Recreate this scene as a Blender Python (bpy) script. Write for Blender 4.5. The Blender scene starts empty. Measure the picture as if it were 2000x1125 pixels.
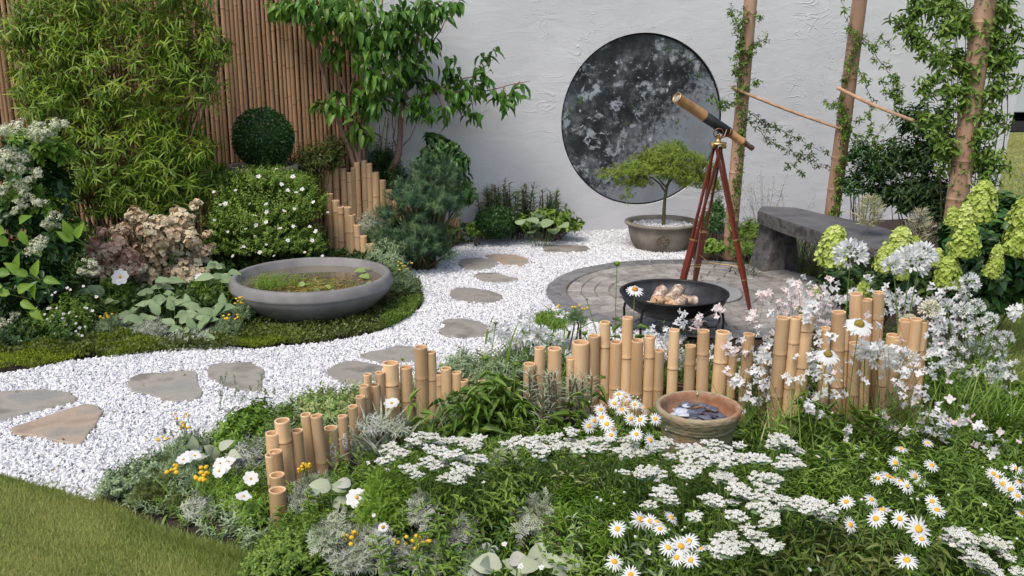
import bpy, math, random
import numpy as np
from mathutils import Vector, Matrix

random.seed(7)
rng = np.random.default_rng(7)
sc = bpy.context.scene
C = sc.collection

# ------------------------------------------------------------------ camera, sky, sun, exposure
H, TH, F = 1.8, math.radians(14.3), 1850.0
cam_d = bpy.data.cameras.new('camera'); cam = bpy.data.objects.new('camera', cam_d); C.objects.link(cam)
cam.location = (0, 0, H); cam.rotation_euler = (math.pi/2 - TH, 0, 0)
cam_d.sensor_width = 36; cam_d.lens = F/2000*36; cam_d.clip_start = .05; cam_d.clip_end = 500
cam_d.dof.use_dof = False
sc.camera = cam
SUN_EL, SUN_AZ = math.radians(58), math.radians(-35)
w = bpy.data.worlds.new('World'); sc.world = w; w.use_nodes = True
nt = w.node_tree; nt.nodes.clear()
wo = nt.nodes.new('ShaderNodeOutputWorld'); bg = nt.nodes.new('ShaderNodeBackground')
sky = nt.nodes.new('ShaderNodeTexSky'); sky.sky_type = 'NISHITA'; sky.sun_disc = False
sky.sun_elevation = SUN_EL; sky.sun_rotation = math.radians(180) + SUN_AZ*-1
sky.dust_density = 4.0; sky.air_density = 1.0; sky.ozone_density = 1.0
bg.inputs['Strength'].default_value = .15
nt.links.new(sky.outputs[0], bg.inputs[0]); nt.links.new(bg.outputs[0], wo.inputs[0])
sl = bpy.data.lights.new('sun', 'SUN'); so = bpy.data.objects.new('sun', sl); C.objects.link(so)
sl.energy = 1.3; sl.angle = math.radians(26); sl.color = (1.0, .95, .87)
so.rotation_euler = (math.radians(90) - SUN_EL, 0, SUN_AZ)     # light comes from behind the camera, a little to the left
so.location = (0, 0, 6)
sc.view_settings.view_transform = 'Standard'; sc.view_settings.look = 'None'
sc.view_settings.gamma = 1; sc.view_settings.use_curve_mapping = False
sc.view_settings.exposure = .46
sc.cycles.max_bounces = 6; sc.cycles.diffuse_bounces = 3; sc.cycles.glossy_bounces = 2
sc.cycles.transmission_bounces = 3; sc.cycles.transparent_max_bounces = 4
sc.cycles.use_denoising = True

# ------------------------------------------------------------------ finding places on the ground from the survey photograph
CAM = np.array([0, 0, H]); FWD = np.array([0, math.cos(TH), -math.sin(TH)]); UP = np.array([0, math.sin(TH), math.cos(TH)])
def ray(px, py): return np.array([(px-1000)/F, 0, 0]) + UP*((562.5-py)/F) + FWD
def PZ(px, py, z=0.0):
    d = ray(px, py); return CAM + d*((z-H)/d[2])
def G(px, py): return PZ(px, py, 0)
def P(px, py, Y):
    d = ray(px, py); return CAM + d*(Y/d[1])
def YR(py): return G(1000, py)[1]                # forward distance of a ground row
def mpp(p): return float(np.dot(np.asarray(p)-CAM, FWD))/F   # metres per survey pixel at a point

# ------------------------------------------------------------------ object bookkeeping
ORIG = {}
def thing(name, label, cat, loc, group=None):
    o = bpy.data.objects.new(name, None); C.objects.link(o); o.empty_display_size = .05
    loc = [float(a) for a in loc]; o.location = loc; ORIG[o.name] = np.array(loc)
    o['label'] = label; o['category'] = cat
    if group: o['group'] = group
    return o
def tag(o, label, cat, group=None, kind=None):
    o['label'] = label; o['category'] = cat
    if group: o['group'] = group
    if kind: o['kind'] = kind
    return o
def link(name, me, parent=None, loc=None):
    o = bpy.data.objects.new(name, me); C.objects.link(o)
    if parent is not None: o.parent = parent; ORIG[o.name] = ORIG[parent.name]
    elif loc is not None: o.location = [float(a) for a in loc]; ORIG[o.name] = np.array(loc, float)
    else: ORIG[o.name] = np.zeros(3)
    return o
def inst(name, me, parent, pos, mtx=None, scale=1.0):
    """a part that shares its mesh with its like"""
    o = bpy.data.objects.new(name, me); C.objects.link(o)
    off = np.zeros(3)
    if parent is not None: o.parent = parent; off = ORIG[parent.name]
    m = Matrix.Translation(Vector([float(a) for a in (np.asarray(pos)-off)]))
    if mtx is not None: m = m @ mtx.to_4x4()
    sc_ = scale if hasattr(scale, '__len__') else (scale,)*3
    o.matrix_basis = m @ Matrix.Diagonal((*[float(a) for a in sc_], 1))
    ORIG[o.name] = np.asarray(pos, float)
    return o

# ------------------------------------------------------------------ mesh building
def T(V, faces, mats=None):
    V = np.asarray(V, float); g = {}
    for i, f in enumerate(faces): g.setdefault((len(f), mats[i] if mats else 0), []).append(f)
    return V, [(np.array(a), k[1]) for k, a in g.items()]
class Geo:
    def __init__(s): s.v = []; s.f = []; s.r = []; s.n = 0
    def add(s, V, faces, mat=0, r=.5):
        V = np.asarray(V, float).reshape(-1, 3)
        if isinstance(faces, np.ndarray): groups = [(faces, mat)]
        elif faces and isinstance(faces[0], tuple) and isinstance(faces[0][0], np.ndarray): groups = faces
        else: groups = [(a, mat) for a, _ in T(V, faces)[1]]
        for a, m in groups: s.f.append((a + s.n, m))
        s.v.append(V); s.r.append(np.broadcast_to(np.asarray(r, float), (len(V),)).copy()); s.n += len(V)
    def scatter(s, tm, Pp, X, Y, Z, sx, sy, sz, r, mat=None):
        V, groups = tm; n = len(Pp); k = len(V)
        if n == 0: return
        sx, sy, sz = [np.broadcast_to(np.asarray(a, float), (n,)) for a in (sx, sy, sz)]
        W = (Pp[:, None] + V[None, :, 0:1]*sx[:, None, None]*X[:, None] + V[None, :, 1:2]*sy[:, None, None]*Y[:, None]
             + V[None, :, 2:3]*sz[:, None, None]*Z[:, None]).reshape(-1, 3)
        off = (np.arange(n)*k)[:, None, None]
        gs = [((a[None] + off).reshape(-1, a.shape[1]), m if mat is None else mat) for a, m in groups]
        s.add(W, gs, r=np.repeat(np.broadcast_to(np.asarray(r, float), (n,)), k))
    def mesh(s, name, mats, origin=(0, 0, 0), smooth=True):
        me = bpy.data.meshes.new(name)
        if s.n == 0: return me
        V = np.concatenate(s.v) - np.asarray(origin, float)
        loops = np.concatenate([a.ravel() for a, m in s.f])
        tot = np.concatenate([np.full(len(a), a.shape[1]) for a, m in s.f])
        mi = np.concatenate([np.full(len(a), m) for a, m in s.f])
        st = np.concatenate([[0], np.cumsum(tot)[:-1]])
        me.vertices.add(len(V)); me.vertices.foreach_set('co', V.ravel())
        me.loops.add(len(loops)); me.loops.foreach_set('vertex_index', loops.astype(np.int32))
        me.polygons.add(len(tot)); me.polygons.foreach_set('loop_start', st.astype(np.int32))
        me.polygons.foreach_set('material_index', mi.astype(np.int32))
        me.polygons.foreach_set('use_smooth', np.full(len(tot), smooth))
        me.update(calc_edges=True)
        at = me.attributes.new('rnd', 'FLOAT', 'POINT'); at.data.foreach_set('value', np.concatenate(s.r))
        for m in (mats if isinstance(mats, (list, tuple)) else [mats]): me.materials.append(m)
        return me
    def build(s, name, mats, parent=None, loc=None, smooth=True, kind=None):
        org = ORIG[parent.name] if parent is not None else (loc if loc is not None else (0, 0, 0))
        o = link(name, s.mesh(name, mats, org, smooth), parent, loc)
        if kind: o['kind'] = kind
        return o
def nrm(a): return a/np.maximum(np.linalg.norm(a, axis=-1, keepdims=True), 1e-9)
def frames(d, n):
    Y = nrm(d); X = nrm(np.cross(Y, n)); return X, Y, np.cross(X, Y)
def box(g, c, s, R=None, mat=0, bev=0.0, jit=0.0):
    """box with chamfered edges, centre c, half sizes s, rotation matrix R (3x3 np)"""
    V = []; x, y, z = s; b = min(bev, x*.9, y*.9, z*.9)
    if b <= 0:
        V = np.array([(i*x, j*y, k*z) for i in (-1, 1) for j in (-1, 1) for k in (-1, 1)], float)
        Fa = [(0, 1, 3, 2), (4, 6, 7, 5), (0, 4, 5, 1), (2, 3, 7, 6), (0, 2, 6, 4), (1, 5, 7, 3)]
    else:
        ring = lambda xx, yy, zz: [(-xx, -yy, zz), (xx, -yy, zz), (xx, yy, zz), (-xx, yy, zz)]
        V = np.array(ring(x-b, y-b, -z) + ring(x, y, -z+b) + ring(x, y, z-b) + ring(x-b, y-b, z), float)
        Fa = [(3, 2, 1, 0), (12, 13, 14, 15)]
        for k in range(3):
            for i in range(4): j = (i+1) % 4; Fa.append((k*4+i, k*4+j, k*4+4+j, k*4+4+i))
    if jit: V = V + rng.normal(size=V.shape)*jit
    if R is not None: V = V @ np.asarray(R).T
    g.add(V + np.asarray(c), Fa, mat)
def rotz(a): c, s = math.cos(a), math.sin(a); return np.array([(c, -s, 0), (s, c, 0), (0, 0, 1)])
def tube(g, pts, rad, seg=8, mat=0, r=.5, cap=True):
    pts = np.asarray(pts, float); n = len(pts); rad = np.broadcast_to(np.asarray(rad, float), (n,))
    t = np.gradient(pts, axis=0); t = nrm(t)
    ref = np.array([1., 0, 0]) if abs(t[0][0]) < .8 else np.array([0, 1., 0])
    A = nrm(np.cross(t, ref)); B = np.cross(t, A)
    an = np.arange(seg)/seg*2*math.pi
    V = (pts[:, None] + (A[:, None]*np.cos(an)[None, :, None] + B[:, None]*np.sin(an)[None, :, None])*rad[:, None, None]).reshape(-1, 3)
    Fa = [(i*seg+j, i*seg+(j+1) % seg, (i+1)*seg+(j+1) % seg, (i+1)*seg+j) for i in range(n-1) for j in range(seg)]
    g.add(V, np.array(Fa), mat, r)
    if cap and seg > 4:
        g.add(V[:seg], [tuple(range(seg))[::-1]], mat, r); g.add(V[-seg:], [tuple(range(seg))], mat, r)
def lathe(g, prof, c=(0, 0, 0), seg=32, mats=None, axis=None, wob=0.0):
    an = np.arange(seg)/seg*2*math.pi; prof = list(prof); n = len(prof)
    V = np.array([(r*math.cos(a), r*math.sin(a), z) for r, z in prof for a in an])
    if wob: V = V + rng.normal(size=V.shape)*wob
    if axis is not None: V = V @ np.asarray(axis).T
    V = V + np.asarray(c, float); base = g.n
    for i in range(n-1):
        m = mats[i] if mats else 0
        Fa = np.array([(i*seg+j, i*seg+(j+1) % seg, (i+1)*seg+(j+1) % seg, (i+1)*seg+j) for j in range(seg)])
        if i == 0: g.add(V, Fa, m)
        else: g.f.append((Fa + base, m))
def axis_to(d):
    """3x3 whose z column is d"""
    d = nrm(np.asarray(d, float)); ref = np.array([0, 1., 0]) if abs(d[1]) < .9 else np.array([1., 0, 0])
    X = nrm(np.cross(ref, d)); Y = np.cross(d, X); return np.stack([X, Y, d], 1)
def mat3(A): return Matrix([[float(x) for x in r] for r in A])
def ico(sub=0):
    t = (1+5**.5)/2
    V = [(-1, t, 0), (1, t, 0), (-1, -t, 0), (1, -t, 0), (0, -1, t), (0, 1, t), (0, -1, -t), (0, 1, -t), (t, 0, -1), (t, 0, 1), (-t, 0, -1), (-t, 0, 1)]
    Fa = [(0, 11, 5), (0, 5, 1), (0, 1, 7), (0, 7, 10), (0, 10, 11), (1, 5, 9), (5, 11, 4), (11, 10, 2), (10, 7, 6), (7, 1, 8),
          (3, 9, 4), (3, 4, 2), (3, 2, 6), (3, 6, 8), (3, 8, 9), (4, 9, 5), (2, 4, 11), (6, 2, 10), (8, 6, 7), (9, 8, 1)]
    V = [tuple(nrm(np.array(v, float))) for v in V]
    for _ in range(sub):
        c = {}; nf = []
        def mid(a, b):
            k = (min(a, b), max(a, b))
            if k not in c: V.append(tuple(nrm(np.array(V[a])+np.array(V[b])))); c[k] = len(V)-1
            return c[k]
        for a, b, d in Fa:
            e, f, h = mid(a, b), mid(b, d), mid(d, a); nf += [(a, e, h), (b, f, e), (d, h, f), (e, f, h)]
        Fa = nf
    return np.array(V), np.array(Fa)
ICO0, ICO1, ICO2, ICO3 = ico(0), ico(1), ico(2), ico(3)
def leafT(ys, ws, fold=.2, droop=.25, mid=True):
    V = []; idx = []
    for y, wd in zip(ys, ws):
        z = -droop*y*y
        if wd == 0: idx.append((len(V),)); V.append((0, y, z))
        elif mid: idx.append((len(V), len(V)+1, len(V)+2)); V += [(-wd/2, y, z+fold*wd), (0, y, z), (wd/2, y, z+fold*wd)]
        else: idx.append((len(V), len(V)+1)); V += [(-wd/2, y, z), (wd/2, y, z)]
    Fa = []
    for a, b in zip(idx[:-1], idx[1:]):
        if len(a) == 1:
            for i in range(len(b)-1): Fa.append((a[0], b[i+1], b[i]))
        elif len(b) == 1:
            for i in range(len(a)-1): Fa.append((a[i], a[i+1], b[0]))
        else:
            for i in range(len(a)-1): Fa.append((a[i], a[i+1], b[i+1], b[i]))
    return T(V, Fa)
L_LANCE = leafT([0, .3, .7, 1], [0, 1, .7, 0], 0, .35, mid=False)
L_LANCEF = leafT([0, .3, .7, 1], [0, 1, .7, 0], .25, .35)
L_OVATE = leafT([0, .18, .45, .75, 1], [0, .8, 1, .6, 0], .15, .35)
L_DROOP = leafT([0, .15, .4, .65, .85, 1], [0, .75, 1, .75, .35, 0], .22, .75)
L_ROUND = leafT([0, .15, .4, .7, .92, 1], [0, .8, 1.1, 1, .5, 0], .10, .2)
L_BIG = leafT([0, .12, .3, .5, .7, .88, 1], [.12, .62, .95, 1, .82, .45, 0], .14, .45)
L_TRI = T([(-.5, 0, 0), (.5, 0, 0), (0, 1, -.1)], [(0, 1, 2)])
L_NEEDLE = T([(-.5, 0, 0), (.5, 0, 0), (.1, 1, -.05)], [(0, 1, 2)])
L_SMALL = T([(0, 0, 0), (-.5, .45, .05), (.5, .45, .05), (0, 1, -.1)], [(0, 2, 3, 1)])
def dissected():
    V = []; Fa = []
    for s in (-1, 1):
        for y in (.25, .45, .65, .82):
            l = .42*(1.1-y*.6); k = len(V)
            V += [(0, y-.05, 0), (0, y+.05, 0), (s*l, y+.22, .06), (s*l*.92, y+.08, .06)]
            Fa.append((k, k+3, k+2, k+1) if s > 0 else (k+1, k+2, k+3, k))
    k = len(V); V += [(-.04, 0, 0), (.04, 0, 0), (.05, .8, -.05), (-.05, .8, -.05), (0, 1.15, -.12)]
    Fa += [(k, k+1, k+2, k+3), (k+3, k+2, k+4)]
    return T(V, Fa)
L_DISS = dissected()

# ------------------------------------------------------------------ materials
def _mat(name):
    m = bpy.data.materials.new(name); m.use_nodes = True; n = m.node_tree; n.nodes.clear()
    out = n.nodes.new('ShaderNodeOutputMaterial'); b = n.nodes.new('ShaderNodeBsdfPrincipled')
    n.links.new(b.outputs[0], out.inputs[0]); return m, n, b, out
def ramp(n, cols, pos=None):
    r = n.nodes.new('ShaderNodeValToRGB'); e = r.color_ramp.elements
    pos = pos or [i/(len(cols)-1) for i in range(len(cols))]
    while len(e) < len(cols): e.new(.5)
    for i, (c, p) in enumerate(zip(cols, pos)): e[i].position = p; e[i].color = (*c, 1)
    return r
def leafmat(name, cols, trans=.28, rough=.45, spec=.35):
    m, n, b, out = _mat(name)
    at = n.nodes.new('ShaderNodeAttribute'); at.attribute_name = 'rnd'
    oi = n.nodes.new('ShaderNodeObjectInfo')
    ma = n.nodes.new('ShaderNodeMath'); ma.operation = 'MULTIPLY_ADD'; ma.inputs[1].default_value = .5; ma.inputs[2].default_value = -.25
    n.links.new(oi.outputs['Random'], ma.inputs[0])
    ad = n.nodes.new('ShaderNodeMath'); ad.operation = 'ADD'; n.links.new(at.outputs['Fac'], ad.inputs[0]); n.links.new(ma.outputs[0], ad.inputs[1])
    r = ramp(n, cols); n.links.new(ad.outputs[0], r.inputs[0])
    n.links.new(r.outputs[0], b.inputs['Base Color']); b.inputs['Roughness'].default_value = rough
    b.inputs['Specular IOR Level'].default_value = spec
    if trans:
        t = n.nodes.new('ShaderNodeBsdfTranslucent'); mx = n.nodes.new('ShaderNodeMixShader'); mx.inputs[0].default_value = trans
        n.links.new(r.outputs[0], t.inputs[0]); n.links.new(b.outputs[0], mx.inputs[1]); n.links.new(t.outputs[0], mx.inputs[2])
        n.links.new(mx.outputs[0], out.inputs[0])
    return m
def M(name, c1, c2=None, scale=8, rough=.7, bump=.0, bscale=None, metal=0, stretch=None, spec=.4, objrand=0.0, c3=None, detail=6, bdist=.01, lo=.35, hi=.65):
    m, n, b, out = _mat(name); b.inputs['Roughness'].default_value = rough; b.inputs['Metallic'].default_value = metal
    b.inputs['Specular IOR Level'].default_value = spec
    tc = n.nodes.new('ShaderNodeTexCoord'); mp = n.nodes.new('ShaderNodeMapping'); n.links.new(tc.outputs['Object'], mp.inputs[0])
    if stretch: mp.inputs['Scale'].default_value = stretch
    oi = None
    if objrand:
        oi = n.nodes.new('ShaderNodeObjectInfo'); v = n.nodes.new('ShaderNodeVectorMath'); v.operation = 'SCALE'; v.inputs[0].default_value = (37, 19, 53)
        n.links.new(oi.outputs['Random'], v.inputs['Scale']); n.links.new(v.outputs[0], mp.inputs['Location'])
    nz = n.nodes.new('ShaderNodeTexNoise'); nz.inputs['Scale'].default_value = scale; nz.inputs['Detail'].default_value = detail
    n.links.new(mp.outputs[0], nz.inputs['Vector'])
    cols = [c1, c2 or c1] + ([c3] if c3 else [])
    r = ramp(n, cols, [lo, hi] if not c3 else [lo, (lo+hi)/2, hi]); n.links.new(nz.outputs['Fac'], r.inputs[0]); col = r.outputs[0]
    if objrand:
        hv = n.nodes.new('ShaderNodeHueSaturation'); mr = n.nodes.new('ShaderNodeMapRange')
        mr.inputs['To Min'].default_value = 1-objrand; mr.inputs['To Max'].default_value = 1+objrand*.6
        n.links.new(oi.outputs['Random'], mr.inputs[0]); n.links.new(mr.outputs[0], hv.inputs['Value']); n.links.new(col, hv.inputs['Color']); col = hv.outputs[0]
    n.links.new(col, b.inputs['Base Color'])
    if bump:
        nb = n.nodes.new('ShaderNodeTexNoise'); nb.inputs['Scale'].default_value = bscale or scale*4; nb.inputs['Detail'].default_value = 8
        n.links.new(mp.outputs[0], nb.inputs['Vector'])
        bu = n.nodes.new('ShaderNodeBump'); bu.inputs['Strength'].default_value = bump; bu.inputs['Distance'].default_value = bdist
        n.links.new(nb.outputs['Fac'], bu.inputs['Height']); n.links.new(bu.outputs[0], b.inputs['Normal'])
    return m
def plaster():
    m, n, b, out = _mat('rough_trowelled_plaster'); b.inputs['Roughness'].default_value = .75; b.inputs['Specular IOR Level'].default_value = .3
    tc = n.nodes.new('ShaderNodeTexCoord')
    def noise(scale, st=(1, 1, 1), det=6, dis=0, rot=0):
        mp = n.nodes.new('ShaderNodeMapping'); mp.inputs['Scale'].default_value = st; mp.inputs['Rotation'].default_value = (0, rot, 0)
        n.links.new(tc.outputs['Object'], mp.inputs[0])
        z = n.nodes.new('ShaderNodeTexNoise'); z.inputs['Scale'].default_value = scale; z.inputs['Detail'].default_value = det; z.inputs['Distortion'].default_value = dis
        n.links.new(mp.outputs[0], z.inputs['Vector']); return z.outputs['Fac']
    def math_(op, a, b_):
        k = n.nodes.new('ShaderNodeMath'); k.operation = op
        for i, x in enumerate((a, b_)):
            if isinstance(x, float): k.inputs[i].default_value = x
            else: n.links.new(x, k.inputs[i])
        return k.outputs[0]
    base = ramp(n, [(.54, .545, .553), (.63, .635, .64)], [.3, .7]); n.links.new(noise(1.2), base.inputs[0]); n.links.new(base.outputs[0], b.inputs['Base Color'])
    # trowel ridges: thin level lines of distorted noise, broken up by a mask, plus broad smears and grit
    def ridge(scale, st, rot, dis, wd=.018):
        v = noise(scale, st, 3, dis, rot)
        r = ramp(n, [(0, 0, 0), (1, 1, 1), (0, 0, 0)], [.5-wd, .5, .5+wd]); n.links.new(v, r.inputs[0])
        mk = ramp(n, [(0, 0, 0), (1, 1, 1)], [.55, .68]); n.links.new(noise(1.9, (1, 1, 1), 2, 0, rot+.5), mk.inputs[0])
        return math_('MULTIPLY', r.outputs[0], mk.outputs[0])
    h = math_('ADD', ridge(2.2, (.8, 1, 2.2), .4, 1.5), ridge(2.6, (1, 1, 2.6), -.5, 1.2))
    h = math_('ADD', h, ridge(3.8, (1.2, 1, 1.2), .2, 2.2, .012))
    h = math_('ADD', h, math_('MULTIPLY', noise(3.5, (1, 1, 2), 8, .6), 1.6))
    h = math_('ADD', h, math_('MULTIPLY', noise(45, (1, 1, 1), 3), .22))
    bu = n.nodes.new('ShaderNodeBump'); bu.inputs['Strength'].default_value = .5; bu.inputs['Distance'].default_value = .009
    n.links.new(h, bu.inputs['Height']); n.links.new(bu.outputs[0], b.inputs['Normal'])
    return m
def mural():
    m, n, b, out = _mat('moon_like_paint'); b.inputs['Roughness'].default_value = .35
    tc = n.nodes.new('ShaderNodeTexCoord')
    def noise(s, d=8, dis=0, off=0):
        mp = n.nodes.new('ShaderNodeMapping'); mp.inputs['Location'].default_value = (off, off*.7, 0); n.links.new(tc.outputs['Object'], mp.inputs[0])
        z = n.nodes.new('ShaderNodeTexNoise'); z.inputs['Scale'].default_value = s; z.inputs['Detail'].default_value = d; z.inputs['Roughness'].default_value = .72; z.inputs['Distortion'].default_value = dis
        n.links.new(mp.outputs[0], z.inputs['Vector']); return z.outputs['Fac']
    def mix(f, a, c, t='MIX'):
        k = n.nodes.new('ShaderNodeMix'); k.data_type = 'RGBA'; k.blend_type = t
        for i, x in ((0, f), (6, a), (7, c)):
            if isinstance(x, float): k.inputs[i].default_value = x
            elif isinstance(x, tuple): k.inputs[i].default_value = (*x, 1)
            else: n.links.new(x, k.inputs[i])
        return k.outputs[2]
    a = ramp(n, [(.008, .009, .011), (.03, .035, .040), (.14, .155, .165)], [.38, .50, .64]); n.links.new(noise(3.6, 12), a.inputs[0])
    f1 = ramp(n, [(0, 0, 0), (1, 1, 1)], [.54, .62]); n.links.new(noise(8, 12, .3, 3.1), f1.inputs[0])
    c = mix(f1.outputs[0], a.outputs[0], (.34, .38, .41))
    # grey dusting in the lower right half
    sx = n.nodes.new('ShaderNodeSeparateXYZ'); n.links.new(tc.outputs['Object'], sx.inputs[0])
    k = n.nodes.new('ShaderNodeMath'); k.operation = 'MULTIPLY_ADD'; n.links.new(sx.outputs['X'], k.inputs[0]); k.inputs[1].default_value = .45
    k2 = n.nodes.new('ShaderNodeMath'); k2.operation = 'MULTIPLY_ADD'; n.links.new(sx.outputs['Z'], k2.inputs[0]); k2.inputs[1].default_value = -.45; k2.inputs[2].default_value = .02
    n.links.new(k2.outputs[0], k.inputs[2])
    k3 = n.nodes.new('ShaderNodeMath'); k3.operation = 'ADD'; n.links.new(k.outputs[0], k3.inputs[0]); n.links.new(noise(20, 9, 0, 5), k3.inputs[1])
    f2 = ramp(n, [(0, 0, 0), (1, 1, 1)], [.56, .72]); n.links.new(k3.outputs[0], f2.inputs[0])
    c = mix(f2.outputs[0], c, (.23, .26, .29))
    f3 = ramp(n, [(0, 0, 0), (1, 1, 1)], [.61, .65]); n.links.new(noise(13, 8, .5, 9), f3.inputs[0]); c = mix(f3.outputs[0], c, (.55, .60, .64))
    f4 = ramp(n, [(0, 0, 0), (1, 1, 1)], [.66, .70]); n.links.new(noise(4.5, 3, .8, 14), f4.inputs[0]); c = mix(f4.outputs[0], c, (.06, .12, .03))
    f5 = ramp(n, [(0, 0, 0), (1, 1, 1)], [.45, .62]); n.links.new(noise(2.0, 3, 0, 19), f5.inputs[0]); c = mix(f5.outputs[0], c, (.85, .82, .80), 'MULTIPLY')
    n.links.new(c, b.inputs['Base Color'])
    bu = n.nodes.new('ShaderNodeBump'); bu.inputs['Strength'].default_value = .5; bu.inputs['Distance'].default_value = .006
    n.links.new(noise(22), bu.inputs['Height']); n.links.new(bu.outputs[0], b.inputs['Normal'])
    return m

m_culm = M('pale_bamboo', (.50, .315, .165), (.68, .475, .275), 5, .42, .25, 60, stretch=(3, 3, .35), objrand=.36, bdist=.002)
m_cut = M('cut_bamboo_rim', (.60, .40, .22), (.70, .50, .30), 40, .7)
m_inside = M('bamboo_inside', (.35, .19, .09), (.46, .27, .13), 20, .8)
m_node = M('bamboo_node', (.24, .13, .055), (.46, .29, .14), 40, .6)
m_slat = M('aged_bamboo_slat', (.31, .18, .098), (.44, .27, .155), 4, .5, .3, 50, stretch=(3, 3, .3), objrand=.25, bdist=.002)
m_slatnode = M('aged_bamboo_node', (.15, .075, .04), (.24, .13, .07), 40, .6)
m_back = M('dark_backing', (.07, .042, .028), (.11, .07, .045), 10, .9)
m_pole = M('stout_bamboo', (.27, .165, .105), (.38, .245, .16), 6, .5, .35, 50, stretch=(2, 2, .5), objrand=.12, bdist=.003)
m_plaster = plaster(); m_mural = mural()
m_render = M('plaster_edge', (.58, .59, .60), (.64, .65, .66), 5, .8)
m_soil = M('soil', (.020, .013, .009), (.055, .036, .024), 30, .95, 1, 90, bdist=.02)
m_lawn = M('lawn_ground', (.13, .165, .055), (.19, .22, .08), 6, .9, .6, 120, bdist=.02)
m_gbase = M('gravel_bed', (.26, .265, .275), (.52, .53, .54), 70, .9, 1, 110, bdist=.02)
m_stone = M('sandstone', (.17, .16, .14), (.30, .275, .235), 5, .75, .6, 22, objrand=.14, bdist=.01, c3=(.24, .235, .215))
m_stonew = M('warm_sandstone', (.27, .205, .15), (.36, .28, .21), 5, .75, .6, 22, bdist=.01, c3=(.25, .235, .20))
m_sett = M('grey_sett', (.22, .205, .19), (.33, .31, .28), 14, .7, .6, 45, objrand=.28, bdist=.006)
m_border = M('dark_sett', (.115, .115, .115), (.20, .198, .195), 14, .7, .6, 45, objrand=.18, bdist=.006)
m_joint = M('joint_sand', (.24, .18, .13), (.34, .25, .19), 50, .95, .8, 120)
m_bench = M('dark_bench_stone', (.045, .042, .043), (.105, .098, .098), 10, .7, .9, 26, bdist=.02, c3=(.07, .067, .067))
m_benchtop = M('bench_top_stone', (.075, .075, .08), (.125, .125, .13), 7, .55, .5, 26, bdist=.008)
m_bowl = M('grey_terrazzo', (.155, .15, .147), (.215, .21, .205), 7, .6, .35, 60, bdist=.004)
m_pot = M('weathered_grey_pot', (.16, .135, .105), (.27, .24, .20), 5, .85, .6, 40, bdist=.006)
m_medal = M('pot_medallion', (.11, .09, .07), (.18, .15, .12), 30, .9, .6, 60)
m_terra = M('mossy_terracotta', (.30, .14, .07), (.34, .27, .17), 6, .85, .8, 30, stretch=(1, 1, 2.5), bdist=.01, c3=(.24, .225, .14), lo=.38, hi=.6)
m_terra_in = M('terracotta_inside', (.24, .10, .05), (.30, .17, .10), 12, .9, .5, 40, c3=(.15, .10, .07))
m_black = M('blackened_steel', (.012, .012, .013), (.03, .029, .03), 10, .45, .3, 60, metal=.6)
m_steel_in = M('ash_dusted_steel', (.025, .025, .028), (.075, .078, .085), 8, .5, .2, 60, metal=.3)
m_wood = M('mahogany_varnish', (.085, .014, .009), (.16, .030, .017), 8, .3, .1, stretch=(1, 1, .2), spec=.6)
m_tan = M('tan_leather_barrel', (.30, .15, .06), (.42, .23, .10), 14, .4, .2, spec=.5)
m_leather = M('black_leather', (.010, .012, .012), (.02, .022, .022), 30, .45, .5, 90, bdist=.002)
m_brass = M('brass', (.45, .30, .12), (.6, .42, .2), 20, .35, metal=.9)
m_antique = M('antique_brass', (.16, .08, .05), (.28, .16, .10), 20, .35, metal=.8)
m_lens = M('glass_lens', (.25, .24, .26), (.4, .38, .42), 10, .1, spec=.8)
m_birch = M('birch_bark', (.52, .41, .32), (.22, .12, .07), 9, .8, .6, 30, stretch=(2.5, 2.5, 1), bdist=.006, c3=(.60, .49, .38), lo=.4, hi=.6)
m_logend = M('log_end', (.50, .29, .15), (.62, .42, .25), 30, .8)
m_bark = M('reddish_bark', (.17, .085, .06), (.30, .19, .15), 9, .8, .5, 40, stretch=(1, 1, .4), c3=(.24, .14, .10))
m_bark2 = M('green_brown_bark', (.06, .06, .025), (.12, .11, .05), 12, .8, .4, 40)
m_cane = M('thin_cane', (.38, .22, .13), (.52, .34, .21), 20, .55, .2, 60)
m_stem = M('green_stem', (.10, .17, .035), (.16, .25, .06), 20, .6)
m_stemb = M('brown_stem', (.11, .07, .04), (.18, .13, .07), 20, .8)
m_water = M('still_water', (.10, .085, .06), (.16, .14, .10), 3, .04, 0, spec=.8)
m_slate = M('blue_black_slate', (.035, .04, .06), (.16, .17, .22), 12, .35, .3, 40, objrand=.5, spec=.6, bdist=.003)
m_pslate = M('pale_slate', (.42, .45, .52), (.60, .62, .68), 12, .35, .3, 40, objrand=.2, bdist=.003)
m_white = leafmat('white_petal', [(.66, .67, .64), (.75, .76, .75), (.80, .80, .80)], .3, .6)
m_agap = leafmat('agapanthus_petal', [(.74, .75, .73), (.80, .81, .80), (.84, .84, .84)], .45, .6)
m_cream = leafmat('cream_petal', [(.52, .50, .36), (.66, .64, .50), (.74, .72, .60)], .25, .7)
m_yarrow = leafmat('yarrow_floret', [(.58, .59, .48), (.70, .70, .63), (.77, .77, .73)], .25, .8)
m_blush = leafmat('blush_petal', [(.72, .50, .50), (.78, .68, .66), (.82, .79, .77)], .25, .7)
m_peach = leafmat('faded_hydrangea_petal', [(.46, .30, .19), (.66, .52, .34), (.74, .66, .47), (.72, .68, .49)], .2, .8)
m_lime = leafmat('lime_petal', [(.30, .40, .06), (.46, .56, .12), (.62, .68, .26)], .25, .7)
m_lacecream = leafmat('lace_panicle_petal', [(.46, .50, .32), (.62, .63, .46), (.72, .71, .58)], .2, .8)
m_yellow = leafmat('daisy_centre_yellow', [(.62, .30, .02), (.74, .42, .03)], 0, .8)
m_button = leafmat('yellow_button', [(.55, .32, .02), (.70, .47, .03)], 0, .8)
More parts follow.
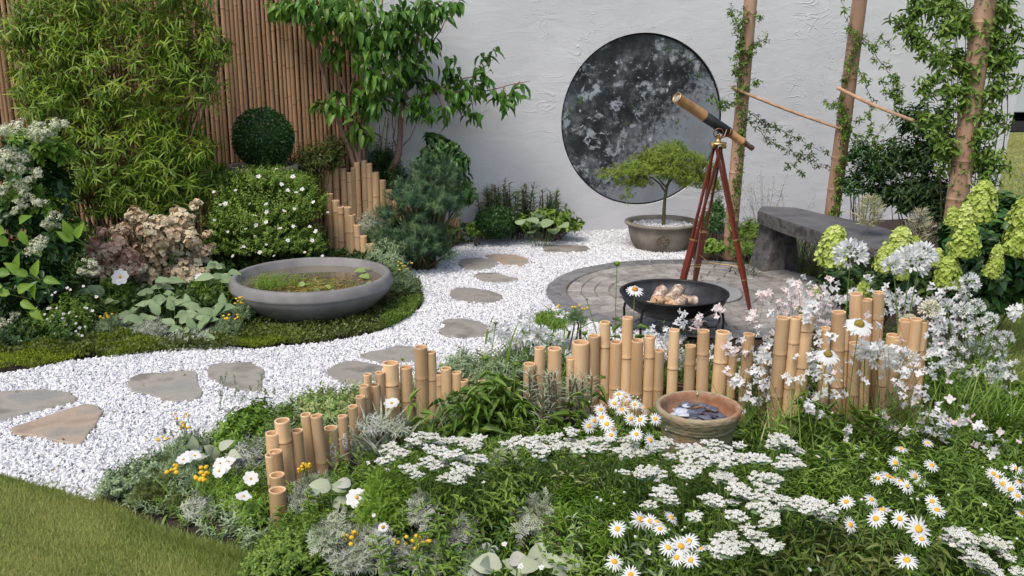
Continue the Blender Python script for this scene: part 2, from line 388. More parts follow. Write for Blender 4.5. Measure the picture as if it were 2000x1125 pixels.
m_cone = leafmat('coneflower_centre', [(.14, .10, .02), (.26, .20, .03)], 0, .9)
m_orangec = leafmat('orange_cone', [(.45, .17, .02), (.55, .26, .03)], 0, .9)
def gm(n, *c, **k): return leafmat(n, [tuple(min(v*q, .42) for v, q in zip(x, (1.45, 1.40, 1.1))) for x in c], **k)
g_bamboo = gm('bamboo_leaf', (.055, .115, .012), (.135, .220, .025), (.26, .33, .06), trans=.3, rough=.4)
g_tree = gm('tree_leaf', (.035, .10, .018), (.060, .15, .026), (.11, .20, .04), trans=.3, rough=.35)
g_dark = gm('dark_leaf', (.018, .040, .012), (.030, .066, .018), (.060, .105, .03), trans=.15, rough=.35)
g_mid = gm('mid_leaf', (.045, .095, .017), (.088, .160, .028), (.15, .23, .048))
g_olive = gm('olive_leaf', (.040, .058, .015), (.070, .098, .026), (.110, .140, .042))
g_bright = gm('bright_leaf', (.060, .130, .015), (.105, .195, .024), (.17, .27, .045))
g_pine = gm('pine_needle', (.020, .055, .032), (.042, .092, .052), (.095, .15, .07), trans=.05)
g_silver = gm('silver_leaf', (.17, .21, .17), (.26, .30, .26), (.38, .42, .37), trans=.12, rough=.8, spec=.2)
g_grey = gm('grey_green_leaf', (.075, .125, .075), (.13, .19, .12), (.22, .29, .21), trans=.15, rough=.7, spec=.2)
g_moss = gm('moss', (.07, .11, .008), (.12, .17, .012), (.18, .23, .02), trans=.1, rough=.9)
g_acer = gm('acer_leaf', (.08, .135, .018), (.135, .20, .03), (.20, .26, .05), trans=.35)
g_lawn = gm('grass_blade', (.125, .178, .05), (.18, .235, .07), (.28, .31, .12), trans=.2, rough=.6)
g_box = gm('box_leaf', (.014, .045, .014), (.028, .075, .022), (.06, .12, .035), trans=.08, rough=.3)
g_buff = gm('buff_plume', (.35, .29, .17), (.46, .40, .25), (.55, .50, .35), trans=.2)
g_paleg = gm('pale_green_leaf', (.12, .20, .07), (.20, .28, .11), (.30, .38, .18), trans=.25)
g_algae = gm('water_weed', (.09, .14, .02), (.14, .15, .04), (.20, .11, .04), trans=.1)

# ------------------------------------------------------------------ setting: ground sheets
def poly_sheet(name, pts, z, mat, kind='structure'):
    g = Geo(); P3 = np.array([(p[0], p[1], z) for p in pts]); g.add(P3, [tuple(range(len(P3)))])
    o = g.build(name, mat, loc=(0, 0, 0)); o['kind'] = kind
    me = o.data
    if me.polygons[0].normal.z < 0: me.flip_normals()
    return o
def inpoly(x, y, poly):
    poly = np.asarray(poly); ins = np.zeros(len(x), bool); j = len(poly)-1
    for i in range(len(poly)):
        xi, yi, xj, yj = poly[i][0], poly[i][1], poly[j][0], poly[j][1]
        c = ((yi > y) != (yj > y)) & (x < (xj-xi)*(y-yi)/((yj-yi) if yj != yi else 1e-9)+xi); ins ^= c; j = i
    return ins
def gpoly(px): return np.array([G(a, b)[:2] for a, b in px])
def inblob(c, r): an = np.linspace(0, 2*math.pi, 48, endpoint=False); return np.stack([c[0]+r*np.cos(an), c[1]+r*np.sin(an)], 1)

LAWN_PX = [(-400, 880), (-100, 905), (0, 930), (60, 945), (120, 962), (190, 985), (240, 1008), (300, 1035), (360, 1058), (430, 1078), (500, 1100), (560, 1135), (620, 1180), (650, 1300), (-600, 1300)]
lawn_poly = gpoly(LAWN_PX)
GR_PX = [(-500, 740), (-100, 738), (0, 735), (60, 728), (130, 712), (200, 703), (260, 697), (330, 690), (400, 676), (450, 684), (500, 688), (560, 682), (640, 674), (700, 664), (750, 650), (795, 628),
         (828, 600), (822, 570), (805, 548), (795, 530), (806, 514), (850, 508), (880, 492), (905, 474), (940, 463), (1000, 456), (1080, 453), (1140, 450), (1200, 447), (1290, 452), (1330, 480), (1360, 520), (1360, 640), (1290, 720),
         (1200, 740), (1130, 735), (1060, 700), (1010, 690), (900, 735), (800, 760), (700, 775), (600, 785), (540, 800), (500, 820), (440, 850), (380, 870), (320, 890), (250, 925), (205, 955), (185, 984), (120, 962), (0, 930), (-100, 905), (-500, 860)]
gravel_poly = gpoly(GR_PX)
pc = G(1362, 577); PR = 1.13                     # round patio
def disc_in(x, y, c, r): return (x-c[0])**2+(y-c[1])**2 < r*r

g = Geo(); n_ = 40; ex = 60
xs = np.concatenate([[-250, -60, -20], np.linspace(-8, 8, 17), [20, 60, 250]]); ys = np.concatenate([[-20, -5], np.linspace(0, 16, 17), [25, 60, 280]])
V = np.array([(x, y, -.02) for y in ys for x in xs]); nx = len(xs)
g.add(V, np.array([(j*nx+i, j*nx+i+1, (j+1)*nx+i+1, (j+1)*nx+i) for j in range(len(ys)-1) for i in range(nx-1)]))
o = g.build('lawn_ground', m_lawn, loc=(0, 0, 0)); o['kind'] = 'structure'
bed = gpoly([(-700, 880), (-100, 905), (0, 930), (120, 962), (190, 985), (300, 1035), (430, 1078), (560, 1135), (650, 1300)])
SOIL = list(map(tuple, bed)) + [(-.4, 1.6), (2.9, 1.6), (2.8, 3.4), (2.65, 4.4), (2.9, 5.4), (3.4, 6.6), (4.2, 8.4), (4.9, 10.15), (-1.5, 9.2), (-8, 9.2), (-8, 5.0)]
poly_sheet('soil_bed', SOIL, 0.0, m_soil)
poly_sheet('gravel_path_base', gravel_poly, .006, m_gbase)

# ------------------------------------------------------------------ wall with the round recess
psi = math.radians(13); wd = np.array([math.cos(psi), math.sin(psi), 0]); wn = np.array([math.sin(psi), -math.cos(psi), 0])
W0 = G(1200, 453)
def onwall(px, py):
    d = ray(px, py); t = np.dot(W0-CAM, wn)/np.dot(d, wn); p = CAM+d*t; q = p-W0; return np.dot(q, wd), p[2]
ut, vt = onwall(1254, 64); ub, vb = onwall(1240, 400); ul, _ = onwall(1096, 225); ur, _ = onwall(1410, 238)
cu, cv, cr = (ul+ur)/2, (vt+vb)/2, ((vt-vb)+(ur-ul))/4
e1, e2 = onwall(1999, 130), onwall(1943, 400)
def edge_u(v): return e2[0] + (e1[0]-e2[0])*(v-e2[1])/(e1[1]-e2[1])
u0 = onwall(690, 400)[0]-1.2; WT = 2.75
angs = sorted(set(list(np.arange(96)/96*2*math.pi)))
def rect_hit(a):
    best = 1e9; dx, dz = math.cos(a), math.sin(a)
    A = [(u0, 0), (edge_u(0), 0), (edge_u(WT), WT), (u0, WT)]
    for i in range(4):
        x1, z1 = A[i]; x2, z2 = A[(i+1) % 4]; ex_, ez = x2-x1, z2-z1; den = dx*ez-dz*ex_
        if abs(den) < 1e-9: continue
        t = ((x1-cu)*ez-(z1-cv)*ex_)/den; s_ = ((x1-cu)*dz-(z1-cv)*dx)/den
        if t > 0 and -1e-6 <= s_ <= 1+1e-6: best = min(best, t)
    return best
cor = [math.atan2(z-cv, x-cu) % (2*math.pi) for x, z in [(u0, 0), (edge_u(0), 0), (edge_u(WT), WT), (u0, WT)]]
angs = sorted(angs + cor)
inn = [(cu+cr*math.cos(a), 0, cv+cr*math.sin(a)) for a in angs]
outp = [(cu+rect_hit(a)*math.cos(a), 0, cv+rect_hit(a)*math.sin(a)) for a in angs]
rec = [(x, .035, z) for x, _, z in inn]; na = len(angs); outb = [(x, .22, z) for x, _, z in outp]
g = Geo(); g.add(np.array(inn+outp), [(i, na+i, na+(i+1) % na, (i+1) % na)[::-1] for i in range(na)])
g.add(np.array(inn+rec), [(i, (i+1) % na, na+(i+1) % na, na+i)[::-1] for i in range(na)], 1)
g.add(np.array(outp+outb), [(i, (i+1) % na, na+(i+1) % na, na+i) for i in range(na)], 0)
g.add(np.array(outb), [tuple(range(na))], 0)
wall = g.build('garden_wall', [m_plaster, m_render], loc=(0, 0, 0), smooth=False)
wall.location = [float(a) for a in W0]; wall.rotation_euler = (0, 0, psi)
tag(wall, 'tall white plastered wall with rough trowel marks behind the gravel', 'wall')
g = Geo(); an = np.linspace(0, 2*math.pi, 96, endpoint=False)
g.add(np.array([(math.cos(a)*(cr-.004), 0, math.sin(a)*(cr-.004)) for a in an]), [tuple(range(96))])
mu = g.build('round_painting', m_mural, loc=(0, 0, 0), smooth=False)
mp_ = W0 + wd*cu - wn*.033 + np.array([0, 0, cv]); mu.location = [float(a) for a in mp_]; mu.rotation_euler = (0, 0, psi)
tag(mu, 'large round black and grey mottled painting set into the white wall', 'painting')
g = Geo(); ring = []
for a in an: ring.append((math.cos(a), math.sin(a)))
prof = [(cr-.004, -.010), (cr-.004, -.016), (cr-.014, -.016), (cr-.014, -.002)]
V = np.array([(x*r, y, z*r) for r, y in prof for x, z in ring]); k = 96
g.add(V, np.array([(i*k+j, i*k+(j+1) % k, (i+1)*k+(j+1) % k, (i+1)*k+j) for i in range(3) for j in range(k)]))
link('rim', g.mesh('painting_rim', [m_black]), mu)

# ------------------------------------------------------------------ bamboo culms
def culm_geo(g, a, b, r, hollow=True, seg=14, nodes=None, depth=.10, taper=.04, mats=(0, 1, 2, 3), gap=.21):
    """bamboo cane from a (foot) to b (cut top)"""
    a = np.asarray(a, float); b = np.asarray(b, float); L = float(np.linalg.norm(b-a)); A = axis_to(b-a)
    z = random.uniform(.04, gap*.8); prof = [(r, 0)]; mt = []
    while z < L-.06:
        k = 1-taper*z/L
        prof += [(r*k, z-.028), (r*k, z-.007), (r*k*1.03, z-.003), (r*k*.985, z), (r*k*1.075, z+.004), (r*k, z+.011), (r*k, z+.03)]; mt += [mats[0], mats[0], mats[0], mats[3], mats[3], mats[0], mats[0]]
        z += gap*random.uniform(.8, 1.2)
    k = 1-taper
    prof += [(r*k, L-.008), (r*k, L)]; mt += [mats[0], mats[0]]
    if hollow: prof += [(r*k*.76, L-.002), (r*k*.72, L-depth), (0.001, L-depth-.004)]; mt += [mats[1], mats[2], mats[2]]
    else: prof += [(0.001, L)]; mt += [mats[1]]
    lathe(g, prof, a, seg, mt, A)
# old bamboo fence on the left: one child per cane
fa = W0 + wd*(onwall(714, 300)[0]) + wn*.06; fb = P(-90, 500, 7.75); fb[2] = 0; fa[2] = 0
fence = thing('bamboo_fence', 'tall fence of brown bamboo canes standing side by side at left', 'fence', (fa+fb)/2, None)
fl = float(np.linalg.norm(fb-fa)); fd = (fb-fa)/fl; ns = int(fl/.037)
slat_me = []
for i in range(9):
    g = Geo(); culm_geo(g, (0, 0, 0), (0, 0, 2.7), .0215, False, 9, mats=(0, 0, 0, 1), gap=random.uniform(.24, .36), taper=.1); slat_me.append(g.mesh('cane', [m_slat, m_slatnode]))
for i in range(ns):
    p = fa + fd*(i+.5)*fl/ns + np.array([random.uniform(-.002, .002), random.uniform(-.008, .008), random.uniform(-.3, 0)])
    s = random.uniform(.76, 1.0); inst('cane', slat_me[i % 9], fence, p, Matrix.Rotation(random.uniform(-.004, .004), 3, 'Y') @ Matrix.Rotation(random.random()*6.28, 3, 'Z'), (s, s, 1))
fn = np.array([fd[1], -fd[0], 0]); fn = fn if fn[1] > 0 else -fn
Rf = np.stack([fd, fn, np.array([0, 0, 1.])], 1)
g = Geo(); box(g, (fa+fb)/2 + fn*.05 + np.array([0, 0, 1.3]), (fl/2, .012, 1.3), Rf); g.build('added_sky_backing', m_back, fence)  # dark sheet added behind the canes so no sky shows through the gaps

CULM_MATS = [m_culm, m_cut, m_inside, m_node]
def palisade(name, label, rows, cat='edging', group=None, rk=1.07, hollow=True, seg=14):
    """rows: (top px, top py, width px, foot px, foot py)"""
    foot = [G(r[3], r[4]) for r in rows]; c = np.mean(foot, 0); t = thing(name, label, cat, c, group); out = []
    for r, f in zip(rows, foot):
        Y = f[1] + random.uniform(-.01, .01); b = P(r[0], r[1], Y); rad = r[2]*mpp((f+b)/2)/2*rk
        b = b + np.array([0, 0, rad*.25]); f2 = f.copy(); f2[2] = -.03
        tx = b[0]; f2[0] = f[0]
        g = Geo(); culm_geo(g, f2, b, rad, hollow, seg); o = g.build('culm', CULM_MATS, t); out.append((o, f2, b, rad))
    return t, out
def vfoot(x, y):       # foot of an upright under a top pixel
    return x + (1000-x)*(y)/7820
def rows_up(lst, footy, lean=0.0):
    out = []
    for x, ty, wpx in lst:
        fy = footy(x); out.append((x, ty, wpx, x + (1000-x)*(fy-ty)/7500 + lean*(fy-ty), fy))
    return out
interp = lambda xs_, ys_: (lambda x: float(np.interp(x, xs_, ys_)))
# front left staircase
A_rows = [(542, 960, 33, 547, 1030), (541, 930, 29, 549, 1003), (538, 884, 26, 548, 985), (532, 848, 26, 541, 968), (528, 890, 20, 538, 985), (551, 824, 29, 566, 962), (580, 843, 23, 589, 958), (597, 811, 20, 613, 938), (618, 814, 23, 634, 944), (646, 838, 26, 652, 925),
          (669, 814, 19, 676, 902), (689, 795, 18, 696, 880), (704, 776, 18, 710, 868), (711, 755, 19, 717, 860), (718, 732, 15, 723, 850), (732, 753, 17, 737, 850), (742, 729, 18, 747, 842), (763, 712, 31, 766, 838), (793, 719, 23, 796, 832)]
palA, culmsA = palisade('bamboo_edging', 'low hollow bamboo palisade stepping up from the front left corner', A_rows, group='low bamboo edging')
B_rows = rows_up([(822, 680, 25), (842, 689, 19), (858, 731, 17), (871, 721, 20), (892, 729, 19), (907, 744, 16), (917, 768, 14), (941, 745, 14), (962, 764, 16), (989, 762, 19), (1011, 769, 14)], interp([820, 1010], [830, 826]), .01)
palB, _ = palisade('bamboo_edging', 'low bamboo palisade dipping down behind the bushy green plant', B_rows, group='low bamboo edging')
C_rows = rows_up([(1034, 713, 23), (1054, 681, 20), (1083, 683, 26), (1114, 701, 16), (1134, 672, 33), (1160, 658, 23), (1182, 631, 20), (1203, 670, 23), (1226, 622, 20), (1245, 667, 23), (1269, 659, 20), (1288, 686, 19), (1317, 646, 20), (1349, 677, 21)],
                 interp([1030, 1180, 1350], [822, 806, 812])) + \
         [(1374, 648, 23, 1370, 815), (1412, 651, 27, 1398, 815), (1430, 694, 18, 1424, 815), (1463, 655, 22, 1450, 820), (1493, 682, 17, 1488, 828)]
palC, _ = palisade('bamboo_edging', 'low bamboo palisade standing right behind the mossy terracotta pot', C_rows, group='low bamboo edging')
D_rows = [(1529, 623, 25, 1508, 850), (1554, 622, 21, 1532, 852), (1575, 621, 29, 1548, 850), (1612, 642, 19, 1604, 846), (1638, 612, 26, 1632, 842), (1672, 576, 24, 1668, 830), (1693, 587, 20, 1688, 832), (1716, 573, 21, 1705, 832), (1648, 640, 20, 1640, 840),
          (1745, 657, 26, 1724, 838), (1752, 664, 18, 1738, 840), (1768, 628, 24, 1750, 836), (1789, 625, 23, 1766, 840), (1803, 629, 20, 1782, 838), (1727, 700, 20, 1712, 842), (1670, 672, 22, 1662, 846), (1690, 680, 20, 1684, 846)]
palD, _ = palisade('bamboo_edging', 'low bamboo palisade among white agapanthus and gaura at right', D_rows, group='low bamboo edging')
E_rows = rows_up([(644, 380, 13), (656, 393, 14), (665, 405, 14), (679, 406, 14), (687, 421, 14), (698, 441, 14), (710, 462, 13), (724, 478, 15)], interp([640, 724], [524, 536]))
palE, _ = palisade('bamboo_edging', 'short bamboo palisade descending behind the grey water bowl', E_rows, group='low bamboo edging', hollow=True, seg=10)
F_rows = rows_up([(637, 333, 11), (642, 322, 12), (655, 327, 11), (670, 330, 12), (683, 338, 12), (690, 329, 11), (697, 319, 12), (711, 315, 12), (721, 320, 11), (733, 338, 14), (747, 353, 12), (759, 372, 13), (771, 390, 12), (784, 398, 11), (798, 403, 12), (812, 412, 11)],
                 interp([637, 812], [492, 490])) + \
         [(863, 441, 9, 864, 486), (877, 446, 10, 878, 484), (886, 433, 11, 887, 482), (895, 428, 10, 896, 481)]
palF, _ = palisade('bamboo_edging', 'bamboo palisade rising under the multi stemmed tree by the wall', F_rows, group='low bamboo edging', seg=10)
# white lettering painted down two of the canes
m_paint = M('white_paint', (.78, .78, .76), rough=.6)
def lettering(text, culm, hgt, size):
    o, f, b, rad = culm; cu_ = bpy.data.curves.new('lettering', 'FONT'); cu_.body = '\n'.join(text); cu_.size = size; cu_.align_x = 'CENTER'; cu_.space_line = .82; cu_.offset = size*.018
    tmp = bpy.data.objects.new('tmp_text', cu_); C.objects.link(tmp); dg = bpy.context.evaluated_depsgraph_get(); me = bpy.data.meshes.new_from_object(tmp.evaluated_get(dg)); bpy.data.objects.remove(tmp)
    d = nrm(b-f); front = nrm(np.array([-f[0]*.25+.12, -1, 0])); front = nrm(front - d*np.dot(front, d)); side = np.cross(d, front)*-1
    top = b - d*hgt; R = rad*1.0+.0012
    for v in me.vertices:
        a = -v.co.x/R; p = top + d*v.co.y + front*R*math.cos(a) + np.cross(front, d)*-1*R*math.sin(a)*-1
        v.co = [float(q) for q in (p-ORIG[palA.name])]
    me.materials.clear(); me.materials.append(m_paint)
    t = bpy.data.objects.new('lettering', me); C.objects.link(t); t.parent = o; ORIG[t.name] = ORIG[palA.name]
lettering('ANS', culmsA[9], .085, .040)
lettering('ENE', culmsA[10], .10, .034)

# ------------------------------------------------------------------ round patio of setts
g = Geo(); an = np.linspace(0, 2*math.pi, 72, endpoint=False)
g.add(np.array([(pc[0]+(PR-.01)*math.cos(a), pc[1]+(PR-.01)*math.sin(a), .012) for a in an]), [tuple(range(72))])
patio = g.build('patio', m_joint, loc=(pc[0], pc[1], 0)); patio['kind'] = 'structure'
def sett(r0, r1, a0, a1, z0, z1, mat, name='sett'):
    am = (a0+a1)/2; j = lambda s=.005: random.uniform(-s, s)
    def ringp(r0_, r1_, a0_, a1_, z):
        k = 3 if (r1_*(a1_-a0_) > .16) else 2
        A_ = np.linspace(a0_, a1_, k); return [(r0_*math.cos(a), r0_*math.sin(a), z) for a in A_] + [(r1_*math.cos(a), r1_*math.sin(a), z) for a in A_[::-1]]
    e = .006; ea = e/((r0+r1)/2)
    r0 += j(); r1 += j(); a0 += j()/r1; a1 += j()/r1; tz = j(.002)
    top = ringp(r0+e, r1-e, a0+ea, a1-ea, z1+tz); midr = ringp(r0, r1, a0, a1, z1-.008); n = len(top)
    c = np.array(top+midr) + np.array([pc[0], pc[1], 0])
    g = Geo(); g.add(c, [tuple(range(n))[::-1]] + [(i, (i+1) % n, n+(i+1) % n, n+i) for i in range(n)])
    me = g.mesh(name, [mat], ORIG[patio.name], smooth=False); me.flip_normals() if me.polygons[0].normal.z < 0 else None
    return link(name, me, patio)
def ringset(r0, r1, n, mat, gap=.005, name='sett', z=.024):
    ph = random.random()
    for i in range(n):
        a0 = (i+ph)/n*2*math.pi; a1 = (i+1+ph)/n*2*math.pi; ga = gap/(r0+r1)
        sett(r0+gap/2, r1-gap/2, a0+ga, a1-ga, 0, z, mat, name)
ringset(PR-.16, PR, 34, m_border, name='kerb_sett', z=.027)
r = PR-.16
for n_ in (44, 39, 34, 29, 24, 19):
    ringset(r-.105, r, n_, m_sett); r -= .105
m_cslab = M('smooth_centre_slab', (.25, .26, .255), (.31, .315, .31), 5, .6, .3, 30)
for i in range(1):
    g = Geo(); an = np.linspace(0, 2*math.pi, 40, endpoint=False); rr = r-.015
    V = np.array([(pc[0]+rr*math.cos(a), pc[1]+rr*math.sin(a), z) for z in (.012, .026) for a in an] + [(pc[0]+(rr-.006)*math.cos(a), pc[1]+(rr-.006)*math.sin(a), .031) for a in an])
    g.add(V, [(i*40+j, i*40+(j+1) % 40, (i+1)*40+(j+1) % 40, (i+1)*40+j) for i in range(2) for j in range(40)] + [tuple(range(80, 120))])
    g.build('centre_slab', m_cslab, patio, smooth=False)
# ------------------------------------------------------------------ stepping stones
STONES = [
 ([(-90, 790), (-40, 775), (20, 771), (95, 768), (140, 774), (156, 786), (148, 795), (60, 814), (0, 834), (-60, 845), (-100, 825)], 'grey stepping stone cut by the left edge of the picture', 0),
 ([(20, 850), (30, 842), (75, 828), (120, 812), (168, 797), (198, 803), (203, 812), (190, 838), (176, 855), (160, 878), (120, 873), (70, 862), (28, 857)], 'warm pinkish triangular stepping stone nearest the lawn', 1),
 ([(247, 760), (256, 746), (275, 738), (320, 736), (345, 733), (383, 732), (388, 748), (386, 757), (396, 770), (394, 784), (378, 790), (335, 794), (310, 786), (298, 780), (260, 773)], 'broad grey brown stepping stone alone in the left gravel', 0),
 ([(403, 728), (412, 719), (440, 715), (490, 714), (500, 721), (517, 728), (519, 742), (512, 752), (514, 770), (498, 774), (468, 768), (440, 764), (430, 757), (410, 748), (407, 738)], 'rounded stepping stone directly above the yellow flowered clump', 0),
 ([(636, 733), (650, 722), (672, 713), (700, 712), (748, 722), (745, 745), (720, 757), (672, 757), (650, 746)], 'stepping stone partly hidden by the bamboo palisade tops', 0),
 ([(703, 700), (722, 694), (752, 690), (775, 682), (806, 684), (825, 696), (818, 712), (770, 716), (735, 714), (708, 708)], 'pale flat stepping stone beside the tallest left bamboo canes', 0),
 ([(858, 652), (868, 645), (862, 637), (872, 630), (905, 629), (940, 636), (965, 650), (955, 664), (900, 668), (862, 662)], 'sandy stepping stone behind the white flower heads', 0),
 ([(878, 583), (880, 573), (892, 567), (925, 568), (958, 573), (982, 582), (982, 590), (968, 597), (935, 598), (905, 594), (884, 590)], 'oblong stepping stone level with the water bowl rim', 0),
 ([(924, 543), (935, 538), (970, 538), (986, 544), (1012, 549), (1008, 555), (975, 558), (948, 557), (934, 551)], 'small wedge shaped stepping stone third from the wall', 0),
 ([(893, 522), (902, 512), (930, 509), (962, 512), (974, 519), (968, 528), (935, 533), (905, 532)], 'grey oval stepping stone nearest the blue green pine', 0),
 ([(945, 504), (965, 500), (1005, 502), (1030, 509), (1035, 518), (1018, 524), (985, 522), (962, 514)], 'oval stepping stone overlapping past the grey oval one', 1),
 ([(1059, 486), (1066, 483), (1110, 484), (1145, 484), (1153, 490), (1145, 496), (1100, 498), (1062, 497)], 'long narrow stepping slab closest to the white wall', 0)]
stone_polys = []
for px, lab, warm in STONES:
    pl = gpoly(px); cpt = pl.mean(0); stone_polys.append(pl)
    # smooth and roughen the outline
    pts = []
    for i in range(len(pl)):
        a, b = pl[i], pl[(i+1) % len(pl)]
        for t in (0, .33, .66): pts.append(a*(1-t)+b*t + rng.normal(size=2)*.004)
    pts = np.array(pts); n = len(pts); k = pts-cpt
    hgt = random.uniform(.022, .03)
    rings = [np.c_[pts, np.full(n, -.01)], np.c_[pts, np.full(n, hgt-.009)], np.c_[cpt+k*.985, np.full(n, hgt-.003)], np.c_[cpt+k*.955, np.full(n, hgt)]]
    g = Geo(); V = np.concatenate(rings)
    Fa = [(i*n+j, i*n+(j+1) % n, (i+1)*n+(j+1) % n, (i+1)*n+j) for i in range(3) for j in range(n)] + [tuple(range(3*n, 4*n))]
    g.add(V, Fa); me = g.mesh('stepping_stone', [m_stonew if warm else m_stone], (cpt[0], cpt[1], 0), smooth=False)
    if me.polygons[-1].normal.z < 0: me.flip_normals()
    o = link('stepping_stone', me, loc=(cpt[0], cpt[1], 0)); tag(o, lab, 'stepping stone', 'stepping stones in the white gravel')

# ------------------------------------------------------------------ stone bench
zb = .50
top_px = [(1479, 411), (1487, 402), (1553, 405), (1617, 420), (1671, 431), (1760, 453), (1752, 490), (1660, 474), (1596, 450), (1530, 429)]
tp = np.array([PZ(a, b, zb) for a, b in top_px]); cpt = tp.mean(0); bt = thing('stone_bench', 'dark stone bench with curved slab top on splayed block legs', 'bench', (cpt[0], cpt[1], 0))
pts = []
for i in range(len(tp)):
    for t in (0, .5): pts.append(tp[i]*(1-t)+tp[(i+1) % len(tp)]*t + np.r_[rng.normal(size=2)*.004, 0])
pts = np.array(pts); n = len(pts); k = pts-cpt
rings = [pts-np.array([0, 0, .105]), pts-np.array([0, 0, .012]), cpt+k*.985, cpt+k*.5+rng.normal(size=(n, 3))*.001]
g = Geo(); g.add(np.concatenate(rings), [(i*n+j, i*n+(j+1) % n, (i+1)*n+(j+1) % n, (i+1)*n+j) for i in range(3) for j in range(n)] + [tuple(range(3*n, 4*n)), tuple(range(n))[::-1]])
g.f[-1] = g.f[-1]
me = g.mesh('slab_top', [m_bench, m_benchtop], ORIG[bt.name], smooth=False)
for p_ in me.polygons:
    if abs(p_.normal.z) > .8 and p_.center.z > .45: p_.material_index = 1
link('slab_top', me, bt)
def bench_leg(px, py, rot, s=1):
    b = G(px, py); g = Geo(); R = rotz(rot); hb = zb-.105
    V = []; m_ = 12
    sh = lambda a, rx, ry: (math.copysign(abs(math.cos(a))**.45, math.cos(a))*rx, math.copysign(abs(math.sin(a))**.45, math.sin(a))*ry)
    for z, rx, ry in ((-.01, .19, .15), (.02, .185, .15), (hb*.5, .150, .13), (hb-.002, .118, .115)):
        for j in range(m_*2):
            x, y = sh(j/(m_*2)*2*math.pi, rx*s, ry*s); V.append((x+random.gauss(0, .002), y+random.gauss(0, .002), z))
    n2 = m_*2; V = np.array(V) @ R.T + b
    g.add(V, [(i*n2+j, i*n2+(j+1) % n2, (i+1)*n2+(j+1) % n2, (i+1)*n2+j) for i in range(3) for j in range(n2)] + [tuple(range(3*n2, 4*n2))])
    g.build('leg', m_bench, bt, smooth=False)
bench_leg(1512, 526, .25); bench_leg(1716, 555, -.2)

# ------------------------------------------------------------------ water bowl
bc = G(613, 612); s = mpp(bc+np.array([0, 0, .2])); R0 = 157*s
bowl = thing('water_bowl', 'wide shallow grey concrete bowl filled with water and pond plants', 'bowl', bc)
g = Geo(); hb = .285
prof = [(.02, 0), (R0*.42, 0), (R0*.62, .025), (R0*.80, .085), (R0*.93, .155), (R0*.985, .20), (R0*.985, .206), (R0*1.0, .212), (R0*1.0, .225), (R0*.985, .262), (R0*.965, hb-.006), (R0*.955, hb), (R0*.915, hb), (R0*.90, hb-.008), (R0*.875, hb-.06), (R0*.8, hb-.12), (.02, hb-.13)]
lathe(g, prof, bc, 96); g.build('bowl_shell', m_bowl, bowl)
zw = hb-.055
g = Geo(); an = np.linspace(0, 2*math.pi, 64, endpoint=False)
g.add(np.array([(bc[0]+R0*.874*math.cos(a), bc[1]+R0*.874*math.sin(a), zw) for a in an]), [tuple(range(64))]); g.build('water_surface', m_water, bowl)

# ------------------------------------------------------------------ fire pit with logs
fc = G(1313, 652); hf = .275; s = mpp(fc+np.array([0, 0, .25])); R1 = 103*s
fp = thing('fire_pit', 'round black steel fire bowl on thin legs on the patio', 'fire pit', fc)
def cap_prof(R, zt, depth, n=9, t=0.0): return [((R-t)*math.sin(a), zt-depth+t+(depth-t)*(1-math.cos(a))) for a in np.linspace(.03, math.pi/2, n)]
g = Geo(); op = cap_prof(R1, hf, .165); ip = cap_prof(R1, hf, .165, t=.008)
prof = [(r_, z_) for r_, z_ in op] + [(R1+.010, hf+.002), (R1+.010, hf+.008), (R1-.012, hf+.008)] + [(r_, z_) for r_, z_ in ip[::-1]]
lathe(g, prof, fc, 72, [0]*(len(op)+2) + [1]*20); g.build('bowl_shell', [m_black, m_steel_in], fp)
for a in (-.5, 1.4, 2.7, 3.9):
    g = Geo(); c_, s_ = math.cos(a), math.sin(a)
    tube(g, [fc+np.array([c_*R1*.93, s_*R1*.93, hf-.06]), fc+np.array([c_*R1*.98, s_*R1*.98, hf*.5]), fc+np.array([c_*R1*.96, s_*R1*.96, .0])], .008, 8); g.build('leg', m_black, fp)
g = Geo(); a = -.95; hc = fc+np.array([math.cos(a)*R1*.95, math.sin(a)*R1*.95, hf-.075])
tube(g, [hc+np.array([math.cos(t)*.055*1.0, -.02*math.sin(t*.5), math.sin(t)*.055-.02]) for t in np.linspace(0, 2*math.pi, 25)], .006, 8); g.build('ring_handle', m_black, fp)
zi = hf-.12
def log(a, b, r, lab):
    a = np.array(a, float); b = np.array(b, float); g = Geo(); A = axis_to(b-a); L = np.linalg.norm(b-a)
    prof = [(.001, 0), (r*.97, 0), (r, .006)] + [(r*(1+random.uniform(-.05, .05)), L*t) for t in (.25, .5, .75)] + [(r, L-.006), (r*.97, L), (.001, L)]
    lathe(g, prof, a, 14, [1, 0, 0, 0, 0, 0, 0, 1], A, wob=.0032); o = g.build('firewood_log', [m_birch, m_logend], loc=a)
    tag(o, lab, 'log', 'birch logs in the fire bowl')
zl = hf-.10
log(P(1283, 590, fc[1]-.12), P(1293, 568, fc[1]+.06), .040, 'left upright birch log in the black fire bowl')
log(P(1305, 592, fc[1]-.13), P(1327, 566, fc[1]+.10), .040, 'middle birch log with dark mouth of bark in fire bowl')
log(P(1338, 588, fc[1]-.05), P(1358, 588, fc[1]-.02), .034, 'right short log with sawn wood face in fire bowl')
log(P(1318, 600, fc[1]-.17), P(1336, 585, fc[1]-.06), .030, 'front small bark covered log lying against the others')
log(P(1262, 592, fc[1]-.10), P(1285, 597, fc[1]-.12), .016, 'thin pale stick lying left of the logs')

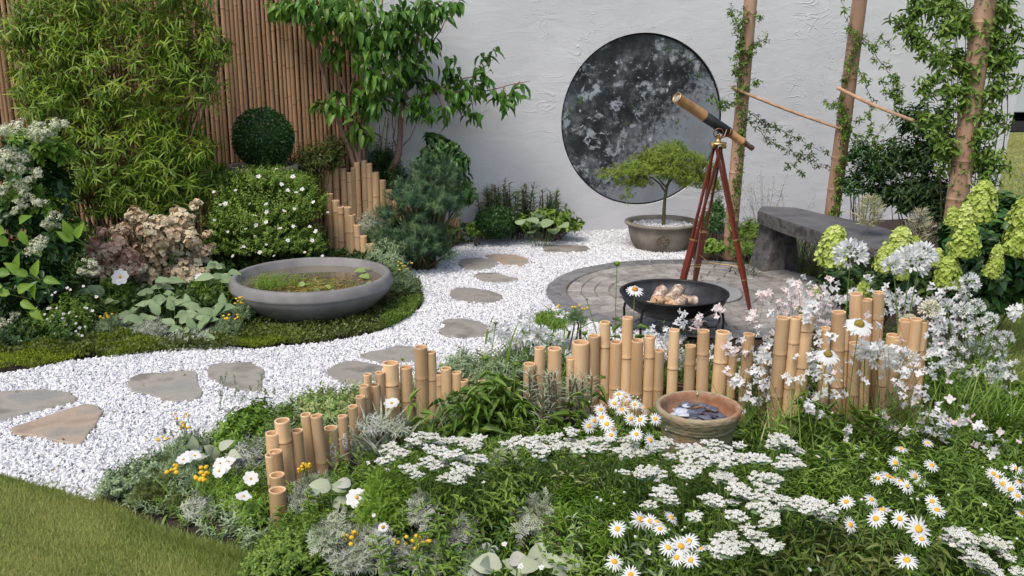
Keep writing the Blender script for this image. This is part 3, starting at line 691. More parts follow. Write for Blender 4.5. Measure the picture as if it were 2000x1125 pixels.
# ------------------------------------------------------------------ bonsai bowl by the wall
pb = G(1291, 487); s = mpp(pb+np.array([0, 0, .25])); R2 = 73*s
pot = thing('bonsai_pot', 'weathered grey brown low pot under the small maple by the wall', 'pot', pb); g = Geo(); hp = .265
prof = [(.02, .02), (R2*.62, .02), (R2*.66, .0), (R2*.70, .012), (R2*.82, .09), (R2*.885, .17), (R2*.905, hp-.035), (R2*.96, hp-.03), (R2*1.0, hp-.018), (R2*1.0, hp-.006), (R2*.985, hp), (R2*.89, hp), (R2*.86, hp-.02), (R2*.84, hp-.06), (.02, hp-.06)]
lathe(g, prof, pb, 64); g.build('pot_body', m_pot, pot)
g = Geo(); md = np.array([-.12, -1, 0]); md = nrm(md); A = axis_to(nrm(md+np.array([0, 0, -.25])))
c = pb+md*(R2*.865)+np.array([0, 0, .135]); lathe(g, [(.058, 0), (.056, .006), (.045, .007), (.043, .003), (.03, .004), (.02, .010), (.001, .012)], c, 24, None, A)
for k in range(8):
    t = k/8*2*math.pi; V, Fa = ICO0; g.add(c + A @ np.array([math.cos(t)*.035, math.sin(t)*.035, .004]) + (V*np.array([.010, .010, .010])), Fa)
g.build('flower_medallion', m_medal, pot)
OCT = (np.array([(1, 0, 0), (-1, 0, 0), (0, 1, 0), (0, -1, 0), (0, 0, 1), (0, 0, -1.)]), np.array([(0, 2, 4), (2, 1, 4), (1, 3, 4), (3, 0, 4), (2, 0, 5), (1, 2, 5), (3, 1, 5), (0, 3, 5)]))
def pebbles(g, pts, smin, smax, mat=0, zoff=.0, tm=None):
    V, Fa = tm or OCT; n = len(pts)
    for grp in range(14):
        sel = np.arange(n) % 14 == grp; q = pts[sel]; k = len(q)
        if not k: continue
        W = V*(1+rng.normal(size=V.shape)*.22)
        q4 = rng.normal(size=(k, 3)); A, B, Cc = frames(q4, rng.normal(size=(k, 3)))
        sz = smin+(smax-smin)*rng.random(k)**1.5
        g.scatter((W, [(Fa, mat)]), q + np.array([0, 0, zoff]), A, B, Cc, sz*rng.uniform(.8, 1.3, k), sz, sz*rng.uniform(.5, .8, k), rng.random(k))
m_marble = leafmat('white_marble_chip', [(.42, .43, .45), (.62, .625, .64), (.69, .695, .70), (.73, .73, .735)], 0, .7)
k = 1400; a = rng.random(k)*2*math.pi; rr = np.sqrt(rng.random(k))*R2*.845
g = Geo(); pebbles(g, np.c_[pb[0]+rr*np.cos(a), pb[1]+rr*np.sin(a), np.full(k, hp-.05)+rng.random(k)*.012], .007, .013); g.build('white_gravel_topping', m_marble, pot, smooth=False, kind='stuff')

# ------------------------------------------------------------------ terracotta pot in the foreground
tb = G(1366, 905); htp = .30; rimc = PZ(1364, 791, htp); s = mpp(rimc); R3 = 83*s; tb = np.array([rimc[0], rimc[1], 0])
tpot = thing('terracotta_pot', 'mossy weathered terracotta pot of slate chips among white yarrow', 'pot', tb); g = Geo()
prof = [(.02, 0), (R3*.62, 0), (R3*.66, .01), (R3*.76, .10), (R3*.84, .19), (R3*.87, .215), (R3*.90, .22), (R3*.88, .228), (R3*.92, .236), (R3*.905, .243), (R3*.95, .25), (R3*.96, .262), (R3*.985, .27), (R3*1.0, .285), (R3*.995, .296), (R3*.96, htp), (R3*.90, htp-.002), (R3*.865, htp-.012), (R3*.85, htp-.03), (R3*.82, htp-.075), (.02, htp-.075)]
lathe(g, prof, tb, 64, [0]*16+[1]*6, wob=.0012); g.build('pot_body', [m_terra, m_terra_in], tpot)
g = Geo(); ad = nrm(np.array([.35, -1, 0])); A = axis_to(ad)
c = tb+ad*(R3*.80)+np.array([0, 0, .165]); tube(g, [c+A @ np.array([math.cos(t)*.022*(1-t/14), math.sin(t)*.022*(1-t/14), .004]) for t in np.linspace(0, 11, 40)], .004, 6)
g.build('swirl_relief', m_terra, tpot)
slabs = []
for i in range(5):
    g = Geo(); V, Fa = ICO1; V = V*(1+rng.normal(size=V.shape)*.08)*np.array([1, .68, .16]); g.add(V, Fa); slabs.append(g.mesh('slate_chip', [m_slate]))
slabp = []
for i in range(3):
    g = Geo(); V, Fa = ICO1; V = V*(1+rng.normal(size=V.shape)*.08)*np.array([1, .7, .18]); g.add(V, Fa); slabp.append(g.mesh('slate_chip', [m_pslate]))
for i in range(60):
    a = random.random()*6.283; rr = math.sqrt(random.random())*R3*.74; pale = i > 48
    if pale: a = math.pi*.5+random.uniform(.1, 1.9); rr = R3*.62*random.uniform(.5, 1)
    p = tb+np.array([math.cos(a)*rr, math.sin(a)*rr, htp-.064+(i % 5)*.006])
    R_ = Matrix.Rotation(random.random()*6.28, 3, 'Z') @ Matrix.Rotation(random.uniform(-.3, .3), 3, 'X')
    o = inst('slate_chip', (slabp if pale else slabs)[i % (3 if pale else 5)], None, p, R_, random.uniform(.022, .036))
    tag(o, 'pale grey flat slate chip at the back of the terracotta pot' if pale else 'dark blue black flat slate chip inside the terracotta pot', 'pebble', 'pale slate chips in the terracotta pot' if pale else 'dark slate chips in the terracotta pot')

# ------------------------------------------------------------------ telescope on its tripod
F1, F2, F3 = G(1317, 612), G(1353, 573), G(1466, 612); Yc = (F1[1]+F2[1]+F3[1])/3; hub = P(1402, 284, Yc)
tri = thing('tripod', 'varnished mahogany wooden tripod standing on the patio setts', 'tripod', (hub[0], Yc, 0))
for ft in (F1, F2, F3):
    d = nrm(ft-hub); L = np.linalg.norm(ft-hub); side = nrm(np.cross(d, np.array([0, 0, 1.]))); th_ = np.cross(d, side)
    leg_root = None
    g = Geo()
    # two slim upper rods, a broad middle box and a tapering foot
    Rm = np.stack([side, th_, d], 1); z1, z2 = L*.56, L*.80
    box(g, hub+d*(z1+z2)/2, (.022, .013, (z2-z1)/2), Rm, 0, .003)
    V = []
    for z_, a_, b_ in ((z2-.004, .021, .012), (L, .011, .009)):
        for x_, y_ in ((-a_, -b_), (a_, -b_), (a_, b_), (-a_, b_)): V.append(hub+d*z_+side*x_+th_*y_)
    g.add(np.array(V), [(0, 1, 5, 4), (1, 2, 6, 5), (2, 3, 7, 6), (3, 0, 4, 7), (4, 5, 6, 7)])
    leg = g.build('leg', m_wood, tri, smooth=False)
    for sg in (-1, 1):
        g = Geo(); a_ = hub+side*sg*.030+d*.01; b_ = hub+d*(z1+.06)+side*sg*.016; dd = nrm(b_-a_); R2_ = np.stack([nrm(np.cross(dd, th_)), th_, dd], 1)
        box(g, (a_+b_)/2, (.0065, .009, np.linalg.norm(b_-a_)/2), R2_, 0, .002); o = g.build('upper_rod', m_wood, leg, smooth=False)
    g = Geo(); box(g, hub+d*z1, (.026, .016, .006), Rm, 0, .002); box(g, hub+d*z2, (.024, .015, .005), Rm, 0, .002); box(g, hub+d*(L-.012), (.0125, .0105, .014), Rm, 0, .002); g.build('brass_band', m_brass, leg, smooth=False)
g = Geo(); kc = [hub+(ft-hub)*.72 for ft in (F1, F2, F3)]; cc = sum(kc)/3
for q in kc: tube(g, [cc, q], .004, 6)
g.build('spreader_chain', m_brass, tri)
g = Geo(); lathe(g, [(.001, -.008), (.058, -.008), (.060, 0), (.058, .010), (.001, .010)], hub+np.array([0, 0, .012]), 24); lathe(g, [(.02, 0), (.022, .012), (.014, .02), (.012, .05), (.016, .056), (.001, .058)], hub+np.array([0, 0, .02]), 16)
for ft in (F1, F2, F3):
    q = nrm((ft-hub)*np.array([1, 1, 0])); box(g, hub+q*.045+np.array([0, 0, 0]), (.014, .014, .018), None, 0, .003)
g.build('head_plate', m_brass, tri)
ta, tb2 = P(1322, 191, Yc-.14), P(1470, 290, Yc+.14); td = nrm(tb2-ta); TL = np.linalg.norm(tb2-ta); A = axis_to(td)
tel = thing('telescope', 'antique brass and leather telescope tilted up on the tripod', 'telescope', ta+(tb2-ta)*.5)
def seg_(name, t0, t1, prof, mat):
    g = Geo(); n_ = len(prof); zs = np.linspace(t0*TL, t1*TL, n_) if not isinstance(prof[0], tuple) else None
    pr = [(r_, z_*TL) for r_, z_ in prof] if zs is None else list(zip(prof, zs)); lathe(g, pr, ta, 28, None, A); return g.build(name, mat, tel)
rb = .037
seg_('objective_barrel', 0, 0, [(rb*.80, .012), (rb*.82, 0), (rb*1.02, 0), (rb*1.04, .015), (rb*1.04, .03), (rb, .035), (rb*.99, .33), (rb*1.03, .335), (rb*1.03, .345)], m_tan)
seg_('brass_cap_ring', 0, 0, [(rb*.84, .010), (rb*.86, -.006), (rb*1.05, -.006), (rb*1.06, .012), (rb*1.0, .014)], m_brass)
seg_('objective_lens', 0, 0, [(rb*.82, .010), (rb*.5, .004), (.001, .002)], m_lens)
seg_('leather_grip', 0, 0, [(rb*.9, .338), (rb*1.0, .34), (rb*.98, .60), (rb*.93, .655), (rb*.8, .657)], m_leather)
seg_('brass_collar', 0, 0, [(rb*.9, .648), (rb*.99, .65), (rb*.99, .672), (rb*.8, .674)], m_antique)
seg_('draw_tube', 0, 0, [(rb*.75, .66), (rb*.80, .665), (rb*.72, .84), (rb*.80, .842), (rb*.80, .862), (rb*.6, .864)], m_tan)
seg_('eyepiece', 0, 0, [(rb*.58, .855), (rb*.60, .86), (rb*.44, .965), (rb*.52, .968), (rb*.52, .998), (rb*.3, 1.0), (.001, .995)], m_antique)
g = Geo(); cpos = hub+np.array([0, 0, .075]); tt = np.dot(cpos-ta, td); tgt = ta+td*tt; tgt = ta+td*(TL*.60)
for sg in (-1, 1):
    off = np.cross(td, [0, 0, 1.])*sg*.036; off = nrm(off)*.036
    tube(g, [hub+np.array([0, 0, .05]), hub+np.array([0, 0, .055])+off*.9, (hub*.45+tgt*.55)+off*1.1, tgt+off*1.1], .006, 8)
tube(g, [hub+np.array([0, 0, .03]), hub+np.array([.03, 0, .06]), tgt+np.array([0, 0, -.04])], .006, 8)
lathe(g, [(.030, -.004), (.036, -.004), (.036, .004), (.030, .004), (.030, -.004)], hub+np.array([-.004, -.02, .085]), 24, None, axis_to((0, 1, .2)))
g.build('yoke', m_antique, tri)

# ------------------------------------------------------------------ stout bamboo poles and thin cross canes
def pole(label, t, f, wpx, Y):
    b = P(t[0], t[1], Y); a = P(f[0], f[1], Y); d = (b-a)/(b[2]-a[2]); a = a-d*a[2]; a[2] = -.02; b = a+d*(2.55/1.0) if b[2] < 2.5 else b
    rad = wpx*mpp((a+b)/2)/2; g = Geo(); culm_geo(g, a, b, rad, True, 24, gap=.30, taper=.10); o = g.build('bamboo_pole', [m_pole, m_cut, m_inside, m_node], loc=a); tag(o, label, 'pole', 'stout bamboo poles'); return a, b, rad
pl1 = pole('slim bamboo pole rising behind the telescope eyepiece', (1466, 0), (1424, 497), 27, YR(505))
pl2 = pole('middle bamboo pole standing behind the stone bench', (1679, 0), (1624, 425), 30, YR(520)+.1)
pl3 = pole('thickest bamboo pole at the right with a twining climber', (1925, 0), (1853, 505), 42, YR(585))
def cane(label, a, b, rad, Ya, Yb):
    a = P(*a, Ya); b = P(*b, Yb); pts = [a+(b-a)*t+np.array([0, 0, -.012*math.sin(math.pi*t)]) for t in np.linspace(0, 1, 9)]
    g = Geo(); tube(g, pts, [rad*(1-.2*t) for t in np.linspace(0, 1, 9)], 8); o = g.build('bamboo_cane', m_cane, loc=pts[0]); tag(o, label, 'cane', 'thin canes tied across the poles')
cane('thin cane sloping from slim pole down to the middle pole', (1428, 170), (1641, 251), .014, pl1[0][1]-.05, pl2[0][1]-.06)
cane('thin cane sloping right from the middle pole into leaves', (1637, 172), (1785, 236), .016, pl2[0][1]-.07, pl3[0][1]+.1)
g = Geo(); tube(g, [P(1889, 322, pl3[0][1]-.05), P(1891, 345, pl3[0][1]-.06), P(1893, 360, pl3[0][1]-.07)], .014, 10); o = g.build('side_shoot_stub', [m_pole], loc=P(1889, 322, pl3[0][1]-.05))
tag(o, 'short cut side shoot tied low on the thickest bamboo pole', 'cane')

# ------------------------------------------------------------------ planter and far building
bp = P(514, 322, 8.0); pz = bp[2]
pl_ = thing('stone_planter', 'pale stone planter holding the clipped dark box ball', 'planter', (bp[0], 8.0, 0)); g = Geo()
Rp = .27; lathe(g, [(.02, 0), (Rp*.8, 0), (Rp*.95, pz*.8), (Rp, pz*.82), (Rp*1.08, pz*.94), (Rp*1.08, pz), (Rp*.95, pz), (Rp*.9, pz-.04), (.01, pz-.04)], (bp[0], 8.0, 0), 40); g.build('planter_body', m_pot, pl_)
m_panel = M('pale_panel', (.42, .44, .48), (.46, .48, .52), 2, .6); m_dk = M('dark_plinth', (.02, .02, .022), rough=.8)
bx = G(1975, 256); bl = thing('marquee', 'pale grey panelled building beyond the lawn at far right', 'building', (bx[0]+6, bx[1]+3, 0))
for i in range(6):
    g = Geo(); box(g, (bx[0]-.6+i*2.03+1, bx[1]+.1, 2.0), (1.0, .08, 1.6), None, 0, .02); g.build('wall_panel', m_panel, bl, smooth=False)
g = Geo(); box(g, (bx[0]+5.4, bx[1]+3.2, 2.0), (6.0, 3.0, 1.55)); g.build('wall', m_panel, bl, smooth=False)
g = Geo(); box(g, (bx[0]+5.4, bx[1]+3.1, .10), (6.1, 3.15, .10)); g.build('plinth', m_dk, bl, smooth=False)
g = Geo(); V = np.array([(-6.2, -3.3, 3.62), (6.2, -3.3, 3.62), (6.2, 3.3, 3.62), (-6.2, 3.3, 3.62), (-6.2, 0, 5.2), (6.2, 0, 5.2)])+np.array([bx[0]+5.4, bx[1]+3.2, 0])
g.add(V, [(0, 1, 5, 4), (3, 4, 5, 2), (0, 4, 3), (1, 2, 5), (0, 3, 2, 1)]); g.build('roof', m_panel, bl, smooth=False)

# ------------------------------------------------------------------ white gravel
def sample_poly(poly, n, excl):
    lo, hi = poly.min(0), poly.max(0); x = rng.uniform(lo[0], hi[0], n); y = rng.uniform(lo[1], hi[1], n)
    ok = inpoly(x, y, poly)
    for e in excl: ok &= ~(disc_in(x, y, *e) if isinstance(e, tuple) else inpoly(x, y, e))
    return x[ok], y[ok]
gx, gy = sample_poly(gravel_poly, 420000, stone_polys + [((pc[0], pc[1]), PR+.005), ((pb[0], pb[1]), R2*.6)])
keep = (np.abs(gx) < gy*.62+.4) & (gy < 9.6)
gx, gy = gx[keep], gy[keep]
if len(gx) > 125000: sel = rng.permutation(len(gx))[:125000]; gx, gy = gx[sel], gy[sel]
print('pebbles', len(gx))
g = Geo(); pebbles(g, np.c_[gx, gy, .008+rng.random(len(gx))*.014], .0075, .0155)
o = g.build('white_gravel', m_marble, loc=(0, 0, 0), smooth=False); tag(o, 'crushed white marble gravel covering the winding path', 'gravel', kind='stuff')

# ------------------------------------------------------------------ plant building
def PM(px, py, Y, zmin=.14):
    p = P(px, py, Y); return p if p[2] >= zmin else PZ(px, py, zmin+random.uniform(0, .03))
def rdir(n): return nrm(rng.normal(size=(n, 3)))
def blob(px, py, rx, ry, Y, dep=None):
    c = P(px, py, Y); zm = .55*ry*mpp(c)
    if c[2] < zm: c = PZ(px, py, zm)
    s = mpp(c); return c, np.array([rx*s, dep if dep is not None else rx*s*.8, ry*s])
def sprigs(g, tm, B, D, L, m, size, width, ang=.6, t0=.15, mat=0, hue=None, droop=.0, jit=.25, tipsmall=.4, hj=.35):
    """m leaves spiralling up each of the shoots B + D*L"""
    k = len(B); L = np.broadcast_to(np.asarray(L, float), (k,)); D = nrm(D)
    t = t0 + (1-t0)*(np.arange(m)+.5)/m; tt = np.tile(t, k)
    Bm, Dm, Lm = np.repeat(B, m, 0), np.repeat(D, m, 0), np.repeat(L, m)
    ref = np.where(np.abs(Dm[:, 2:3]) > .9, np.array([[1., 0, 0]]), np.array([[0, 0, 1.]]))
    A = nrm(np.cross(Dm, ref)); Bb = np.cross(Dm, A)
    az = np.tile(np.arange(m)*2.4, k) + np.repeat(rng.random(k)*6.28, m) + rng.normal(size=k*m)*.3
    rad = A*np.cos(az)[:, None] + Bb*np.sin(az)[:, None]
    an = ang + rng.normal(size=k*m)*jit
    d = Dm*np.sin(an)[:, None] + rad*np.cos(an)[:, None]; d[:, 2] -= droop; d = nrm(d)
    pos = Bm + Dm*(Lm*tt)[:, None]; pos[:, 2] -= droop*.25*Lm*tt**2
    pos[:, 2] = np.maximum(pos[:, 2], .006)
    n = nrm(Dm*.7 + np.array([0, 0, .6]) + rng.normal(size=(k*m, 3))*.25)
    X, Yv, Z = frames(d, n); sc_ = size*(1-tipsmall*tt)*rng.uniform(.75, 1.2, k*m)
    hu = np.repeat(rng.random(k) if hue is None else hue, m)
    r = np.clip(.5 + (hu-.5)*.7 + (rng.random(k*m)-.5)*hj + (tt-.5)*.25, 0, 1)
    g.scatter(tm, pos, X, Yv, Z, sc_*width/size, sc_, sc_, r, mat)
def bush_shoots(blobs, k, inner=.45, up=.35, lower=-.35):
    B = []; D = []; L = []; vols = np.array([np.prod(b[1])**(2/3) for b in blobs]); cnt = np.maximum((vols/vols.sum()*k).astype(int), 3)
    for (c, R), q in zip(blobs, cnt):
        u = rdir(q*3); u = u[u[:, 2] > lower][:q]; q = len(u)
        tip = c + u*R*rng.uniform(.68, 1.16, (q, 1)); st = c + u*R*inner*rng.uniform(.3, 1, (q, 1)) - np.array([0, 0, 1])*R[2]*.15
        d = tip-st; d[:, 2] += up*np.linalg.norm(d, axis=1); B.append(st); D.append(d); L.append(np.linalg.norm(tip-st, axis=1))
    return np.concatenate(B), np.concatenate(D), np.concatenate(L)
def stems_to(g, base, tips, r0, r1, seg=5, bend=.15, spreadb=.03, mat=0):
    for tp_ in tips:
        b = base + np.array([random.gauss(0, spreadb), random.gauss(0, spreadb), -.01]); b[2] = base[2]-.01
        mid = (b+tp_)/2 + np.array([random.gauss(0, bend), random.gauss(0, bend), abs(random.gauss(0, bend*.5))])*np.linalg.norm(tp_-b)*.5
        pts = [(1-t)**2*b + 2*t*(1-t)*mid + t*t*tp_ for t in np.linspace(0, 1, 7)]
        tube(g, pts, np.linspace(r0, r1, 7), seg, mat, random.random(), cap=False)
def base_of(blobs, z=0):
    c = np.mean([b[0] for b in blobs], 0); return np.array([c[0], c[1], z])
def shrub(name, label, cat, blobs, tm, mats, k, m, size, width, ang=.6, base=None, group=None, inner=.45, up=.35, lower=-.35, droop=0., nst=14, stmat=None, srad=.008, **kw):
    base = base_of(blobs) if base is None else np.asarray(base, float)
    t = thing(name, label, cat, base, group); g = Geo(); B, D, L = bush_shoots(blobs, k, inner, up, lower)
    sprigs(g, tm, B, D, L, m, size, width, ang, droop=droop, **kw); g.build('foliage', mats, t, kind='stuff')
    if nst:
        sel = rng.permutation(len(B))[:nst]; g = Geo(); stems_to(g, base, B[sel], srad, srad*.4); g.build('stems', stmat or m_stemb, t)
    return t
def tuft(name, label, cat, base, n, length, width, mat, lean=.5, spread=.05, group=None, tm=None, upb=1.0):
    t = thing(name, label, cat, base, group); g = Geo()
    B = base + np.c_[rng.normal(size=(n, 2))*spread, np.zeros(n)]
    d = nrm(np.c_[rng.normal(size=(n, 2))*lean, np.full(n, upb)]); X, Yv, Z = frames(d, nrm(rng.normal(size=(n, 3))+np.array([0, 0, .01])))
    # blades bow outwards and over
    out = nrm(np.c_[d[:, :2], np.zeros(n)+1e-4]); Zv = nrm(out - d*np.sum(out*d, 1)[:, None])*-1; X = np.cross(Yv, Zv)
    L = length*rng.uniform(.6, 1.1, n); g.scatter(tm or L_BLADE, B, X, Yv, Zv, width, L, L*.9, rng.random(n)); g.build('blades', mat, t, kind='stuff'); return t
L_BLADE = leafT([0, .3, .6, .85, 1], [.8, 1, .8, .4, 0], 0, .45, mid=False)

# flower prototypes ---------------------------------------------------------------
def rays(n, r0, L, wd_, droop, cup=.0, seg=3, notch=False, jit=.12, layers=1):
    g = Geo()
    for ly in range(layers):
        for i in range(n):
            a = (i+ly*.5)/n*2*math.pi + random.gauss(0, jit*.4); l = L*random.uniform(.80, 1.06)*(1-.08*ly); c_, s_ = math.cos(a), math.sin(a); ts = np.linspace(0, 1, seg+1); V = []
            dr = droop+random.gauss(0, .08)
            for t in ts:
                ww = wd_*(.45+.75*math.sin(math.pi*min(t*.85+.12, 1)))*.5; ww = ww*(.65 if t == 1 else 1); rr_ = r0+l*t; z = cup*l*t - dr*l*t*t + ly*.001
                for q in (-1, 1): V.append((c_*rr_-s_*ww*q, s_*rr_+c_*ww*q, z+random.gauss(0, .0004)))
            g.add(np.array(V), [(2*k_, 2*k_+2, 2*k_+3, 2*k_+1) for k_ in range(seg)], 0, random.random()*.6+.3)
    return g
def dome(r, h, z=0.0, bumpy=.06):
    g = Geo(); V, Fa = ICO2; V = V*(1+rng.normal(size=(len(V), 1))*bumpy); g.add(V*np.array([r, r, h])+np.array([0, 0, z]), Fa, 0, rng.random(len(V))); return g
daisy = [(rays(16, .006, .030, .0056, .12+.1*i, .05).mesh('petals', [m_white], smooth=False), dome(.0098, .005, .001).mesh('flower_centre', [m_yellow])) for i in range(3)]
coneflower = [(rays(19, .010, .036, .0095, .35+.15*i, .05, layers=2).mesh('petals', [m_white], smooth=False), dome(.0155, .012, .003, .1).mesh('flower_centre', [m_cone])) for i in range(2)]
coneorange = [(rays(17, .010, .034, .0085, .25, .02).mesh('petals', [m_white], smooth=False), dome(.013, .011, .003, .1).mesh('flower_centre', [m_orangec]))]
cosmos = [(rays(8, .004, .036, .026, .05, .18, seg=4).mesh('petals', [m_white]), dome(.006, .005, .004).mesh('flower_centre', [m_yellow])) for i in range(2)]
greencone = [(rays(16, .010, .010, .006, -.3, .6).mesh('petals', [g_bright], smooth=False), dome(.014, .010, .002, .12).mesh('flower_centre', [g_mid]))]
smallstar = [(rays(5, .001, .013, .011, .0, .25, seg=2).mesh('petals', [m_white]), dome(.003, .003, .001).mesh('flower_centre', [m_yellow]))]
def gaura_mesh(mat):
    g = Geo()
    for j in range(3):
        q = rays(4, .001, .0165, .0085, .15, .3, seg=3, jit=.5); A = axis_to(nrm(np.array([random.gauss(0, .7), random.gauss(0, .7), .7]))); off = rng.normal(size=3)*.010
        g.add(np.concatenate(q.v) @ A.T + off, [(a, 0) for a, _ in q.f] if False else [( (a), 0) for a, _ in q.f], r=np.concatenate(q.r))
    return g.mesh('blossom', [mat])
def merge(dst, src, A=None, off=(0, 0, 0), mat=None, s=1.0):
    V = np.concatenate(src.v)*s
    if A is not None: V = V @ np.asarray(A).T
    dst.add(V+np.asarray(off), [(a, m if mat is None else mat) for a, m in src.f], r=np.concatenate(src.r))
gaura = [gaura_mesh(m_white), gaura_mesh(m_white), gaura_mesh(m_blush), gaura_mesh(m_blush)]
def yarrow_head(R):
    g = Geo(); n = 46; g.add(np.zeros((3, 3)), np.array([(0, 1, 2)]))
    V, Fa = ICO0; a = rng.random(n)*6.283; r = np.sqrt(rng.random(n))*R
    # irregular plate made of sub-clusters of florets
    cl = np.c_[np.cos(np.arange(9)*2.4)*np.sqrt((np.arange(9)+.5)/9)*R*.85, np.sin(np.arange(9)*2.4)*np.sqrt((np.arange(9)+.5)/9)*R*.85]
    for cx, cy in cl:
        zc = random.uniform(-.003, .003) - (cx*cx+cy*cy)/R*.12
        for _ in range(22):
            x, y = cx+random.gauss(0, R*.115), cy+random.gauss(0, R*.115); s_ = R*random.uniform(.065, .10)
            g.add((V+rng.normal(size=V.shape)*.15)*np.array([s_, s_, s_*.6])+np.array([x, y, zc+random.uniform(-.001, .002)]), Fa, 0, random.random())
    lathe(g, [(.001, -.008), (R*.5, -.009), (R*.7, -.012)], (0, 0, 0), 9, [1, 1])
    for cx, cy in cl: tube(g, [(0, 0, -R*.75), (cx*.5, cy*.5, -R*.4), (cx, cy, -.003)], .0009, 3, 1, .4, cap=False)
    return g.mesh('flower_head', [m_yarrow, g_grey], smooth=False)
yarrow = [yarrow_head(.036) for _ in range(5)]
def panicle(mat, R, Hh, n, fs, cone=1.0, green=None, petals=4):
    g = Geo(); i = np.arange(n)+.5; t = i/n; ph = i*2.4
    z = t*Hh; prof = np.sqrt(np.clip(1-(t*.97)**1.7, 0, 1))*np.clip(t*7+.35, 0, 1) if cone == 1 else np.sin(np.pi*np.clip(t*.9+.05, 0, 1))**.6
    rr_ = R*prof*rng.uniform(.66, 1.16, n); pos = np.c_[rr_*np.cos(ph), rr_*np.sin(ph), z]
    out = nrm(np.c_[np.cos(ph), np.sin(ph), .15+.9*t] + rng.normal(size=(n, 3))*.35)
    A, _, Bq = frames(out, rng.normal(size=(n, 3))); hue = rng.random(n)
    pt = T([(0, 0, 0), (.52, .55, .12), (0, 1, .05), (-.52, .55, .12)], [(0, 1, 2, 3)])
    for k_ in range(petals):
        a = k_/petals*6.283+.3; d = A*math.cos(a)+Bq*math.sin(a); s_ = np.cross(d, out)
        g.scatter(pt, pos, s_, nrm(d+out*.15), out, fs*.95, fs*rng.uniform(.8, 1.1, n), fs, np.clip(hue*.7+rng.random(n)*.3, 0, 1))
    n2 = n*2; t2 = rng.random(n2); r2 = R*np.sqrt(np.clip(1-(t2*.97)**1.7, 0, 1))*rng.uniform(.2, .85, n2); p2 = rng.random(n2)*6.283
    g.scatter(L_SMALL, np.c_[r2*np.cos(p2), r2*np.sin(p2), t2*Hh], *frames(rdir(n2), rdir(n2)), fs*.8, fs, fs, rng.random(n2)*.35, 1)
    tube(g, [(0, 0, -.03), (0, 0, Hh*.8)], .004, 5, 2)
    return g.mesh('flower_head', [mat, green or mat, m_stem], smooth=False)
def airy(mat, R, Hh, n, fs, petals=4, green=None, lumps=7):
    """loose flower head: florets in irregular lumps with gaps between"""
    g = Geo(); lc = rng.normal(size=(lumps, 3))*np.array([R*.45, R*.45, Hh*.22])+np.array([0, 0, Hh*.5]); id_ = rng.integers(lumps, size=n); u = rdir(n); pos = lc[id_]+u*np.array([R*.42, R*.42, Hh*.22])*rng.uniform(.6, 1.1, (n, 1))
    out = nrm(u+nrm(pos-np.array([0, 0, Hh*.3]))*.6+rng.normal(size=(n, 3))*.3+np.array([0, -.1, .3])); A, _, Bq = frames(out, rng.normal(size=(n, 3))); hue = rng.random(lumps)[id_]*.5+rng.random(n)*.5
    pt = T([(0, 0, 0), (.48, .55, .12), (0, 1, .05), (-.48, .55, .12)], [(0, 1, 2, 3)]); f_ = fs*rng.uniform(.7, 1.2, n)
    for k_ in range(petals):
        a = k_/petals*6.283+.3; d = A*math.cos(a)+Bq*math.sin(a); g.scatter(pt, pos, np.cross(d, out), nrm(d+out*.1), out, f_*.95, f_*rng.uniform(.8, 1.1, n), f_, np.clip(hue+rng.normal(size=n)*.1, 0, 1))
    for c_ in lc: tube(g, [(0, 0, -.04), c_], .0018, 4, 1, .5, cap=False)
    for c_, p_ in zip(lc[id_][::3], pos[::3]): tube(g, [c_, p_], .0008, 3, 1, .5, cap=False)
    return g.mesh('flower_head', [mat, green or m_stem], smooth=False)
def agap(R, mat, n=44, pale=False, spread=1.0, seg=2):
    g = Geo(); pt = T([(-.10, .35, 0), (.10, .35, 0), (.13, .8, .05), (0, 1.05, .13), (-.13, .8, .05)], [(0, 1, 2, 3, 4)])
    for i in range(n):
        t = (i+.5)/n; el = math.asin(1-t*1.45*spread if 1-t*1.45*spread > -.9 else -.9); az = i*2.4; d = np.array([math.cos(el)*math.cos(az), math.cos(el)*math.sin(az), math.sin(el)]); d = nrm(d+rng.normal(size=3)*.08)
        l = R*random.uniform(.85, 1.08); tube(g, [d*R*.04, d*l*.55], .0011, 3, 1, .5, cap=False)
        X, Y_, Z = frames(d[None], rng.normal(size=(1, 3))); b = d*l*.5; s_ = l*.5
        for k_ in range(6):
            a = k_/6*6.283; q = X*math.cos(a)+Z*math.sin(a); dd = nrm(Y_+q*.55); nn = nrm(q-Y_*.5)
            xs_ = np.cross(dd, nn); g.scatter(pt, (b)[None], xs_, dd, nn, s_*1.15, s_, s_, [random.random()], 0)
    return g.mesh('flower_head', [mat, g_bright], smooth=False)
def button(r=.008):
    g = Geo(); V, Fa = ICO1; g.add(V*np.array([r, r, r*.8]), Fa, 0, rng.random(len(V))); return g.mesh('flower_head', [m_button])
btn = button()

def hR(tilt=.45, rz=None, face=.55):
    d = nrm(np.array([random.gauss(0, tilt*.5), -face+random.gauss(0, tilt*.4), 1.0])); return mat3(axis_to(d)) @ Matrix.Rotation(random.random()*6.28, 3, 'Z')
def flower(parent, proto, pos, R, s=1.0, name='flower'):
    pm, cm = proto; o = inst(name, pm, parent, pos, R, s); c = bpy.data.objects.new('flower_centre', cm); C.objects.link(c); c.parent = o; ORIG[c.name] = ORIG[o.name]; return o
def stem_to(g, a, b, r=.0022, bow=.06, seg=4):
    a = np.asarray(a, float); b = np.asarray(b, float); m_ = (a+b)/2+np.array([random.gauss(0, bow), random.gauss(0, bow), 0])*np.linalg.norm(b-a)*.6
    tube(g, [(1-t)**2*a+2*t*(1-t)*m_+t*t*b for t in np.linspace(0, 1, 7)], [r*(1-.35*t) for t in np.linspace(0, 1, 7)], seg, 0, random.random(), cap=False)
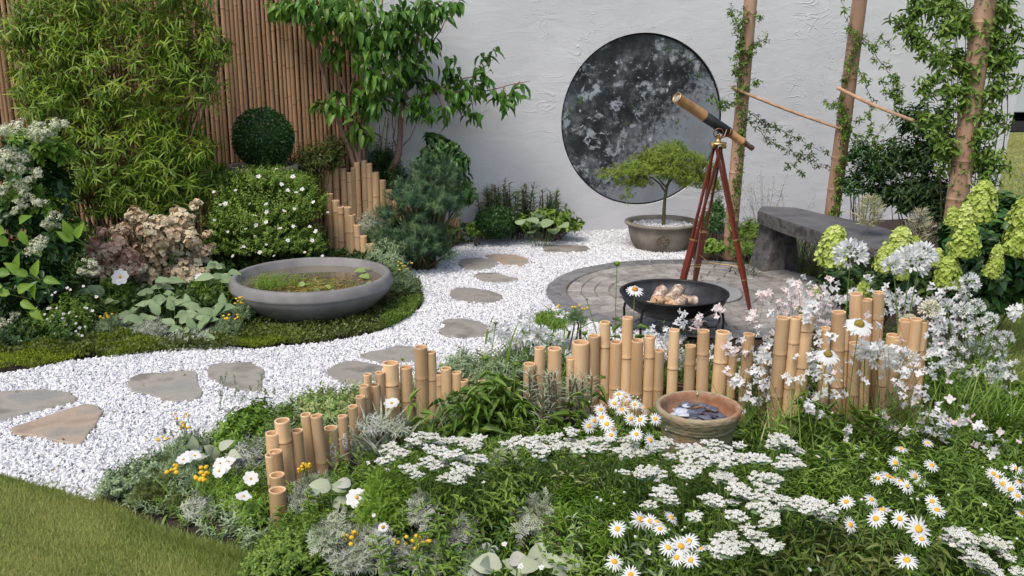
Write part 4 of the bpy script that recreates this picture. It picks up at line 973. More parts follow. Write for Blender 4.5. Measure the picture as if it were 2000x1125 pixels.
def flowering(name, label, cat, heads, protos, sfn, group=None, stem_r=.0022, leaves=None, face=.55, tilt=.45, centre=True, base=None, basespread=.07, up=.0, hname='flower', leafmat_=None, headz=0.0, smat=None):
    """heads: world points; protos: (petals, centre) pairs or single meshes"""
    Hd = [np.asarray(h[:3], float) for h in heads]; c = np.mean(Hd, 0); b = np.array([c[0], c[1]+.03, 0]) if base is None else np.asarray(base, float)
    t = thing(name, label, cat, b, group); g = Geo()
    for i, h in enumerate(Hd):
        foot = b + np.array([(h[0]-b[0])*.35+random.gauss(0, .02), (h[1]-b[1])*.35+random.gauss(0, .02), 0]); stem_to(g, foot, h-np.array([0, 0, .004]), stem_r)
        s = heads[i][3] if len(heads[i]) > 3 else 1.0; pr = protos[i % len(protos)]; R = hR(tilt, face=face)
        if isinstance(pr, tuple): flower(t, pr, h, R, s*random.uniform(.92, 1.08), hname)
        else: inst(hname, pr, t, h+np.array([0, 0, headz]), R, s*random.uniform(.9, 1.1))
    g.build('stems', smat or m_stem, t)
    if leaves:
        tm, mt, k, m, size, width, hgt, rad, ang = leaves; g = Geo()
        bb = b + np.c_[rng.normal(size=(k, 2))*rad, np.zeros(k)]; D = nrm(np.c_[(bb-b)[:, :2]*1.2+rng.normal(size=(k, 2))*.12, np.ones(k)]); sprigs(g, tm, bb, D, hgt*rng.uniform(.65, 1.1, k), m, size, width, ang); g.build('foliage', mt, t, kind='stuff')
    return t

g_farlawn = gm('far_grass', (.20, .21, .06), (.26, .26, .09), (.32, .31, .13), trans=.2, rough=.7)  # paler, yellower blade colours for the distant lawn
# ------------------------------------------------------------------ lawn grass
lx, ly = sample_poly(lawn_poly, 420000, []); keep = (ly > 2.3) & (ly < 5.0) & (np.abs(lx) < ly*.62+.15); lx, ly = lx[keep], ly[keep]
if len(lx) > 110000: sel = rng.permutation(len(lx))[:110000]; lx, ly = lx[sel], ly[sel]
def lawn(name, lx, ly, label, hgt=.034, wdt=.0032, z0=-.012, mat=g_lawn):
    n = len(lx); g = Geo(); d = nrm(np.c_[rng.normal(size=(n, 2))*.55, np.ones(n)]); X, Yv, Z = frames(d, rdir(n))
    h = hgt*rng.uniform(.5, 1.2, n)*(1+.25*np.sin(lx*5)*np.cos(ly*4)); hue = .5+.28*np.sin(lx*3.1+1.3*np.sin(ly*4.3))+.2*np.sin(lx*11+ly*7)*np.sin(ly*9)+rng.normal(size=n)*.22
    g.scatter(L_NEEDLE, np.c_[lx, ly, np.full(n, z0)], X, Yv, Z, wdt, h, h, np.clip(hue, 0, 1)); o = g.build(name, mat, loc=(0, 0, 0)); tag(o, label, 'grass', kind='stuff')
lawn('lawn_grass', lx, ly, 'short mown grass in the front left corner')
rl = gpoly([(1935, 545), (1985, 560), (2060, 560), (2100, 700), (2060, 830), (1975, 820), (1940, 760), (1915, 660)])
x_, y_ = sample_poly(rl, 60000, []); lawn('rough_grass', x_, y_, 'longer green grass at the right edge beyond the flowers', .05, .004, 0)
rw = np.array([(2.75, 2.2), (4.6, 2.2), (7.5, 9.5), (4.9, 10.1), (4.2, 8.4), (3.4, 6.6), (2.9, 5.4), (2.65, 4.4)]); x_, y_ = sample_poly(rw, 90000, []); lawn('side_lawn_grass', x_, y_, 'grass running past the right side of the flower beds', .045, .006, -.015)
bgp = gpoly([(1915, 262), (2080, 262), (2080, 430), (1915, 430)]); x_, y_ = sample_poly(bgp, 60000, []); lawn('far_lawn_grass', x_, y_, 'pale yellow green far lawn seen past the end of the wall', .04, .012, -.02, g_farlawn)

ex_, ey_ = [], []
for (x0, y0), (x1, y1) in zip(lawn_poly[1:12], lawn_poly[2:13]):
    q = rng.random(900); ex_.append(x0+(x1-x0)*q+rng.normal(size=900)*.016); ey_.append(y0+(y1-y0)*q+rng.normal(size=900)*.016)
lawn('lawn_edge_grass', np.concatenate(ex_), np.concatenate(ey_), 'ragged longer grass along the curved lawn edge', .05, .0034)
# ------------------------------------------------------------------ large bamboo clump
Yb = 7.35; bb = G(235, 512); bb = np.array([P(235, 500, Yb)[0], Yb, 0])
BB = [blob(240, 110, 165, 130, Yb, .45), blob(130, 200, 95, 60, Yb, .35), blob(235, 290, 180, 120, Yb, .45), blob(110, 60, 85, 80, Yb, .35), blob(375, 95, 62, 110, Yb, .3), blob(60, 125, 45, 70, Yb, .2), blob(250, -30, 170, 70, Yb, .4), blob(350, 310, 75, 95, Yb, .35), blob(180, 370, 110, 50, Yb, .3), blob(420, 100, 25, 30, Yb, .15), blob(30, 60, 45, 30, Yb, .15), blob(300, 390, 90, 45, Yb, .3)]
bam = thing('bamboo_clump', 'big dense leafy bamboo clump in front of the brown fence', 'bamboo', bb)
g = Geo(); B, D, L = bush_shoots(BB, 2600, .72, .25, -.9); L = np.minimum(L, .30)+.05
sprigs(g, L_LANCE, B, D, L, 10, .100, .0145, .25, droop=.34, jit=.5, t0=.45, tipsmall=.2); g.build('foliage', g_bamboo, bam, kind='stuff')
g = Geo(); tips = [b[0]+rdir(1)[0]*b[1]*.7 for b in BB for _ in range(4)]
for q in tips: a = bb+np.array([random.gauss(0, .22), random.gauss(0, .08), 0]); stem_to(g, a, q, .009, .10, 6)
for b_, d_, l_ in zip(B[::3], D[::3], L[::3]): tube(g, [b_-nrm(d_)*.08, b_+nrm(d_)*l_*.8], .0018, 3, 0, .4, cap=False)
g.build('canes', m_stemb, bam)

# ------------------------------------------------------------------ clipped box balls
def boxball(label, px, py, rpx, Y, flat=1.0, stand=0.0):
    c = P(px, py, Y); R = rpx*mpp(c); t = thing('box_ball', label, 'shrub', (c[0], c[1], max(c[2]-R*flat, 0))); g = Geo(); n = 7000
    u = rdir(n); r = 1-.12*rng.random(n)**2+.025*np.sin(u[:, 0]*9)*np.sin(u[:, 2]*8)+.02*np.sin(u[:, 1]*17+u[:, 2]*13)+(rng.random(n) > .97)*.05; p = c+u*np.array([1, 1, flat])*(R*r)[:, None]; d = nrm(u*.7+rng.normal(size=(n, 3))*.6); X, Yv, Z = frames(d, nrm(u+rng.normal(size=(n, 3))*.5))
    g.scatter(L_SMALL, p, X, Yv, Z, .015, .021, .021, np.clip(rng.random(n)*.8+.1*np.sin(u[:, 2]*5), 0, 1)); g.build('foliage', g_box, t, kind='stuff')
    g = Geo(); V, Fa = ICO3; g.add(c+V*np.array([1, 1, flat])*R*.88, Fa); tube(g, [(c[0], c[1], max(c[2]-R*flat, 0)-.02), c], .02, 6, 1); g.build('branches_or_core', [g_dark, m_stemb], t)  # solid dark ball filling the inside under the leaf shell, plus the trunk
boxball('neatly clipped dark green box ball before the bamboo fence', 514, 270, 57, 8.0)
boxball('low dark clipped box ball at the foot of the white wall', 969, 434, 40, 8.62, .72)

# ------------------------------------------------------------------ shrubs along the back
shrub('olive_shrub', 'loose olive green shrub between box ball and pale canes', 'shrub', [blob(620, 320, 62, 45, 8.35, .3), blob(585, 345, 55, 40, 8.2, .3), blob(650, 300, 30, 40, 8.4, .2)], L_SMALL, g_olive, 260, 16, .045, .022, .5)
shrub('dark_shrub', 'dark needled shrub in the corner under the right tree', 'shrub', [blob(745, 320, 40, 45, 8.75, .2), blob(765, 350, 45, 40, 8.7, .2), blob(735, 385, 40, 30, 8.6, .2)], L_LANCE, g_dark, 220, 16, .06, .014, .6, base=(P(745, 400, 8.7)[0], 8.7, 0))
t = shrub('white_flowering_shrub', 'wide fine leaved shrub dotted with small white flowers', 'shrub', [blob(520, 425, 120, 85, 7.35, .42), blob(590, 400, 55, 60, 7.4, .3), blob(450, 430, 55, 70, 7.3, .3), blob(520, 355, 70, 30, 7.4, .3), blob(600, 480, 45, 40, 7.25, .2), blob(440, 370, 45, 40, 7.5, .25), blob(520, 352, 60, 28, 7.55, .25), blob(575, 362, 50, 25, 7.6, .25), blob(455, 385, 30, 35, 7.5, .2), blob(430, 345, 22, 28, 7.7, .2), blob(520, 480, 115, 45, 7.25, .35), blob(430, 480, 50, 45, 7.2, .2)], L_SMALL, g_mid, 1900, 20, .032, .017, .45, inner=.6)
for px, py in [(562, 372), (572, 345), (578, 376), (520, 399), (488, 398), (497, 421), (548, 446), (545, 447), (498, 461), (521, 414), (573, 442), (605, 443), (617, 452), (640, 415), (590, 370), (505, 345), (540, 330), (470, 484), (418, 375), (430, 400), (440, 398), (476, 482), (508, 493), (520, 478), (455, 500), (610, 470), (562, 470), (595, 493), (535, 500), (575, 408), (550, 360), (418, 430), (500, 440), (460, 372), (520, 434), (445, 453), (480, 447), (630, 500), (555, 412), (612, 395)]:
    p = P(px, py, 7.35-.42*random.uniform(.75, .95)); flower(t, smallstar[0], p, hR(.9, face=.8), random.uniform(.8, 1.5), 'blossom')
# silver and grey mounds near the back canes
shrub('silver_mound', 'silvery grey mound beside the falling back palisade', 'plant', [blob(725, 445, 40, 35, 7.95, .2)], L_LANCE, g_silver, 90, 16, .05, .009, .5, nst=5)
shrub('grey_mound', 'grey green mound low between pine and water bowl', 'plant', [blob(752, 500, 42, 40, 7.25, .2), blob(775, 530, 35, 35, 7.0, .15)], L_LANCE, g_grey, 160, 16, .045, .010, .5, nst=6)
# pine
YP = 7.65
def pine(label, blobs, k):
    base = base_of(blobs); t = thing('dwarf_pine', label, 'conifer', base); g = Geo(); B, D, L = bush_shoots(blobs, k, .75, .4, -.6); L = np.full(len(B), .11)*rng.uniform(.7, 1.2, len(B))
    sprigs(g, L_NEEDLE, B+nrm(D)*.02, D, L, 60, .062, .0054, .42, t0=.0, jit=.35, tipsmall=.35, hj=.35); g.build('needles', g_pine, t, kind='stuff')
    g = Geo(); stems_to(g, base, B[::6], .018, .006, 5, .2); g.build('branches_or_core', m_bark2, t); return t
pine('blue green dwarf pine bushing over the pale canes', [blob(850, 345, 55, 45, YP+.15, .25), blob(805, 385, 50, 32, YP, .25), blob(855, 400, 55, 38, YP, .3), blob(775, 425, 45, 20, YP, .2), blob(810, 465, 72, 42, YP-.1, .3), blob(838, 470, 32, 36, YP-.05, .25), blob(760, 465, 30, 30, YP, .15), blob(872, 388, 26, 28, YP+.1, .2), blob(830, 500, 60, 18, YP-.1, .2)], 800)
# upright shrubs at the wall
def spires(name, label, pts, Y, hpx, mat, m=60, leaf=.035, wdt=.009, tm=L_LANCE, ang=.75, cat='shrub', lean=.08):
    b = [np.array([P(px, 440, Y)[0]+random.gauss(0, .02), Y+random.gauss(0, .04), 0]) for px in pts]; c = np.mean(b, 0); t = thing(name, label, cat, c); g = Geo(); Bs = np.array(b)
    Ls = np.array([P(px, hpx+random.uniform(-12, 18), Y)[2] for px in pts]); D = nrm(np.c_[rng.normal(size=(len(b), 2))*lean, np.ones(len(b))]); sprigs(g, tm, Bs, D, Ls, m, leaf, wdt, ang); g.build('foliage', mat, t, kind='stuff')
    g = Geo(); [tube(g, [p_, p_+d_*l_], .004, 4, cap=False) for p_, d_, l_ in zip(Bs, D, Ls)]; g.build('stems', m_stemb, t); return t
spires('upright_shrub', 'dark upright feathery shrub behind the low box ball', list(np.linspace(942, 1035, 30)), 8.86, 362, g_dark, 64, .105, .017, L_LANCE, .5)
spires('upright_shrub', 'smaller dark upright shrub right of the feathery one by the wall', list(np.linspace(1052, 1098, 16)), 8.9, 380, g_box, 56, .10, .017, L_LANCE, .5)
shrub('spreading_plant', 'leafy green plant spreading along the wall foot at centre', 'plant', [blob(1075, 430, 45, 22, 8.75, .18), blob(1112, 443, 28, 13, 8.75, .14), blob(1020, 440, 22, 18, 8.7, .12)], L_OVATE, g_mid, 95, 9, .075, .045, .5, nst=8)
def leafy(name, label, cat, leaves, mat, tm=L_BIG, width=.62, base=None, group=None, name_leaf='leaf', stalk=True, short=False):
    """a plant whose broad leaves are each an object; leaves: (point, direction, normal, length)"""
    b = np.mean([l[0] for l in leaves], 0) if base is None else np.asarray(base, float); b = np.array([b[0], b[1], 0]); t = thing(name, label, cat, b, group); mesh = []
    for k_ in range(4):
        g = Geo(); V, grp = tm; g.add(V*np.array([width, 1, 1])+rng.normal(size=V.shape)*.012, grp, r=.3+.4*random.random()); mesh.append(g.mesh(name_leaf, [mat]))
    gs = Geo()
    for i, (p, d, n_, l) in enumerate(leaves):
        X, Yv, Z = frames(np.asarray(d)[None], np.asarray(n_)[None]); inst(name_leaf, mesh[i % 4], t, p, mat3(np.stack([X[0], Yv[0], Z[0]], 1)), l*random.uniform(.9, 1.1))
        if stalk: f = (np.asarray(p)+np.array([-d[0]*.05, .14, -.07])) if short else b+(np.asarray(p)-b)*np.array([.3, .3, 0]); stem_to(gs, f, p, .003, .1)
    if stalk: gs.build('stalks', m_stem, t)
    return t
def leafset(specs, Y, length, drop=-.1, spread=.7, face=.8):
    out = []
    for px, py in specs:
        p = P(px, py, Y+random.gauss(0, .05)); p[2] = max(p[2], .03); a = random.uniform(0, 6.28); d = nrm(np.array([math.cos(a)*spread, math.sin(a)*spread-.25, drop+random.uniform(-.1, .35)])); n_ = nrm(np.array([random.gauss(0, .25), -face+random.gauss(0, .2), 1])); out.append((p, d, n_, length*random.uniform(.75, 1.15)))
    return out
leafy('heart_leaved_plant', 'pale veined heart leaved plant beside the low box ball', 'plant', leafset([(1016, 440), (1030, 428), (1045, 438), (1050, 425), (1068, 438), (1082, 446), (1094, 440), (1040, 450), (1060, 428), (1078, 430)], 8.55, .13), g_grey, L_ROUND, .85)
# tree behind the pine with hanging leaves (its own stem)
def hang(g, P_, size, width, mat=0, hue=None, sp=.9, dn=.75):
    n = len(P_); d = nrm(np.c_[rng.normal(size=(n, 2))*sp, -dn+rng.normal(size=n)*.45]); nn = nrm(np.c_[-d[:, :2]*-1, np.full(n, .9)]+rng.normal(size=(n, 3))*.35); X, Yv, Z = frames(d, nn); s_ = size*rng.uniform(.7, 1.15, n)
    r = np.clip((rng.random(n) if hue is None else hue)*.7+rng.random(n)*.3, 0, 1); g.scatter(L_DROOP, P_, X, Yv, Z, s_*width/size, s_, s_*.55, r, mat)
leaf_me = []
for k_ in range(4):
    g = Geo(); V, grp = L_DROOP; g.add(V*np.array([.42, 1, .55]), grp, r=.3+.15*k_); leaf_me.append(g.mesh('leaf', [g_tree]))
def tree(label, trunk_paths, clusters, Y, dens, size, parts=120, name='small_tree', mat=g_tree):
    base = trunk_paths[0][0][:3]; b = P(base[0], base[1], Y); b[2] = 0; t = thing(name, label, 'tree', b); gt = Geo()
    ends = []
    for path, r0, r1 in [(tp_[:-1], tp_[-1][0], tp_[-1][1]) for tp_ in trunk_paths]:
        pts = [P(p_[0], p_[1], Y+(p_[2] if len(p_) > 2 else 0)) for p_ in path]; pts = np.array(pts); q = []
        for a_, b_ in zip(pts[:-1], pts[1:]):
            for tt_ in (0, .33, .66): q.append(a_*(1-tt_)+b_*tt_+rng.normal(size=3)*.004)
        q.append(pts[-1]); q = np.array(q); tube(gt, q, np.linspace(r0, r1, len(q)), 9, 0, .5); ends += list(q[len(q)//3:])
    ends = np.array(ends); g = Geo(); allp = []; hues = []
    for cx, cy, cr_ in clusters:
        dy = -abs(random.gauss(0, .28)) if cr_ > 14 else -abs(random.gauss(0, .08)); c = P(cx, cy, Y+dy); s = cr_*mpp(c); n = max(int(dens*(cr_/20)**1.9), 4); p_ = c+rng.normal(size=(n, 3))*np.array([s*.55, s*.55, s*.45]); allp.append(p_); hues.append(np.full(n, random.random()))
        e = ends[np.argmin(np.linalg.norm(ends-c, axis=1))]; mid = (e+c)/2+np.array([0, 0, .03]); tube(gt, [e, mid, c], [.006, .004, .002], 5, 0, .5, cap=False)
        for q in p_[:5]: tube(gt, [c, q], .0015, 3, 0, .5, cap=False)
    gt.build('trunk', m_bark, t); ap = np.concatenate(allp); hu = np.concatenate(hues); order = np.argsort(ap[:, 1]); cand = order[:parts*3][rng.permutation(parts*3)[:parts]] if parts else []
    mask = np.ones(len(ap), bool)
    for i_ in cand:
        mask[i_] = False; d = nrm(np.array([random.gauss(0, .9), random.gauss(0, .9), -.75+random.gauss(0, .4)])); X, Yv, Z = frames(d[None], nrm(np.array([d[0], d[1], .9]))[None]); inst('leaf', leaf_me[i_ % 4], t, ap[i_], mat3(np.stack([X[0], Yv[0], Z[0]], 1)), size*random.uniform(.8, 1.15))
    hang(g, ap[mask], size, size*.42, 0, hu[mask]); g.build('crown', mat, t, kind='stuff'); return t
YT = 8.5
tree('multi stemmed small tree leaning left before the bamboo fence',
     [[(697, 480), (693, 330), (689, 314), (671, 257), (653, 224), (638, 175), (620, 97), (599, 39), (590, -20), (.026, .012)], [(702, 480), (699, 311), (689, 272), (680, 230), (677, 193), (671, 163), (655, 140), (638, 128), (615, 60), (.020, .007)], [(704, 478), (701, 300), (702, 250), (715, 190), (731, 121), (742, 40), (750, -20), (.018, .007)], [(676, 195), (690, 160), (700, 100), (712, 40), (.012, .006)]],
     [(560, 12, 22), (548, 5, 14), (600, 8, 28), (580, 22, 18), (650, 20, 36), (628, 45, 22), (700, 25, 42), (690, 70, 36), (650, 100, 18), (735, 75, 36), (720, 112, 30), (740, 150, 26), (640, 205, 16), (625, 203, 12), (660, 203, 16), (672, 205, 12), (700, 190, 20), (722, 190, 20), (718, 218, 18), (735, 205, 16), (700, 248, 18), (715, 262, 14), (685, 262, 10), (660, 180, 12), (660, 120, 12), (665, 95, 12), (705, 160, 14), (540, 15, 14), (570, 30, 10), (612, 60, 12)], YT-.05, 27, .12, 90)
tree('small tree with reddish trunk and drooping leaves over the white wall',
     [[(758, 485), (762, 335), (780, 302), (783, 242), (789, 187), (801, 151), (810, 106), (818, 60), (821, 0), (824, -40), (.033, .012)], [(788, 195), (815, 190), (850, 178), (885, 160), (920, 150), (950, 130), (970, 110), (.011, .003)], [(850, 178), (900, 180), (950, 178), (1000, 165), (1035, 158), (.008, .003)], [(810, 106), (835, 95), (855, 69), (875, 35), (895, 3), (905, -20), (.007, .004)], [(783, 290), (800, 270), (812, 245), (.007, .003)], [(778, 300), (768, 270), (765, 230), (770, 190), (.008, .003)], [(800, 160), (780, 130), (770, 90), (760, 30), (.010, .005)]],
     [(790, 30, 34), (765, 45, 30), (770, 85, 30), (795, 80, 24), (805, 115, 22), (775, 120, 24), (790, 145, 18), (765, 160, 22), (745, 180, 14), (755, 200, 16), (820, 30, 22), (825, 70, 16), (840, 80, 14), (830, 105, 9), (845, 45, 14), (862, 20, 20), (880, 8, 16), (835, 10, 20), (825, 130, 14), (815, 155, 13), (835, 160, 10), (820, 188, 18), (802, 215, 16), (830, 215, 16), (815, 205, 14), (850, 172, 18), (880, 135, 18), (872, 118, 12), (890, 150, 14), (885, 180, 18), (915, 172, 18), (905, 205, 14), (925, 222, 14), (875, 212, 12), (868, 228, 10), (895, 190, 14), (938, 130, 13), (950, 112, 10), (962, 98, 7), (945, 150, 14), (930, 170, 12), (970, 182, 14), (990, 192, 15), (1005, 180, 13), (1018, 168, 9), (985, 205, 10), (780, 190, 12)], YT+.15, 25, .12, 110)
shrub('drooping_sapling', 'dark leaved sapling behind the dwarf pine against white wall', 'tree', [blob(870, 290, 32, 30, 8.5, .2), blob(850, 320, 45, 40, 8.5, .2), blob(895, 320, 28, 35, 8.5, .2), blob(905, 375, 24, 40, 8.5, .18), blob(845, 268, 14, 10, 8.5, .1)], L_DROOP, g_box, 150, 8, .12, .056, .1, droop=.5, nst=10, base=(P(870, 450, 8.5)[0], 8.5, 0))
shrub('low_green_plant', 'small fresh green plant beside last back cane', 'plant', [blob(922, 452, 16, 18, 8.5, .1), blob(935, 455, 18, 12, 8.6, .1)], L_SMALL, g_mid, 60, 12, .04, .022, .5, nst=4)
g = Geo(); t = thing('bare_twiggy_shrub', 'bare dark twiggy shrub in the shade by the wall corner', 'shrub', (P(745, 470, 8.85)[0], 8.85, 0))
for i in range(26):
    a = ORIG[t.name]; px, py = random.uniform(722, 775), random.uniform(225, 300); q = P(px, py, 8.85+random.gauss(0, .06)); stem_to(g, a, q, .004, .08, 4)
    for j in range(5): r_ = a+(q-a)*random.uniform(.5, .95); stem_to(g, r_, r_+np.array([random.gauss(0, .05), random.gauss(0, .04), random.uniform(.02, .09)]), .0015, .1, 3)
g.build('twigs', m_stemb, t)

# ------------------------------------------------------------------ bonsai maple
YM = pb[1]; t = thing('bonsai_maple', 'flat topped light green dwarf maple in the grey pot', 'tree', (pb[0], pb[1], hp-.06)); gt = Geo()
def pth(pts, r0, r1, dy=0):
    q = [P(a, b, YM+(c if True else 0)) for a, b, c in pts]; tube(gt, q, np.linspace(r0, r1, len(q)), 8, 0, .5)
pth([(1296, 440, 0), (1297, 410, 0), (1299, 385, 0), (1303, 362, .0), (1318, 340, .02), (1335, 318, .05), (1350, 300, .1)], .018, .006)
pth([(1299, 375, 0), (1290, 360, 0), (1275, 348, -.05), (1250, 340, -.1), (1215, 335, -.1), (1185, 340, -.1)], .009, .003)
pth([(1305, 358, 0), (1315, 320, -.1), (1310, 295, -.15)], .009, .003); pth([(1320, 338, .03), (1350, 335, 0), (1375, 345, 0), (1390, 365, 0)], .008, .002); pth([(1300, 365, 0), (1270, 330, .15), (1250, 300, .2)], .008, .003)
gt.build('trunk', m_bark2, t); g = Geo()
MB = [blob(1305, 300, 62, 20, YM, .30), blob(1345, 310, 45, 22, YM, .25), blob(1265, 315, 50, 18, YM, .28), blob(1225, 330, 45, 13, YM-.05, .2), blob(1190, 340, 28, 10, YM-.1, .12), blob(1320, 335, 50, 14, YM-.05, .25), blob(1375, 325, 22, 20, YM, .15), blob(1310, 283, 35, 10, YM, .15), blob(1392, 355, 16, 16, YM, .1), blob(1225, 375, 9, 30, YM-.1, .06), blob(1398, 385, 10, 18, YM, .06), blob(1250, 350, 30, 12, YM, .15), blob(1345, 345, 42, 20, YM, .2), blob(1225, 348, 36, 15, YM, .15), blob(1290, 325, 60, 20, YM, .3), blob(1380, 350, 20, 22, YM, .12)]
MB = [(c_, R_*1.12) for c_, R_ in MB]; B, D, L = bush_shoots(MB, 1500, .7, .0, -.9); sprigs(g, L_DISS, B, D, np.full(len(B), .06), 6, .042, .026, .2, droop=.35, jit=.4); g.build('crown', g_acer, t, kind='stuff')

# ------------------------------------------------------------------ plants round the bench and poles
shrub('fern_clump', 'dark ferny clump behind the tripod legs at wall foot', 'plant', [blob(1390, 440, 28, 40, 8.3, .2), blob(1400, 420, 18, 30, 8.4, .15)], L_DISS, g_box, 120, 10, .06, .035, .5, nst=5)
shrub('geranium', 'low bright green geranium between tripod and slim pole', 'plant', [blob(1390, 485, 26, 18, 8.0, .14)], L_ROUND, g_mid, 60, 8, .045, .038, .4, nst=4)
shrub('ferny_plant', 'soft pale green ferny plant between slim pole and bench', 'plant', [blob(1465, 455, 30, 30, 8.1, .2), blob(1450, 490, 26, 24, 7.9, .15)], L_DISS, g_mid, 150, 10, .05, .025, .4, nst=5)
for nm, px, py, n_, ln, lab in [('g', 1575, 420, 46, .52, 'arching grass tuft behind the bench left of middle pole'), ('g', 1640, 432, 40, .50, 'arching grass tuft behind the bench at the middle pole'), ('g', 1460, 505, 40, .20, 'wiry grass tuft at the foot of the slim pole'), ('g', 1590, 500, 60, .30, 'dark grass tuft growing under the stone bench')]:
    tuft('grass_tuft', lab, 'grass', np.array([P(px, 460, 7.9 if py < 450 else 7.5)[0], 8.0 if py < 450 else 7.45, 0]), n_, ln, .008, g_grey if py < 450 else g_olive, .35, .06)
def wispy(label, pts, Y, top, n=14):
    b = np.array([P(pts, 470, Y)[0], Y, 0]); t = thing('wispy_plant', label, 'plant', b); g = Geo(); gl = Geo()
    for i in range(n):
        q = P(pts+random.gauss(0, 28), top+random.uniform(-10, 60), Y+random.gauss(0, .08)); stem_to(g, b+np.array([random.gauss(0, .03), 0, 0]), q, .0015, .1, 3)
        k = 26; tt_ = rng.random(k)*.45+.6; pp = b+(q-b)*tt_[:, None]+rng.normal(size=(k, 3))*.022; gl.scatter(L_SMALL, pp, *frames(rdir(k), rdir(k)), .007, .012, .012, rng.random(k))
    g.build('stems', m_stemb, t); gl.build('seed_heads', g_paleg, t, kind='stuff')
wispy('wispy brown seed heads against the wall right of slim pole', 1490, 8.25, 335); wispy('wispy seed heads rising behind the left bench end', 1540, 8.2, 385, 8)
g_climb = gm('climber_leaf', (.05, .105, .018), (.09, .165, .03), (.16, .24, .05), trans=.3)
# climbers -------------------------------------------------------------------------
def climber(label, vines, Y, dens, size, mat, spread=.05, name='climber', r=.0035, parts=0):
    """vines: lists of (px, py[, dy]); leaves in opposite pairs along them"""
    b = P(vines[0][0][0], vines[0][0][1], Y); b[2] = 0; t = thing(name, label, 'climbing plant', b); gs = Geo(); g = Geo(); Bp = []; Dp = []
    for v in vines:
        pts = np.array([P(q[0], q[1], Y+(q[2] if len(q) > 2 else 0)) for q in v]); q = []
        for a_, c_ in zip(pts[:-1], pts[1:]):
            m_ = max(int(np.linalg.norm(c_-a_)/.05), 2)
            for k_ in range(m_): q.append(a_+(c_-a_)*k_/m_+rng.normal(size=3)*.008)
        q.append(pts[-1]); q = np.array(q); tube(gs, q, np.linspace(r, r*.5, len(q)), 5, 0, .5, cap=False)
        L_ = np.linalg.norm(np.diff(q, axis=0), axis=1).sum(); n = int(L_*dens); idx = rng.integers(0, len(q)-1, n); f = rng.random((n, 1)); st = q[idx]*(1-f)+q[idx+1]*f
        d = nrm(rng.normal(size=(n, 3))+np.array([0, -.3, .1])); tube_pts = st+d*spread*rng.uniform(.2, 1, (n, 1))
        for a_, c_ in zip(st[:60], tube_pts[:60]): tube(gs, [a_, c_], .0012, 3, 0, .5, cap=False)
        Bp.append(st); Dp.append(d)
    B = np.concatenate(Bp); D = np.concatenate(Dp); sprigs(g, L_OVATE, B, D, np.full(len(B), spread), 4, size, size*.42, .45, t0=.2, jit=.4, droop=.15); g.build('leaves', mat, t, kind='stuff'); gs.build('vines', m_stemb, t); return t
y1, y2, y3 = pl1[0][1]-.06, pl2[0][1]-.06, pl3[0][1]
climber('small leaved climber wound round the slim bamboo pole', [[(1425, 490), (1440, 330), (1452, 230), (1440, 180), (1455, 120), (1442, 60), (1460, 10)], [(1452, 120), (1478, 90), (1500, 70)], [(1448, 60), (1432, 30), (1425, 18)], [(1450, 175), (1470, 160), (1482, 165)], [(1450, 200), (1420, 205), (1385, 190)], [(1450, 80), (1436, 110), (1436, 150)], [(1470, 30), (1480, 32)]], y1, 105, .042, g_mid, .05)
climber('thin trailing climber stretched between slim and middle pole', [[(1450, 210), (1500, 245), (1560, 272), (1620, 305), (1640, 320)], [(1455, 230), (1490, 265), (1530, 290), (1580, 310), (1640, 345)], [(1500, 245), (1495, 260), (1490, 278)], [(1540, 285), (1545, 270), (1550, 250)], [(1575, 345), (1545, 325), (1530, 325)], [(1600, 300), (1570, 305), (1545, 325)]], (y1+y2)/2, 42, .042, g_dark, .045)
climber('open stemmed climber on and right of the middle pole', [[(1630, 420), (1650, 260), (1640, 200), (1675, 80), (1650, 30), (1640, -10)], [(1678, 70), (1720, 120), (1755, 170), (1760, 210), (1780, 240)], [(1745, 145), (1750, 190), (1740, 230), (1710, 270), (1705, 330)], [(1680, 130), (1690, 160), (1700, 200), (1700, 260)], [(1700, 90), (1720, 75), (1740, 95)], [(1610, 200), (1640, 210), (1660, 235), (1690, 240)], [(1645, 250), (1680, 265), (1700, 300), (1690, 350)], [(1760, 200), (1730, 180), (1720, 150)], [(1650, 255), (1680, 300), (1720, 320), (1750, 350)], [(1640, 340), (1660, 310), (1700, 290), (1760, 270)]], y2-.02, 62, .046, g_mid, .05)
climber('lush climber smothering the thickest bamboo pole at right', [[(1860, 500), (1880, 360), (1905, 260), (1890, 180), (1925, 60), (1920, -20)], [(1915, 60), (1870, 40), (1830, 30), (1790, 10), (1780, -10)], [(1900, 160), (1860, 130), (1820, 120), (1790, 70), (1785, 20)], [(1890, 200), (1850, 180), (1830, 140)], [(1905, 60), (1950, 80), (1985, 60)], [(1905, 110), (1950, 130), (1990, 100)], [(1895, 190), (1940, 190), (1960, 150)], [(1880, 260), (1930, 260), (1965, 240)], [(1860, 300), (1840, 250), (1850, 200), (1870, 160)], [(1900, 300), (1940, 300), (1960, 340)], [(1830, 100), (1850, 60), (1880, 20)], [(1940, 200), (1945, 120), (1950, 40)], [(1850, 330), (1830, 280), (1810, 230), (1800, 160)], [(1960, 60), (1965, 20), (1960, -10)], [(1740, 40), (1770, 60), (1810, 90)], [(1925, 330), (1935, 370), (1945, 390)], [(1970, 165), (1995, 165)], [(1880, 220), (1910, 225), (1945, 225)]], y3-.02, 105, .070, g_climb, .08)
